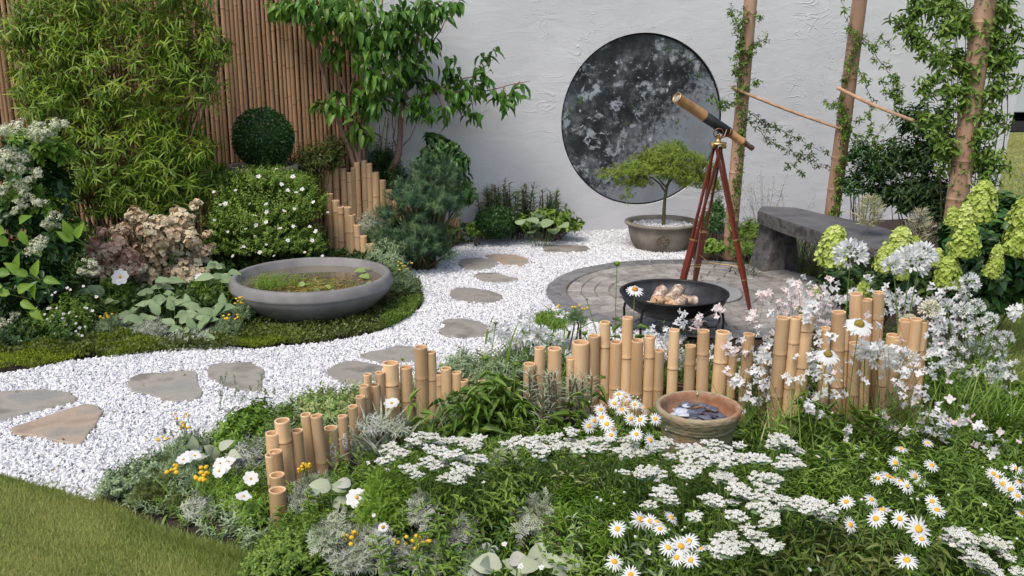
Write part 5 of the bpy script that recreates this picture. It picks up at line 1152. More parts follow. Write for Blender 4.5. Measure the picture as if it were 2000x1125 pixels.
shrub('leafy_shrub', 'tall mid green shrub behind bench and thickest pole', 'shrub', [blob(1800, 250, 55, 50, 7.5, .25), blob(1770, 320, 70, 55, 7.6, .3), blob(1830, 300, 55, 60, 7.4, .3), blob(1800, 380, 75, 50, 7.4, .3), blob(1840, 420, 50, 45, 7.1, .25), blob(1760, 400, 50, 40, 7.5, .25), blob(1900, 330, 40, 60, 7.2, .2)], L_OVATE, g_dark, 400, 10, .075, .032, .45, nst=26, srad=.007)
shrub('leafy_shrub', 'looser bright tipped shrub left of the tall one behind bench', 'shrub', [blob(1700, 345, 55, 50, 7.8, .25), blob(1680, 310, 35, 35, 7.8, .2), blob(1730, 385, 55, 40, 7.7, .25), blob(1665, 370, 30, 40, 7.8, .18)], L_OVATE, g_box, 190, 9, .06, .024, .45, nst=18, srad=.006)
shrub('leafy_shrub', 'light green leaves climbing above the tall shrub at right', 'shrub', [blob(1880, 60, 60, 50, 7.0, .25), blob(1860, 130, 55, 40, 7.0, .25), blob(1930, 120, 50, 60, 7.0, .25), blob(1840, 20, 50, 30, 7.0, .25), blob(1955, 40, 35, 45, 7.0, .2)], L_OVATE, g_mid, 170, 8, .075, .034, .45, base=(P(1870, 500, 7.0)[0], 7.0, 0), nst=14, srad=.006)
for px, py, lab in [(1592, 430, ''), ]: pass
for px, py, rx, ry, lab in [(1695, 415, 26, 28, 'faded buff plume flower just right of the middle pole'), (1790, 450, 26, 38, 'faded buff plume flower behind the lime panicles')]:
    c = P(px, py+ry, 6.6); t = thing('plume_plant', lab, 'plant', (c[0], c[1], 0)); s = mpp(c); n = 520; tt_ = rng.random(n); ph = rng.random(n)*6.283; rr_ = rx*s*np.sin(np.pi*np.clip(tt_*.85+.1, 0, 1))*rng.uniform(.2, 1, n); pp = c+np.c_[rr_*np.cos(ph), rr_*np.sin(ph), tt_*2*ry*s]
    g = Geo(); g.scatter(L_LANCE, pp, *frames(nrm(np.c_[np.cos(ph), np.sin(ph), np.full(n, .8)]+rng.normal(size=(n, 3))*.4), rdir(n)), .006, .05, .05, rng.random(n)); g.build('plume', g_buff, t, kind='stuff'); g = Geo(); stem_to(g, ORIG[t.name], c, .004, .05); g.build('stems', m_stem, t)

# ------------------------------------------------------------------ left bed
m_rust = leafmat('rusty_calyx', [(.20, .10, .06), (.34, .20, .12)], .1, .8)
def pan(parent, me, px, py, Y, s, lean=.35, face=.5):
    p = P(px, py, Y); d = nrm(np.array([random.gauss(0, lean), -face*random.random(), 1.0])); inst('flower_head', me, parent, p, mat3(axis_to(d)) @ Matrix.Rotation(random.random()*6.28, 3, 'Z'), s)
lace = [airy(m_lacecream, .075, .10, 330, .0085, 4, g_paleg, 9) for _ in range(5)]
peach = [airy(m_peach, .105, .13, 150, .021, 4, m_rust, 8) for _ in range(5)]
lime = [panicle(m_lime, .085, .225, 330, .0175, green=m_lime) for _ in range(4)]
YL = 6.0
hl = shrub('panicle_shrub', 'tall left shrub with creamy lace panicles and glossy leaves', 'shrub', [blob(20, 330, 85, 70, YL, .35), blob(75, 300, 50, 50, YL, .25), blob(50, 430, 85, 80, YL, .4), blob(110, 480, 60, 60, YL+.05, .3), blob(25, 540, 70, 80, YL-.1, .35), blob(100, 370, 40, 60, YL, .25), blob(-60, 420, 80, 150, YL, .4), blob(90, 560, 45, 50, YL, .25)], L_OVATE, g_box, 430, 10, .085, .048, .45, nst=22, base=(P(20, 600, YL)[0], YL, 0))
g = Geo(); B, D, L = bush_shoots([blob(100, 300, 38, 55, YL-.15, .2), blob(60, 275, 40, 25, YL, .2), blob(45, 380, 50, 30, YL-.2, .2), blob(150, 455, 32, 28, YL, .2), blob(90, 410, 25, 30, YL-.2, .1)], 75, .5, .4); sprigs(g, L_OVATE, B, D, L, 8, .08, .046, .4); g.build('new_leaves', g_bright, hl, kind='stuff')
for i, (px, py, s) in enumerate([(8, 262, 1.3), (35, 258, .9), (98, 268, 1.25), (75, 255, .8), (112, 250, .8), (15, 335, 1.1), (30, 318, .9), (10, 305, .8), (48, 372, 1.0), (66, 350, .9), (30, 398, 1.0), (12, 380, .9), (70, 398, .7), (95, 446, .8), (74, 492, 1.0), (80, 478, .6), (22, 660, .8), (12, 640, .8), (30, 622, .6), (108, 428, .6), (40, 412, .7), (175, 520, .6), (190, 535, .5), (160, 535, .6)]):
    pan(hl, lace[i % 5], px, py, YL-.36+random.uniform(-.05, .08), s*.85)
leaves = []
for px, py, dx, dz in [(35, 525, .1, .9), (42, 535, -.3, .4), (20, 535, -.9, .2), (70, 555, -.3, -.9), (85, 545, .9, -.1), (68, 540, .2, .6), (55, 538, -.5, .3), (20, 575, -.8, .3), (35, 570, .6, .4), (40, 590, .7, -.2), (15, 480, -.4, .6), (40, 450, .3, -.6), (38, 435, .4, .3), (10, 455, -.5, .4), (60, 605, .5, -.3), (5, 560, -.6, .1), (145, 470, -.5, .4), (150, 465, .3, .6), (140, 462, -.2, .7)]:
    p = P(px, py, YL-.62); leaves.append((p, nrm(np.array([dx, -.25, dz])), nrm(np.array([random.gauss(0, .15), -.9, .6])), .10))
leafy('broad_leaved_sprig', 'sprig of glossy bright leaves in front of the left shrub', 'plant', leaves, g_bright, L_OVATE, .55, name_leaf='leaf', stalk=True, short=True)

ph_ = shrub('faded_hydrangea', 'hydrangea with faded cream heads left of the bowl', 'shrub', [blob(320, 450, 75, 50, 7.0, .3), blob(345, 510, 70, 45, 6.8, .3)], L_OVATE, g_dark, 120, 8, .08, .045, .4, nst=12)
for i, (px, py, s) in enumerate([(262, 470, 1.1), (290, 450, 1.0), (275, 435, .9), (310, 445, 1.0), (345, 440, 1.1), (370, 430, 1.0), (330, 455, 1.0), (300, 470, .9), (360, 460, .9), (385, 470, .8), (250, 455, .8), (300, 515, 1.1), (330, 500, 1.1), (360, 505, 1.1), (385, 515, 1.0), (290, 540, 1.0), (320, 540, 1.1), (350, 540, 1.0), (380, 540, .9), (310, 490, .8), (400, 495, .7), (345, 480, .8), (285, 525, .8), (270, 548, .7)]):
    pan(ph_, peach[i % 5], px, py+8, 6.6+random.uniform(-.08, .1), s*1.05, .5, .8)
ph2 = shrub('faded_hydrangea', 'smaller hydrangea with pinkish brown heads beside the left shrub', 'shrub', [blob(225, 510, 55, 42, 6.7, .25)], L_OVATE, g_box, 60, 8, .07, .04, .4, nst=8)
m_pink = leafmat('dusty_pink_petal', [(.38, .20, .14), (.58, .37, .28), (.66, .50, .38), (.62, .55, .36)], .2, .8)
pinkp = [airy(m_pink, .10, .12, 130, .021, 4, m_rust, 7) for _ in range(3)]
for i, (px, py, s) in enumerate([(190, 480, 1.0), (215, 490, 1.0), (240, 490, 1.0), (205, 510, 1.0), (235, 515, 1.1), (255, 505, .9), (185, 505, .8), (220, 532, .9), (250, 535, .8), (190, 530, .6), (265, 522, .8)]): pan(ph2, pinkp[i % 3], px, py+6, 6.4+random.uniform(-.05, .08), s*1.02, .5, .8)
# broad grey-green leaves
LE = []
for px, py in [(300, 565), (320, 555), (325, 580), (340, 600), (290, 595), (310, 610), (280, 625), (345, 575), (365, 590), (350, 625), (375, 615), (390, 600), (330, 640), (360, 645), (395, 625), (300, 585), (270, 600), (260, 610), (315, 595), (345, 610), (380, 640), (405, 615), (418, 592), (432, 530), (425, 520), (445, 528), (412, 515), (430, 542), (180, 585), (195, 575), (170, 570), (205, 590), (420, 610), (440, 600), (385, 655), (360, 660), (175, 600), (325, 545), (255, 640), (240, 625)]:
    Y = 6.05 - (py-580)*.006; p = P(px, py, Y); p[2] = max(p[2]-.02, .04); a = random.uniform(0, 6.28); LE.append((p, nrm(np.array([math.cos(a)*.8, -.35+math.sin(a)*.4, .35+random.gauss(0, .25)])), nrm(np.array([random.gauss(0, .35), -.8, 1.])), random.uniform(.09, .13)))
LE += [(l[0]+np.array([random.gauss(0, .04), random.gauss(0, .03), random.uniform(-.03, .02)]), nrm(l[1]*np.array([random.choice((-1, 1)), 1, 1])), l[2], l[3]*.9) for l in LE]
leafy('lambs_ear', 'big soft grey green leaved plant left of the water bowl', 'plant', LE, g_grey, L_BIG, .55)
shrub('feathery_plant', 'feathery bright green plant under the white cosmos', 'plant', [blob(235, 600, 45, 38, 6.15, .2), blob(225, 560, 25, 20, 6.2, .12)], L_DISS, g_bright, 130, 10, .05, .024, .5, nst=5)
shrub('feathery_plant', 'feathery bright green plant touching left side of water bowl', 'plant', [blob(420, 580, 48, 42, 6.35, .2), blob(395, 565, 25, 25, 6.4, .12)], L_DISS, g_bright, 140, 10, .05, .022, .5, nst=5)
flowering('cosmos', 'single white cosmos flower in front of the faded hydrangea', 'flower', [tuple(P(235, 541, 6.1))+(1.55,)], cosmos, stem_to, face=1.5, tilt=.1)
flowering('cosmos', 'small white bloom at the edge of the cream hydrangea', 'flower', [tuple(P(392, 541, 6.3))+(1.1,)], cosmos, stem_to, face=.6, tilt=.1)
t = shrub('phlox', 'bushy green plant with tiny white flowers at left gravel edge', 'plant', [blob(125, 640, 62, 52, 5.75, .25), blob(70, 650, 40, 40, 5.75, .2), blob(150, 600, 40, 30, 5.9, .2)], L_OVATE, g_mid, 210, 12, .038, .02, .45, nst=8)
for i in range(34): p = P(random.gauss(118, 32), random.gauss(622, 26), 5.55+random.uniform(-.03, .06)); flower(t, smallstar[0], p, hR(.5, face=.8), random.uniform(.55, .9), 'blossom')
shrub('dark_edging_plant', 'dark small leaved plant under the left shrub by the moss', 'plant', [blob(40, 660, 55, 42, 5.7, .25), blob(20, 620, 50, 60, 5.85, .25), blob(80, 600, 50, 30, 6.1, .2)], L_SMALL, g_dark, 220, 14, .035, .02, .5, nst=6)
shrub('silver_mound', 'fine silver mound below the broad grey leaves', 'plant', [blob(298, 650, 42, 24, 5.95, .15)], L_NEEDLE, g_silver, 220, 22, .04, .006, .5, nst=3)
shrub('silver_mound', 'curly silver patch right of the silver mound at gravel edge', 'plant', [blob(375, 664, 50, 18, 5.9, .14), blob(340, 672, 30, 14, 5.8, .1)], L_SMALL, g_silver, 190, 14, .024, .018, .5, nst=3)
shrub('pale_leaved_plant', 'silvery pale leaved patch beside the orange buttons at left', 'plant', [blob(240, 632, 26, 12, 5.95, .1)], L_OVATE, g_silver, 24, 6, .06, .03, .3, nst=2)
def santolina(label, blobs, tops, Y, mat=g_grey, n=150, br=1.0, stem=True):
    t = shrub('cotton_lavender', label, 'plant', blobs, L_NEEDLE, mat, n, 26, .036, .005, .7, nst=5); g = Geo(); b = ORIG[t.name]
    for px, py in tops:
        p = PM(px, py, Y+random.gauss(0, .02)); f = np.array([b[0]+(p[0]-b[0])*.6, p[1]+.03, max(p[2]-.16, .01)]); stem_to(g, f, p, .0013, .05, 3); inst('flower_head', btn, t, p, None, br*random.uniform(.85, 1.15))
    g.build('flower_stems', m_stem, t); return t
def dots(cx, cy, rx, ry, n): return [(cx+random.uniform(-rx, rx), cy+random.uniform(-ry, ry)) for _ in range(n)]
santolina('grey tuft with orange yellow buttons at left bed edge', [blob(215, 645, 28, 28, 5.85, .12)], dots(208, 616, 13, 6, 9), 5.85)
santolina('grey tuft with yellow buttons just left of water bowl foot', [blob(445, 645, 32, 26, 5.9, .14)], dots(450, 617, 16, 7, 9), 5.9)
santolina('grey stemmed tuft with yellow buttons touching the bowl rim', [blob(478, 610, 20, 26, 5.95, .1)], dots(471, 586, 12, 7, 9), 5.75)
santolina('grey green mound with yellow buttons right of the water bowl', [blob(790, 560, 32, 28, 6.75, .16), blob(775, 530, 25, 20, 6.9, .12)], dots(790, 519, 16, 8, 9), 6.75)
# moss and creeping cover under the bowl
def mat_cover(name, label, px, n, tm, mat, size, width, hgt=.03, lump=.03, excl=(), cat='ground cover'):
    poly = gpoly(px); x, y = sample_poly(poly, n*3, list(excl)); x, y = x[:n], y[:n]; n = len(x)
    z = lump*(.5+.5*np.sin(x*17+2*np.sin(y*11))*np.sin(y*19+x*5))+rng.random(n)*hgt; g = Geo(); d = nrm(np.c_[rng.normal(size=(n, 2))*.7, np.full(n, .8)]); X, Yv, Z = frames(d, rdir(n)+np.array([0, 0, .8]))
    hue = np.clip(.5+.3*np.sin(x*9+y*4)*np.sin(y*13)+rng.normal(size=n)*.2, 0, 1); g.scatter(tm, np.c_[x, y, z], X, Yv, Z, width, size*rng.uniform(.7, 1.2, n), size, hue); o = g.build(name, mat, loc=(0, 0, 0)); tag(o, label, cat, kind='stuff')
bex = (((bc[0], bc[1]), R0*.45),)
mat_cover('creeping_thyme', 'dark green creeping cover all round the water bowl foot', [(455, 600), (470, 640), (462, 668), (560, 680), (640, 672), (740, 655), (800, 627), (828, 598), (820, 560), (800, 545), (770, 560), (760, 600), (600, 560)], 15000, L_SMALL, g_olive, .022, .014, .05, .03, bex)
mat_cover('moss_cushion', 'bright green moss patch at front left of the water bowl', [(452, 676), (470, 655), (520, 648), (570, 652), (600, 662), (590, 676), (500, 686), (460, 686)], 9000, L_NEEDLE, g_moss, .018, .004, .035, .035)
mat_cover('moss_cushion', 'bright mossy patch at right end of the bowl cover', [(745, 640), (770, 610), (810, 590), (822, 600), (800, 628), (760, 648)], 6000, L_NEEDLE, g_bright, .02, .004, .05, .03)
mat_cover('moss_cushion', 'yellow green moss cushion on the left gravel edge', [(190, 700), (195, 678), (225, 668), (290, 668), (325, 680), (322, 692), (260, 700), (210, 706)], 9000, L_NEEDLE, g_moss, .018, .004, .05, .05)
mat_cover('moss_cushion', 'darker moss strip at the far left gravel edge', [(-40, 700), (20, 685), (90, 680), (150, 690), (195, 695), (130, 714), (60, 728), (-40, 732)], 9000, L_NEEDLE, g_moss, .018, .004, .05, .04)
mat_cover('creeping_plant', 'low creeping green plant behind the left moss', [(-40, 640), (60, 640), (200, 655), (330, 680), (460, 670), (465, 690), (330, 694), (190, 704), (-40, 710)], 9000, L_SMALL, g_olive, .026, .016, .06, .03)
mat_cover('back_bed_cover', 'dark leafy cover under the shrubs of the left bed', [(-300, 560), (-100, 500), (400, 500), (720, 490), (860, 480), (1140, 452), (1100, 462), (960, 468), (880, 492), (800, 520), (780, 540), (460, 560), (440, 640), (200, 640), (-300, 680)], 26000, L_OVATE, g_dark, .05, .028, .16, .05)
# plants in the water
t = thing('water_plants', 'weed and floating leaves in the bowl water', 'water plant', (bc[0], bc[1], zw)); g = Geo()
def onw(px, py): return PZ(px, py, zw+.004)
p0 = onw(530, 565)
k = 190; Bq = np.stack([onw(random.gauss(525, 16), random.gauss(562, 5)) for _ in range(k)]); sprigs(g, L_NEEDLE, Bq, nrm(np.c_[rng.normal(size=(k, 2))*.3, np.ones(k)]), rng.uniform(.05, .11, k), 18, .022, .0035, .5); 
k = 60; Bq = np.stack([onw(random.gauss(565, 22), random.gauss(556, 5)) for _ in range(k)]); sprigs(g, L_NEEDLE, Bq, nrm(np.c_[rng.normal(size=(k, 2))*.4, np.ones(k)]), rng.uniform(.03, .08, k), 16, .022, .003, .5); g.build('feathery_weed', g_bright, t, kind='stuff')
g = Geo(); k = 900; q = np.stack([onw(random.gauss(612, 52), random.gauss(560, 8)) for _ in range(k)]); ok = ((q[:, 0]-bc[0])**2+(q[:, 1]-bc[1])**2) < (R0*.84)**2; q = q[ok]; k = len(q); X, Yv, Z = frames(nrm(np.c_[rng.normal(size=(k, 2)), np.full(k, .12)]), np.tile([0, 0, 1.], (k, 1))+rng.normal(size=(k, 3))*.3); g.scatter(L_LANCE, q, X, Yv, Z, .008, .055, .02, rng.random(k)); g.build('floating_weed', g_algae, t, kind='stuff')
LV = [(onw(px, py)+np.array([0, 0, .006]), nrm(np.array([random.gauss(0, 1), random.gauss(0, 1), .25])), np.array([0, -.25, 1.]), l) for px, py, l in [(705, 540, .08), (715, 532, .09), (722, 545, .07), (730, 555, .06), (698, 530, .06), (738, 548, .05), (742, 556, .05), (728, 562, .04), (720, 566, .04), (712, 528, .07), (590, 562, .045), (605, 558, .04), (560, 572, .04), (625, 572, .04), (645, 566, .04), (655, 572, .05), (640, 575, .05)]]
leafy('water_lettuce', 'pale rosette leaves at the right inside the bowl', 'water plant', LV, g_paleg, L_ROUND, .8, stalk=False)

# ------------------------------------------------------------------ right bed behind the palisade
YRt = 5.45
rh = shrub('lime_hydrangea', 'hydrangea with lime green cone heads at right edge', 'shrub', [blob(1935, 520, 75, 80, YRt, .35), blob(1960, 440, 50, 60, YRt+.2, .3), blob(1880, 480, 40, 60, YRt+.1, .25), blob(1900, 590, 60, 40, YRt, .25), blob(1985, 560, 40, 80, YRt, .3)], L_OVATE, g_box, 230, 9, .11, .065, .4, nst=18)
for i, (px, py, s) in enumerate([(1907, 430, 1.05), (1882, 455, .8), (1880, 500, 1.0), (1990, 440, .85), (1985, 498, 1.1), (1932, 540, .6), (1848, 560, .85), (1860, 545, .6), (1995, 470, .7), (1945, 510, .45), (1860, 440, .5)]): pan(rh, lime[i % 4], px, py, YRt-.32+random.uniform(-.03, .05), s*.92, .12, .2)
lh = shrub('lime_hydrangea', 'hydrangea with lime green cone heads before the stone bench', 'shrub', [blob(1690, 580, 90, 55, YRt+.05, .3), blob(1640, 560, 35, 45, YRt, .2), blob(1770, 560, 60, 60, YRt, .3)], L_OVATE, g_dark, 170, 9, .09, .05, .4, nst=12)
for i, (px, py, s) in enumerate([(1622, 517, 1.08), (1745, 512, 1.0), (1725, 530, .7), (1760, 545, .5), (1687, 582, .5), (1572, 612, .55), (1590, 585, .4), (1785, 500, .55), (1825, 520, .5)]): pan(lh, lime[(i+1) % 4], px, py, YRt-.25, s*.92, .12, .2)
ag = [agap(.082, m_agap, 22) for _ in range(2)]; agd = [agap(.070, m_agap, 18, spread=.95) for _ in range(2)]; agp = [agap(.055, m_cream, 34, spread=.7) for _ in range(2)]
def agapanthus(label, heads, protos, Y, foot, s=1.0, n=26, leaf=True):
    b = G(*foot); b[1] = Y; b[2] = 0; b[0] = P(foot[0], foot[1], Y)[0]; t = thing('agapanthus', label, 'flower', b, 'agapanthus plants'); g = Geo()
    for i, h in enumerate(heads):
        p = P(h[0], h[1], Y+random.uniform(-.06, .06)); k_ = h[2] if len(h) > 2 else 1.0; foot_ = b+np.array([(p[0]-b[0])*.25+random.gauss(0, .03), random.gauss(0, .03), 0]); stem_to(g, foot_, p, .0042, .05, 6); inst('flower_head', protos[i % len(protos)], t, p, mat3(axis_to(nrm(np.array([random.gauss(0, .15), -.15, 1.])))) @ Matrix.Rotation(random.random()*6, 3, 'Z'), s*k_)
    g.build('stalks', m_stem, t)
    if leaf:
        g = Geo(); B = b+np.c_[rng.normal(size=(n, 2))*.05, np.zeros(n)]; d = nrm(np.c_[rng.normal(size=(n, 2))*.45, np.ones(n)]); out = nrm(np.c_[d[:, :2], np.full(n, 1e-4)]); Zv = -nrm(out-d*np.sum(out*d, 1)[:, None]); g.scatter(L_BLADE, B, np.cross(d, Zv), d, Zv, .022, .36*rng.uniform(.7, 1.1, n), .34, rng.random(n)); g.build('leaves', g_mid, t, kind='stuff')
    return t
agapanthus('tall white agapanthus head just right of the left lime cone', [(1662, 500, 1.15)], ag, 4.55, (1655, 800))
agapanthus('pair of big white agapanthus heads between lime panicles', [(1780, 515, 1.3), (1800, 500, 1.05), (1745, 520, .8)], ag, 4.7, (1760, 800))
agapanthus('green budded agapanthus head lowest in front of palisade end', [(1815, 606, 1.0), (1776, 628, .8)], agp, 4.35, (1735, 830), leaf=False)
agapanthus('open white agapanthus heads hanging before the right palisade', [(1712, 700, 1.25), (1765, 705, 1.05), (1690, 690, .85)], ag, 4.1, (1700, 860), s=.85)
agapanthus('small open agapanthus star high at the right edge', [(1895, 552, .9)], agd, 5.0, (1885, 700))
agapanthus('white agapanthus mass right of the palisade end', [(1850, 600, .8), (1880, 610, .9), (1905, 600, .8), (1845, 640, .9), (1880, 650, 1.0), (1915, 640, .9), (1860, 680, .9), (1900, 685, 1.0), (1935, 625, .7), (1940, 665, .9), (1925, 710, .8), (1875, 710, .8), (1950, 690, .8), (1835, 670, .6), (1965, 660, .7)], agd, 4.9, (1900, 800), s=1.0, n=60)
flowering('agapanthus', 'open starry agapanthus heads behind the dip of the palisade', 'flower', [tuple(P(px, py, 4.95)) + (s_,) for px, py, s_ in [(967, 640, .7), (1025, 650, .8), (1058, 655, .9), (1050, 690, .8), (1075, 680, .8), (1005, 670, .6), (985, 660, .6), (1090, 665, .6), (1035, 620, .5)]], [agd[0], agd[1]], stem_to, group='agapanthus plants', base=(P(1040, 720, 4.95)[0], 4.95, 0), leaves=(L_BLADE, g_mid, 24, 2, .3, .02, .3, .12, .9), hname='flower_head')
def gaura_plant(label, pts, Y, protos, stem=m_stemb, n=None, depth=.10, foot=None):
    b = np.array([P(np.mean([p[0] for p in pts]), 800, Y)[0] if foot is None else P(foot, 800, Y)[0], Y, 0]); t = thing('gaura', label, 'flower', b, 'gaura plants'); g = Geo()
    for i, (px, py) in enumerate(pts):
        p = P(px, py, Y+random.gauss(0, depth)); 
        if i % 3 == 0: stem_to(g, b+np.array([random.gauss(0, .06), random.gauss(0, .05), 0]), p+np.array([random.gauss(0, .01), 0, .03]), .0012, .12, 3)
        inst('blossom', protos[i % len(protos)], t, p, hR(.7, face=.9), random.uniform(.85, 1.3))
    g.build('stems', stem, t); g = Geo(); k_ = 40; B = b+np.c_[rng.normal(size=(k_, 2))*.12, np.zeros(k_)]; sprigs(g, L_LANCE, B, nrm(np.c_[rng.normal(size=(k_, 2))*.25, np.ones(k_)]), .26*rng.uniform(.6, 1.1, k_), 14, .05, .008, .6); g.build('foliage', g_mid, t, kind='stuff'); return t
def gp(lst): return [(cx+random.gauss(0, rx*.6), cy+random.gauss(0, ry*.6)) for cx, cy, rx, ry, n in lst for _ in range(int(n*2.0))]
gaura_plant('blush gaura wands among canes below the lime buds', gp([(1560, 580, 25, 22, 16), (1608, 590, 18, 35, 18), (1530, 605, 22, 15, 12), (1500, 660, 12, 20, 5), (1545, 665, 14, 22, 5), (1605, 640, 14, 12, 6)]), 4.95, gaura[2:]+gaura[:1])
gaura_plant('blush gaura wands in front of the leaning canes at centre right', gp([(1438, 680, 18, 16, 8), (1492, 580, 10, 16, 4), (1465, 620, 14, 5, 3), (1359, 627, 10, 16, 4), (1430, 740, 20, 20, 4), (1540, 655, 6, 6, 2), (1405, 600, 4, 12, 2), (1520, 720, 15, 25, 3)]), 4.45, gaura[2:], foot=1480)
gaura_plant('white gaura low around the leaning bamboo canes', gp([(1480, 690, 22, 50, 10), (1495, 760, 20, 40, 8), (1550, 740, 40, 50, 11), (1600, 700, 14, 40, 8), (1600, 800, 30, 40, 9), (1425, 735, 15, 25, 4), (1580, 610, 10, 15, 4), (1470, 790, 20, 30, 4)]), 4.25, gaura[:2])
gaura_plant('white gaura sprays along the right edge of the garden', gp([(1830, 640, 25, 40, 12), (1990, 605, 15, 12, 6), (1870, 730, 50, 22, 26), (1940, 740, 30, 25, 14), (1900, 780, 45, 22, 16), (1850, 700, 30, 20, 10), (1985, 785, 18, 14, 7), (1960, 715, 25, 15, 8)]), 4.75, gaura[:2])
gaura_plant('white gaura sprays between palisade end and lime hydrangea', gp([(1655, 575, 20, 18, 5), (1740, 580, 18, 15, 6), (1725, 600, 18, 30, 10), (1770, 590, 25, 25, 10), (1840, 590, 25, 25, 12), (1880, 570, 25, 20, 8), (1700, 540, 10, 12, 2)]), 5.1, gaura[:2])
gaura_plant('white gaura flowers seen through gaps behind pot', gp([(1340, 700, 26, 26, 12), (1300, 660, 20, 15, 5), (1385, 700, 20, 25, 6), (1275, 650, 12, 14, 4), (1330, 640, 10, 20, 4)]), 5.0, gaura[:2])
gaura_plant('scattered small gaura blooms in the grass at lower right', gp([(1820, 840, 50, 25, 9), (1680, 895, 25, 18, 9), (1880, 825, 35, 25, 7), (1940, 870, 40, 15, 4), (1590, 800, 20, 20, 4), (1700, 840, 60, 20, 4), (1950, 880, 30, 30, 3), (1740, 820, 40, 15, 3)]), 3.95, [gaura[0], gaura[1], gaura[2]])
shrub('fresh_green_mound', 'small green mound with yellow flecks at patio edge', 'plant', [blob(1080, 632, 42, 22, 5.5, .16), blob(1060, 625, 22, 14, 5.5, .1)], L_NEEDLE, g_bright, 200, 20, .038, .006, .6, nst=3)
santolina('grey tuft with few yellow buttons on the patio edge', [blob(1125, 625, 22, 24, 5.45, .1)], dots(1135, 600, 20, 4, 6)+[(1092, 597), (1090, 600)], 5.4, n=70)
# coneflowers
EL = (L_LANCEF, g_mid, 6, 9, .11, .026, .24, .05, .6)
flowering('coneflower', 'white coneflower with orange centre in front of the fire bowl', 'flower', [tuple(P(1240, 566, 4.55))+(1.05,)], coneorange, stem_to, leaves=None, base=(P(1246, 780, 4.4)[0], 4.42, 0), stem_r=.0032, face=.45, tilt=.15)
t = flowering('coneflower', 'green budded coneflower stem standing left of the fire bowl', 'flower', [tuple(P(1205, 516, 5.0))+(1.1,), tuple(P(1146, 585, 5.0))+(.5,), tuple(P(1142, 652, 4.75))+(.9,)], greencone, stem_to, stem_r=.0034, base=(P(1208, 720, 5.0)[0], 4.98, 0), face=.1, tilt=.1, leaves=(L_LANCEF, g_mid, 4, 8, .12, .04, .36, .02, .45))
flowering('coneflower', 'large white coneflower highest above the right palisade', 'flower', [tuple(P(1678, 634, 3.95))+(1.3,)], [coneflower[0]], stem_to, stem_r=.0034, base=(P(1650, 860, 4.0)[0], 4.0, 0), face=.42, tilt=.05, leaves=EL)
flowering('coneflower', 'large white coneflower lower left with drooping petals', 'flower', [tuple(P(1617, 693, 3.95))+(1.3,)], [coneflower[1]], stem_to, stem_r=.0034, base=(P(1590, 860, 4.0)[0], 4.0, 0), face=.5, tilt=.05, leaves=EL)
t = flowering('coneflower', 'leafy green coneflower clump with green buds before palisade dip', 'flower', [tuple(P(948, 700, 4.25))+(1.0,), tuple(P(1007, 712, 4.25))+(.9,), tuple(P(968, 632, 4.4))+(.6,), tuple(P(1004, 716, 4.4))+(.6,), tuple(P(786, 702, 4.6))+(.6,)], greencone, stem_to, stem_r=.003, base=(P(970, 850, 4.2)[0], 4.2, 0), face=.1, tilt=.1, leaves=None)
g = Geo(); b = ORIG[t.name]; k = 34; B = b+np.c_[rng.normal(size=(k, 2))*np.array([.13, .07]), np.zeros(k)]; sprigs(g, L_LANCEF, B, nrm(np.c_[rng.normal(size=(k, 2))*.3, np.ones(k)]), .30*rng.uniform(.5, 1.15, k), 9, .13, .038, .3, droop=.25); g.build('foliage', g_mid, t, kind='stuff')
flowering('cosmos', 'white cosmos bloom overlapping the canes left of the dip', 'flower', [tuple(P(765, 788, 4.2))+(1.0,)], cosmos, stem_to, base=(P(770, 880, 4.2)[0], 4.2, 0), face=.5, tilt=.2)
# silver leafed plants before the palisade
spires('silver_sage', 'upright silvery willow leaved plant before the canes', list(np.linspace(1035, 1150, 20)), 4.25, 735, g_silver, 54, .085, .0075, L_LANCE, .8, 'plant', .16)
tuft('silver_grass', 'arching metallic silver foliage spilling over the left palisade', 'plant', np.array([P(735, 880, 3.95)[0], 3.95, 0]), 90, .26, .012, g_silver, .5, .05)
shrub('silver_mound', 'silver leafed sprawl over the middle left canes', 'plant', [blob(735, 830, 45, 22, 4.0, .12), blob(780, 835, 25, 18, 4.0, .1)], L_LANCE, g_silver, 60, 14, .045, .007, .5, nst=6)
shrub('grey_mound', 'grey green wormwood against canes right of tallest left ones', 'plant', [blob(890, 790, 30, 35, 4.35, .1), blob(900, 815, 40, 25, 4.25, .1)], L_DISS, g_grey, 50, 10, .055, .03, .4, nst=4)
# plants behind the palisade along the gravel
shrub('behind_palisade_plant', 'light mixed greenery behind the left palisade tops', 'plant', [blob(660, 800, 45, 30, 4.75, .2), blob(620, 790, 35, 24, 4.8, .18)], L_SMALL, g_paleg, 170, 16, .03, .016, .5, nst=4)
shrub('behind_palisade_plant', 'fresh green leafy clump behind the front left canes', 'plant', [blob(470, 840, 48, 36, 4.35, .2), blob(500, 815, 35, 25, 4.5, .18), blob(450, 870, 35, 30, 4.2, .15)], L_OVATE, g_bright, 130, 12, .04, .018, .45, nst=5)
shrub('behind_palisade_plant', 'silver green foliage behind canes near the dip', 'plant', [blob(900, 720, 45, 35, 4.95, .2), blob(960, 740, 45, 40, 4.9, .2), blob(1000, 720, 40, 40, 4.9, .2), blob(1060, 730, 40, 40, 4.95, .2)], L_LANCE, g_grey, 260, 14, .05, .009, .6, nst=8)
shrub('behind_palisade_plant', 'low greenery behind the canes at centre right', 'plant', [blob(1100, 740, 60, 35, 5.0, .2), blob(1250, 740, 90, 30, 5.0, .2), blob(1420, 740, 80, 40, 4.95, .2), blob(1600, 740, 90, 50, 5.0, .25), blob(1750, 700, 90, 70, 5.0, .25), blob(1850, 760, 80, 50, 4.7, .25)], L_LANCE, g_mid, 700, 14, .05, .011, .6, nst=12)
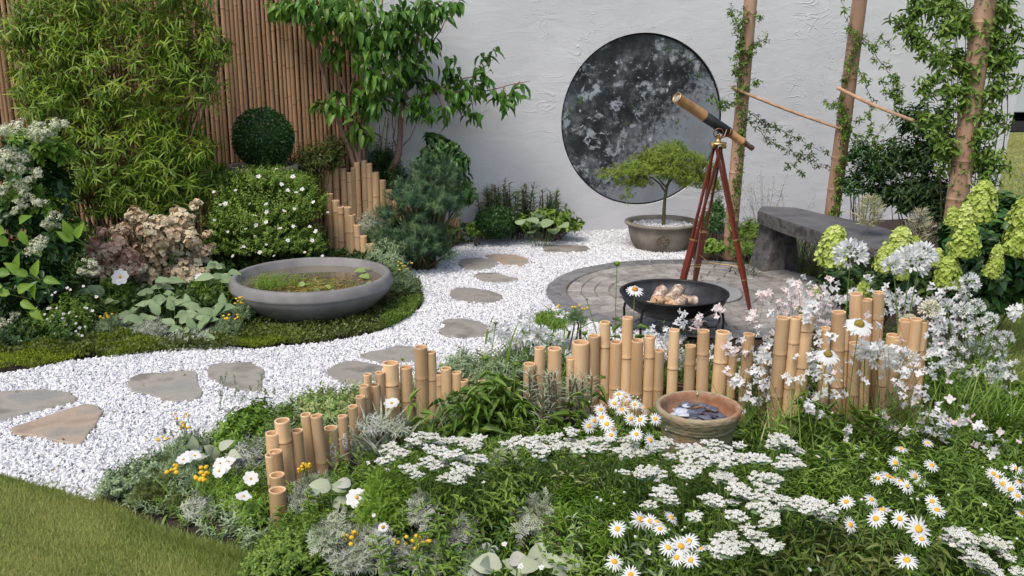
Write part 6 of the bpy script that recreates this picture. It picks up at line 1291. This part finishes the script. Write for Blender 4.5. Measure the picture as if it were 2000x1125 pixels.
def lavender(label, px0, px1, Y, y_top, n, ybase):
    bx = [P(random.uniform(px0, px1), ybase, Y+random.gauss(0, .08)) for _ in range(n)]; c = np.mean(bx, 0); t = thing('lavender', label, 'plant', (c[0], c[1], 0)); g = Geo(); gl = Geo()
    for b in bx:
        b = b.copy(); b[2] = 0; q = b+np.array([random.gauss(0, .03), 0, max(P(1000, y_top+random.uniform(-25, 40), b[1])[2], .1)]); stem_to(g, b, q, .0014, .06, 3); k_ = 34; tt_ = np.linspace(.72, 1, k_)[:, None]; pp = b+(q-b)*tt_; d = nrm(np.c_[rng.normal(size=(k_, 2)), np.full(k_, .6)]); gl.scatter(L_SMALL, pp, *frames(d, rdir(k_)), .006, .011, .011, rng.random(k_))
    g.build('stems', m_stem, t); gl.build('flower_spikes', g_silver, t, kind='stuff'); return t
lavender('thin lavender spikes rising before the rounded stepping stone', 430, 540, 4.55, 750, 14, 850)
lavender('pale lavender spikes by the yellow buttons at front left', 330, 400, 4.05, 850, 12, 900)
lavender('lavender spikes over the gravel behind the dip', 880, 1010, 5.1, 690, 10, 750)

# ------------------------------------------------------------------ front left corner plants
def cover(name, label, pts_fn, n, tm, mat, size, width, m, hgt, ang=.5, group=None, cat='ground cover'):
    """knee-high mass of leafy shoots nobody could count"""
    B = pts_fn(n); k = len(B); hh = hgt(B) if callable(hgt) else hgt; g = Geo(); sprigs(g, tm, B, nrm(np.c_[rng.normal(size=(k, 2))*.28, np.ones(k)]), hh*rng.uniform(.6, 1.12, k), m, size, width, ang); o = g.build(name, mat, loc=(0, 0, 0)); tag(o, label, cat, group, 'stuff'); return o
def inpx(px): 
    poly = gpoly(px)
    def f(n): x, y = sample_poly(poly, n*4, []); return np.c_[x, y, np.zeros(len(x))][:n]
    return f
shrub('thyme_mound', 'grey green small leaved mound where lawn meets gravel', 'plant', [blob(240, 945, 45, 30, 3.95, .18), blob(290, 925, 40, 28, 4.05, .16)], L_SMALL, g_grey, 240, 16, .022, .014, .5, nst=4)
shrub('thyme_mound', 'olive tuft in front of the yellow buttoned plants', 'plant', [blob(290, 965, 35, 28, 3.85, .14), blob(330, 935, 35, 28, 3.95, .14), blob(345, 985, 30, 18, 3.7, .1)], L_NEEDLE, g_olive, 240, 20, .03, .005, .6, nst=4)
shrub('daisy_foliage', 'light green fine leaved clump beside the front canes', 'plant', [blob(470, 970, 50, 45, 3.65, .18), blob(420, 950, 45, 35, 3.75, .16), blob(500, 1000, 40, 40, 3.55, .15)], L_LANCE, g_bright, 260, 14, .035, .007, .5, nst=4)
shrub('silver_mound', 'silver wormwood patch left of the lowest front cane', 'plant', [blob(480, 900, 40, 38, 4.0, .16), blob(390, 990, 40, 22, 3.65, .12)], L_LANCE, g_silver, 120, 16, .035, .007, .5, nst=4)
tuft('day_lily', 'narrow strap leaves arching onto the soil at lawn edge', 'plant', np.array([P(380, 1000, 3.6)[0], 3.6, 0]), 34, .19, .011, g_paleg, 1.1, .10, upb=.7)
santolina('yellow buttoned clump nearest the lawn corner', [blob(345, 925, 40, 30, 3.95, .15)], dots(335, 915, 14, 8, 8), 3.8, n=120, br=1.15)
santolina('bright yellow buttoned clump in front of white blooms', [blob(395, 930, 35, 30, 3.9, .15)], dots(390, 925, 18, 14, 20), 3.75, n=120, br=1.2)
santolina('wiry clump with high yellow buttons against the gravel', [blob(360, 880, 28, 26, 4.2, .12)], dots(358, 822, 18, 16, 11)+dots(318, 857, 16, 5, 5), 4.2, n=80, br=.9)
santolina('grey clump with yellow buttons leaning on the front canes', [blob(610, 975, 50, 38, 3.4, .15)], dots(598, 912, 15, 10, 11), 3.4, g_silver, 150, 1.0)
santolina('grey wiry clump with golden buttons at bottom of the bed', [blob(690, 1085, 55, 38, 2.85, .15)], dots(682, 1050, 14, 14, 9), 2.85, g_silver, 170, 1.0)
santolina('golden button flowers over dark ground at bottom centre left', [blob(830, 1090, 50, 30, 2.85, .14)], dots(805, 1058, 36, 14, 17), 2.85, g_silver, 110, 1.05)
santolina('two golden buttons beside the big silver leaves', [blob(930, 1105, 30, 22, 2.75, .1)], [(938, 1122), (948, 1112), (955, 1117), (940, 1115)], 2.7, g_grey, 60, 1.2)
santolina('lone yellow button at the bottom right of centre', [blob(1615, 1105, 28, 24, 2.8, .1)], [(1619, 1081)], 2.8, g_grey, 50, .9)
for lab, pts, l in [('cluster of big silver leaves in front of the lowest canes', [(655, 1000), (640, 1010), (665, 990), (672, 1012), (650, 985), (685, 945), (678, 955), (645, 955), (625, 960), (668, 1020)], .085), ('large pale silver leaf rosette at the bottom centre', [(980, 1105), (1010, 1110), (960, 1112), (995, 1095), (1045, 1112), (1075, 1110), (1060, 1098), (1100, 1115), (1030, 1120), (1090, 1092), (940, 1118)], .10),
                 ('silver leaves beside white blooms behind the front plants', [(415, 885), (430, 880), (425, 895), (445, 890), (395, 880), (405, 890), (380, 878)], .075)]:
    Yl = {0: 3.2}.get(0) if pts[0][1] == 1000 else (2.65 if pts[0][1] > 1050 else 4.0)
    LV = [(PM(a, b_, Yl+random.gauss(0, .03), .09), nrm(np.array([random.gauss(0, .8), -.5+random.gauss(0, .4), .55])), nrm(np.array([random.gauss(0, .3), -.7, .9])), l*random.uniform(.6, .95)) for a, b_ in pts]; leafy('silver_leaf_plant', lab, 'plant', LV, g_silver, L_BIG, .78)
flowering('white_bloom', 'cluster of white blooms behind the yellow buttons', 'flower', [tuple(PM(a, b_, 3.95)) + (.75,) for a, b_ in [(368, 893), (380, 890), (358, 898), (430, 905), (440, 915), (446, 902), (428, 920), (475, 970), (490, 935)]], cosmos, stem_to, face=.3, tilt=.8)
flowering('cosmos', 'white cosmos bloom with yellow eye low in front of canes', 'flower', [tuple(P(697, 972, 3.15))+(1.0,)], [cosmos[0]], stem_to, face=.8, tilt=.1)
flowering('cosmos', 'half open white cosmos right of the low cosmos bloom', 'flower', [tuple(P(752, 957, 3.2))+(.6,), tuple(P(772, 949, 3.2))+(.25,)], [cosmos[1]], stem_to, face=.9, tilt=.1)
flowering('pink_daisy', 'small group of faded pinkish daisies at bottom centre', 'flower', [tuple(P(a, b_, 2.85)) + (s_,) for a, b_, s_ in [(920, 1094, .5), (938, 1076, .42), (950, 1068, .45), (945, 1088, .38), (966, 1072, .3), (748, 1030, .45)]], [coneorange[0]], stem_to, face=.9, tilt=.2)

# ------------------------------------------------------------------ front bed greenery
FB = [(560, 1010), (600, 960), (650, 930), (720, 880), (800, 850), (900, 838), (1020, 836), (1180, 822), (1350, 820), (1500, 856), (1620, 856), (1780, 850), (1850, 790), (1960, 770), (2150, 780), (2400, 1200), (2300, 1700), (500, 1900), (420, 1500), (560, 1140), (520, 1090)]
fbp = gpoly(FB)
def fb(n, cxr=(-9, 9), w=None):
    x, y = sample_poly(fbp, n*5, [((tb[0], tb[1]), R3*1.0)]); ok = (np.abs(x) < y*.62+.25) & (y > 2.05) & (x > cxr[0]) & (x < cxr[1])
    if w is not None: ok &= rng.random(len(x)) < w(x, y)
    x, y = x[ok][:n], y[ok][:n]; return np.c_[x, y, np.zeros(len(x))]
def fh(B): 
    px = 1000+F*B[:, 0]/(B[:, 1]*.97+.44); h = .10+.17*np.clip((px-560)/220, 0, 1)-.07*np.clip((px-1550)/250, 0, 1)+.03*np.sin(B[:, 0]*7)*np.sin(B[:, 1]*8)
    return h*(1-.72*np.clip((B[:, 1]-3.25)/.55, 0, 1))
patch = lambda f1, f2, ph, lo: (lambda x, y: np.clip(np.sin(x*f1+ph)*np.sin(y*f2+ph*1.7)*.9+lo, .02, 1))
clump = lambda x, y: np.clip(.45+.9*np.sin(x*9+2*np.sin(y*7))*np.sin(y*10+x*4), .05, 1)
cover('front_bed_greenery', 'dense mid green leafy growth filling the front bed', lambda n: fb(n, w=clump), 1500, L_LANCEF, g_mid, .056, .015, 15, lambda B: fh(B)*rng.uniform(.75, 1.2, len(B)), .5)
cover('front_bed_greenery', 'short broad leaved growth low in the front bed', fb, 900, L_OVATE, g_mid, .045, .024, 9, lambda B: fh(B)*.62, .4)
cover('front_bed_greenery', 'brighter willow leaved growth patches in the front bed', lambda n: fb(n, w=patch(4, 5, .5, .1)), 620, L_LANCEF, g_bright, .046, .012, 18, lambda B: (fh(B)+.045)*rng.uniform(.8, 1.15, len(B)), .55)
cover('front_bed_greenery', 'dark low growth between the front bed plants', fb, 1200, L_LANCE, g_box, .050, .012, 12, lambda B: fh(B)*.8, .35)
cover('feathery_growth', 'feathery dark foliage below the white yarrow heads', lambda n: fb(n, w=lambda x, y: (y > 3.0)*1.0), 900, L_DISS, g_mid, .055, .022, 10, lambda B: fh(B)*1.0, .5)
cover('grassy_growth', 'fine grassy growth in the right of the front bed', lambda n: fb(n, (1.0, 9), w=patch(5, 6, 1.0, .35)), 1700, L_LANCE, g_bright, .07, .006, 8, lambda B: fh(B)*.85*rng.uniform(.6, 1.2, len(B)), .9)
shrub('bright_feathery_plant', 'bright feathery cosmos foliage beside the low white cosmos', 'plant', [blob(755, 1000, 55, 50, 3.1, .2), blob(745, 960, 30, 30, 3.15, .12)], L_DISS, g_bright, 200, 10, .05, .018, .6, nst=4)
shrub('bright_bush', 'fresh green bushy plant at the bottom left of the bed', 'plant', [blob(580, 1080, 75, 50, 2.95, .2), blob(620, 1050, 55, 30, 3.05, .16), blob(520, 1100, 40, 35, 2.95, .14)], L_SMALL, g_mid, 520, 16, .026, .013, .5, nst=4)
for lab, bl in [('silver dissected wormwood leaves at centre of front bed', [(1050, 1000, 30, 35), (1020, 1025, 28, 30), (1070, 1040, 30, 28)]), ('silver dissected wormwood above the golden buttons', [(765, 1085, 32, 30), (740, 1065, 25, 25)]), ('pale silver plant right of golden buttons in front bed', [(835, 1015, 25, 35), (820, 1000, 18, 25)]), ('low silver wormwood just below the front canes', [(640, 1050, 26, 24), (665, 1035, 22, 20)]), ('small silver wormwood beside the bright feathery plant', [(900, 1040, 24, 26)]), ('silver wormwood left of the upright silvery sage', [(985, 905, 22, 24)]), ('silver wormwood at the bottom between daisies and rosette', [(1160, 1110, 30, 26)])]:
    shrub('wormwood', lab, 'plant', [blob(a, b_, c_, d_, 3.55 if b_ < 960 else (3.0 if b_ < 1045 else 2.85), .08) for a, b_, c_, d_ in bl], L_DISS, g_silver, 26, 7, .06, .05, .35, nst=4)
shrub('ladys_mantle', 'bright lime tinged tuft in the middle of the front bed', 'plant', [blob(1180, 1040, 70, 50, 2.9, .2), blob(1120, 1000, 50, 35, 3.0, .18)], L_LANCEF, g_bright, 160, 16, .04, .008, .6, nst=4)
# yarrow
YA = {'yarrow clump left of the leafy coneflower plant': [(760, 875), (750, 897), (797, 916), (805, 871), (820, 857), (835, 900), (855, 877), (847, 912), (865, 900), (877, 885), (897, 887), (910, 897), (885, 857), (910, 862), (927, 855), (922, 870), (937, 892), (892, 922), (875, 930), (905, 912), (832, 865), (780, 885), (842, 850), (868, 862)],
      'yarrow band between leafy clump and terracotta pot': [(990, 865), (1010, 860), (1030, 860), (1040, 870), (1060, 870), (1070, 855), (1090, 865), (1115, 860), (1055, 880), (1089, 850), (1117, 845), (1144, 867), (1155, 853), (1183, 861), (1205, 878), (1228, 889), (1222, 855), (1233, 872), (1250, 883), (1130, 872), (1170, 875)],
      'yarrow heads crossing in front of the terracotta pot': [(1272, 878), (1289, 867), (1305, 861), (1333, 872), (1350, 878), (1372, 883), (1394, 878), (1389, 864), (1422, 872), (1444, 869), (1450, 889), (1328, 911), (1350, 919), (1217, 922), (1261, 922), (1283, 928), (1380, 900), (1310, 890), (1415, 890), (1340, 893)],
      'yarrow scattered below the terracotta pot': [(1411, 928), (1439, 956), (1450, 967), (1294, 961), (1311, 978), (1267, 983), (1389, 972), (1356, 1008), (1439, 1005), (1456, 1028), (1478, 1044), (1411, 1072), (1417, 931), (1302, 950), (1428, 1040), (1445, 1060)],
      'dense white yarrow drift right of the terracotta pot': [(1483, 889), (1483, 933), (1483, 983), (1492, 1061), (1539, 861), (1556, 878), (1511, 867), (1533, 894), (1472, 892), (1444, 956), (1506, 928), (1494, 983), (1517, 967), (1567, 978), (1594, 978), (1550, 983), (1611, 1000), (1478, 1050), (1500, 1067), (1417, 1072), (1506, 1014), (1525, 910), (1500, 950), (1547, 865), (1575, 990), (1480, 965), (1520, 985), (1545, 900)],
      'yarrow group leaning at the bottom right corner': [(1867, 1036), (1883, 1047), (1900, 1053), (1850, 1053), (1900, 1078), (1917, 1094), (1933, 1105), (1933, 1055), (1950, 1067), (1972, 1089), (1989, 1111), (1890, 1065), (1945, 1110), (1910, 1085), (1875, 1040), (1960, 1078), (1925, 1100)]}
for lab, pts in YA.items():
    hz = .37 if 'corner' not in lab else .22
    pts = pts+[(a+random.uniform(-18, 18), b_+random.uniform(-9, 12)) for a, b_ in pts[::2]]
    hd = [tuple(PZ(a+random.uniform(-3, 3), b_+random.uniform(-3, 3), hz+random.uniform(-.03, .03)))+(random.choice((.7, .9, 1.05, 1.15, 1.25))*random.uniform(.9, 1.1),) for a, b_ in pts]
    flowering('yarrow', lab, 'flower', hd, yarrow, stem_to, 'white yarrow clumps', .0019, (L_DISS, g_mid, 46, 12, .06, .02, .27, .22, .55), face=.02, tilt=.28, hname='flower_head', smat=m_stem)
# daisies
DA = {'daisy cluster in front of the canes left of the pot': ([(1200, 788), (1173, 800), (1208, 770), (1240, 790), (1232, 818), (1175, 815), (1198, 838), (1160, 822), (1280, 818), (1270, 860), (1243, 848), (1258, 797), (1150, 832), (1193, 850), (1215, 800), (1222, 775), (1185, 828), (1250, 820)], .42),
      'small group of daisies at the lower centre of the bed': ([(1206, 1033), (1289, 1033), (1250, 1014), (1311, 1011), (1283, 1019), (1305, 1069), (1330, 1067), (1322, 1089), (1349, 1094), (1369, 1072), (1345, 1058), (1200, 1097), (1232, 1122), (1270, 1018)], .36),
      'large daisy group at lower right of the front bed': ([(1661, 1025), (1711, 1013), (1757, 1013), (1794, 1033, 1.35), (1653, 980), (1702, 976), (1722, 996), (1771, 1094, 1.1), (1821, 979), (1830, 996), (1800, 1053)], .33),
      'pale daisies in the middle of the right bed': ([(1749, 904), (1744, 934), (1772, 950), (1787, 930), (1820, 909), (1760, 876), (1812, 865), (1714, 934), (1735, 930), (1760, 940), (1800, 940)], .26),
      'daisies cut by the right edge of the picture': ([(1959, 945), (1974, 956), (1985, 915), (1995, 1002), (1950, 932), (1988, 968), (1992, 940), (1940, 925)], .24)}
for lab, (pts, hz) in DA.items():
    hd = [tuple(PZ(p_[0], p_[1], hz+random.uniform(-.015, .015)))+((p_[2] if len(p_) > 2 else random.uniform(.74, .98)),) for p_ in pts]
    flowering('ox_eye_daisy', lab, 'flower', hd, daisy, stem_to, 'ox eye daisy clumps', .0018, (L_LANCEF, g_mid, 36, 14, .055, .014, .24, .16, .5), face=.65, tilt=.9)
g = Geo(); wb = fb(60, (-.6, 2.4)); t = thing('white_speckle_flower', 'tiny white speckle flowers scattered through the front bed', 'flower', (.8, 3.0, 0)); 
for q in wb: p = q+np.array([0, 0, fh(q[None])[0]+.03]); stem_to(g, q, p, .001, .05, 3); flower(t, smallstar[0], p, hR(.7, face=.6), random.uniform(.5, .8), 'blossom')
g.build('stems', m_stem, t)

gaura_plant('white gaura mass behind the dip of the palisade', gp([(1040, 660, 45, 26, 20), (985, 650, 25, 20, 8)]), 5.05, gaura[:2])
# individual taller leafy plants that break up the front bed
for i, (px, py, mt, sz, lab) in enumerate([(1000, 930, g_mid, .07, 'upright willow leaved sprigs in the left of the front bed'), (900, 960, g_mid, .06, 'leafy sprigs below the left yarrow clump'), (1120, 940, g_paleg, .05, 'pale budded sprigs below the yarrow band'), (1250, 1080, g_grey, .06, 'grey green sprigs at the bottom centre'), (1560, 1090, g_olive, .07, 'olive rosettes of leaves at the bottom right'), (1700, 1080, g_olive, .07, 'dark olive leaf rosettes under the large daisy group'), (1850, 930, g_mid, .07, 'fresh leafy sprigs between right hand daisies'), (1600, 900, g_mid, .08, 'broad leaved sprigs right of the yarrow drift'), (1900, 1000, g_mid, .06, 'leafy sprigs at the lower right edge'), (830, 1050, g_mid, .06, 'green sprigs among the golden buttons'), (1420, 1100, g_mid, .06, 'leafy sprigs right of the small daisy group'), (1120, 1090, g_paleg, .05, 'thin pale sprigs above the big silver rosette')]):
    c = PZ(px, py, .22); k = 26; t = thing('leafy_plant', lab, 'plant', (c[0], c[1], 0)); B = np.array([c[0], c[1], 0])+np.c_[rng.normal(size=(k, 2))*.085, np.zeros(k)]; Dd = nrm(np.c_[rng.normal(size=(k, 2))*.3, np.ones(k)]); Ls = rng.uniform(.2, .36, k)
    g = Geo(); sprigs(g, L_LANCEF, B, Dd, Ls, 15, sz, sz*.30, .5, t0=.2, droop=.1); g.build('foliage', mt, t, kind='stuff'); g = Geo(); [tube(g, [b_, b_+d_*l_], .0018, 4, cap=False) for b_, d_, l_ in zip(B, Dd, Ls)]; g.build('stems', m_stem, t)
for i, (px, Yg, mt, n_, ln, lab) in enumerate([(1455, 4.2, g_mid, 44, .30, 'grass tuft right of the terracotta pot by the canes'), (1530, 4.05, g_paleg, 40, .28, 'pale grass tuft before the leaning canes'), (1600, 3.95, g_mid, 50, .34, 'grass tuft below the lower white coneflower'), (1700, 4.0, g_mid, 50, .36, 'strappy tuft before the right end of the palisade'), (1800, 4.1, g_bright, 50, .32, 'bright grass tuft at the outer palisade end'), (1880, 4.3, g_mid, 60, .34, 'grass tuft right of the palisade in white flowers'), (1200, 4.25, g_olive, 36, .24, 'thin grass tuft behind the daisy cluster'), (850, 4.2, g_grey, 40, .22, 'grey grass tuft before the tallest left canes'), (1950, 4.3, g_bright, 70, .30, 'bright grass tuft at the far right edge')]):
    tuft('grass_tuft', lab, 'grass', np.array([P(px, 800, Yg)[0], Yg, 0]), n_, ln, .0065, mt, .32, .06)
gaura_plant('tall white gaura wands in front of the right palisade', gp([(1690, 660, 50, 50, 8), (1760, 720, 40, 50, 9), (1640, 740, 40, 40, 7), (1820, 700, 30, 40, 7), (1800, 780, 50, 25, 8)]), 4.05, gaura[:3])
# buds and fading heads among the daisies
g = Geo(); t = thing('daisy_buds', 'green and white daisy buds between the open daisies', 'flower', (1.2, 3.2, 0)); bud = Geo(); V, Fa = ICO1; bud.add(V*np.array([.0065, .0065, .006]), Fa, 0, .5); bud.add(V*np.array([.0038, .0038, .005])+np.array([0, 0, .005]), Fa, 1, .8); bme = bud.mesh('bud', [g_mid, m_white])
for px, py in [(random.choice([1230, 1330, 1690, 1780, 1820, 1960, 1200, 1740])+random.gauss(0, 35), random.choice([800, 1040, 1000, 930, 960])+random.gauss(0, 30)) for _ in range(45)]: p = PZ(px, py, .34); stem_to(g, np.array([p[0], p[1]+.02, 0]), p, .0013, .05, 3); inst('bud', bme, t, p, hR(.8), random.uniform(.7, 1.3))
g.build('stems', m_stem, t)
# litter on the path
lf, ly_ = sample_poly(gravel_poly, 400, []); ok = (ly_ < 9)&(np.abs(lf) < ly_*.6); lf, ly_ = lf[ok][:90], ly_[ok][:90]; n = len(lf); g = Geo(); X, Yv, Z = frames(nrm(np.c_[rng.normal(size=(n, 2)), rng.normal(size=n)*.15]), np.tile([0, 0, 1.], (n, 1))+rng.normal(size=(n, 3))*.3)
m_lit = leafmat('dry_leaf', [(.10, .06, .03), (.22, .15, .07), (.20, .22, .07)], .1, .8); g.scatter(L_OVATE, np.c_[lf, ly_, np.full(n, .034)], X, Yv, Z, .009, .022*rng.uniform(.6, 1.3, n), .02, rng.random(n)); o = g.build('fallen_leaves', m_lit, loc=(0, 0, 0)); tag(o, 'small dry leaf fragments scattered over the white gravel', 'leaf litter', kind='stuff')
# more growth in the corner between gravel, lawn and canes
corner = [(195, 975), (215, 950), (250, 930), (320, 892), (400, 865), (450, 845), (520, 815), (600, 788), (680, 776), (760, 765), (760, 800), (700, 830), (640, 880), (560, 935), (535, 1010), (560, 1120), (440, 1068), (340, 1035), (250, 1000)]
cover('corner_greenery', 'low silvery green growth in the bed corner by the lawn', inpx(corner), 420, L_LANCE, g_grey, .034, .009, 13, lambda B: .075+.035*np.sin(B[:, 0]*13)*np.sin(B[:, 1]*11), .5)
cover('corner_greenery', 'fresh green low growth behind the front left canes', inpx(corner[3:15]), 300, L_SMALL, g_mid, .03, .015, 13, .085, .5)
cover('corner_greenery', 'olive wiry growth in the bed corner by the lawn', inpx(corner), 300, L_NEEDLE, g_bright, .035, .005, 18, .08, .7)
cover('pale_cover', 'pale mixed growth behind the middle canes by the gravel', inpx([(640, 790), (760, 765), (900, 725), (1010, 690), (1060, 705), (1130, 735), (1000, 790), (760, 800)]), 380, L_SMALL, g_paleg, .03, .014, 13, .13, .5)
for o in bpy.data.objects:
    if o.parent and o.name.split('.')[0] in ('stems', 'stalks', 'flower_stems', 'vines', 'canes', 'twigs', 'seed_heads'): o['kind'] = 'stuff'
if 0: print('TRIS', sum(len(o.data.loops)-2*len(o.data.polygons) for o in bpy.data.objects if o.type == 'MESH'))
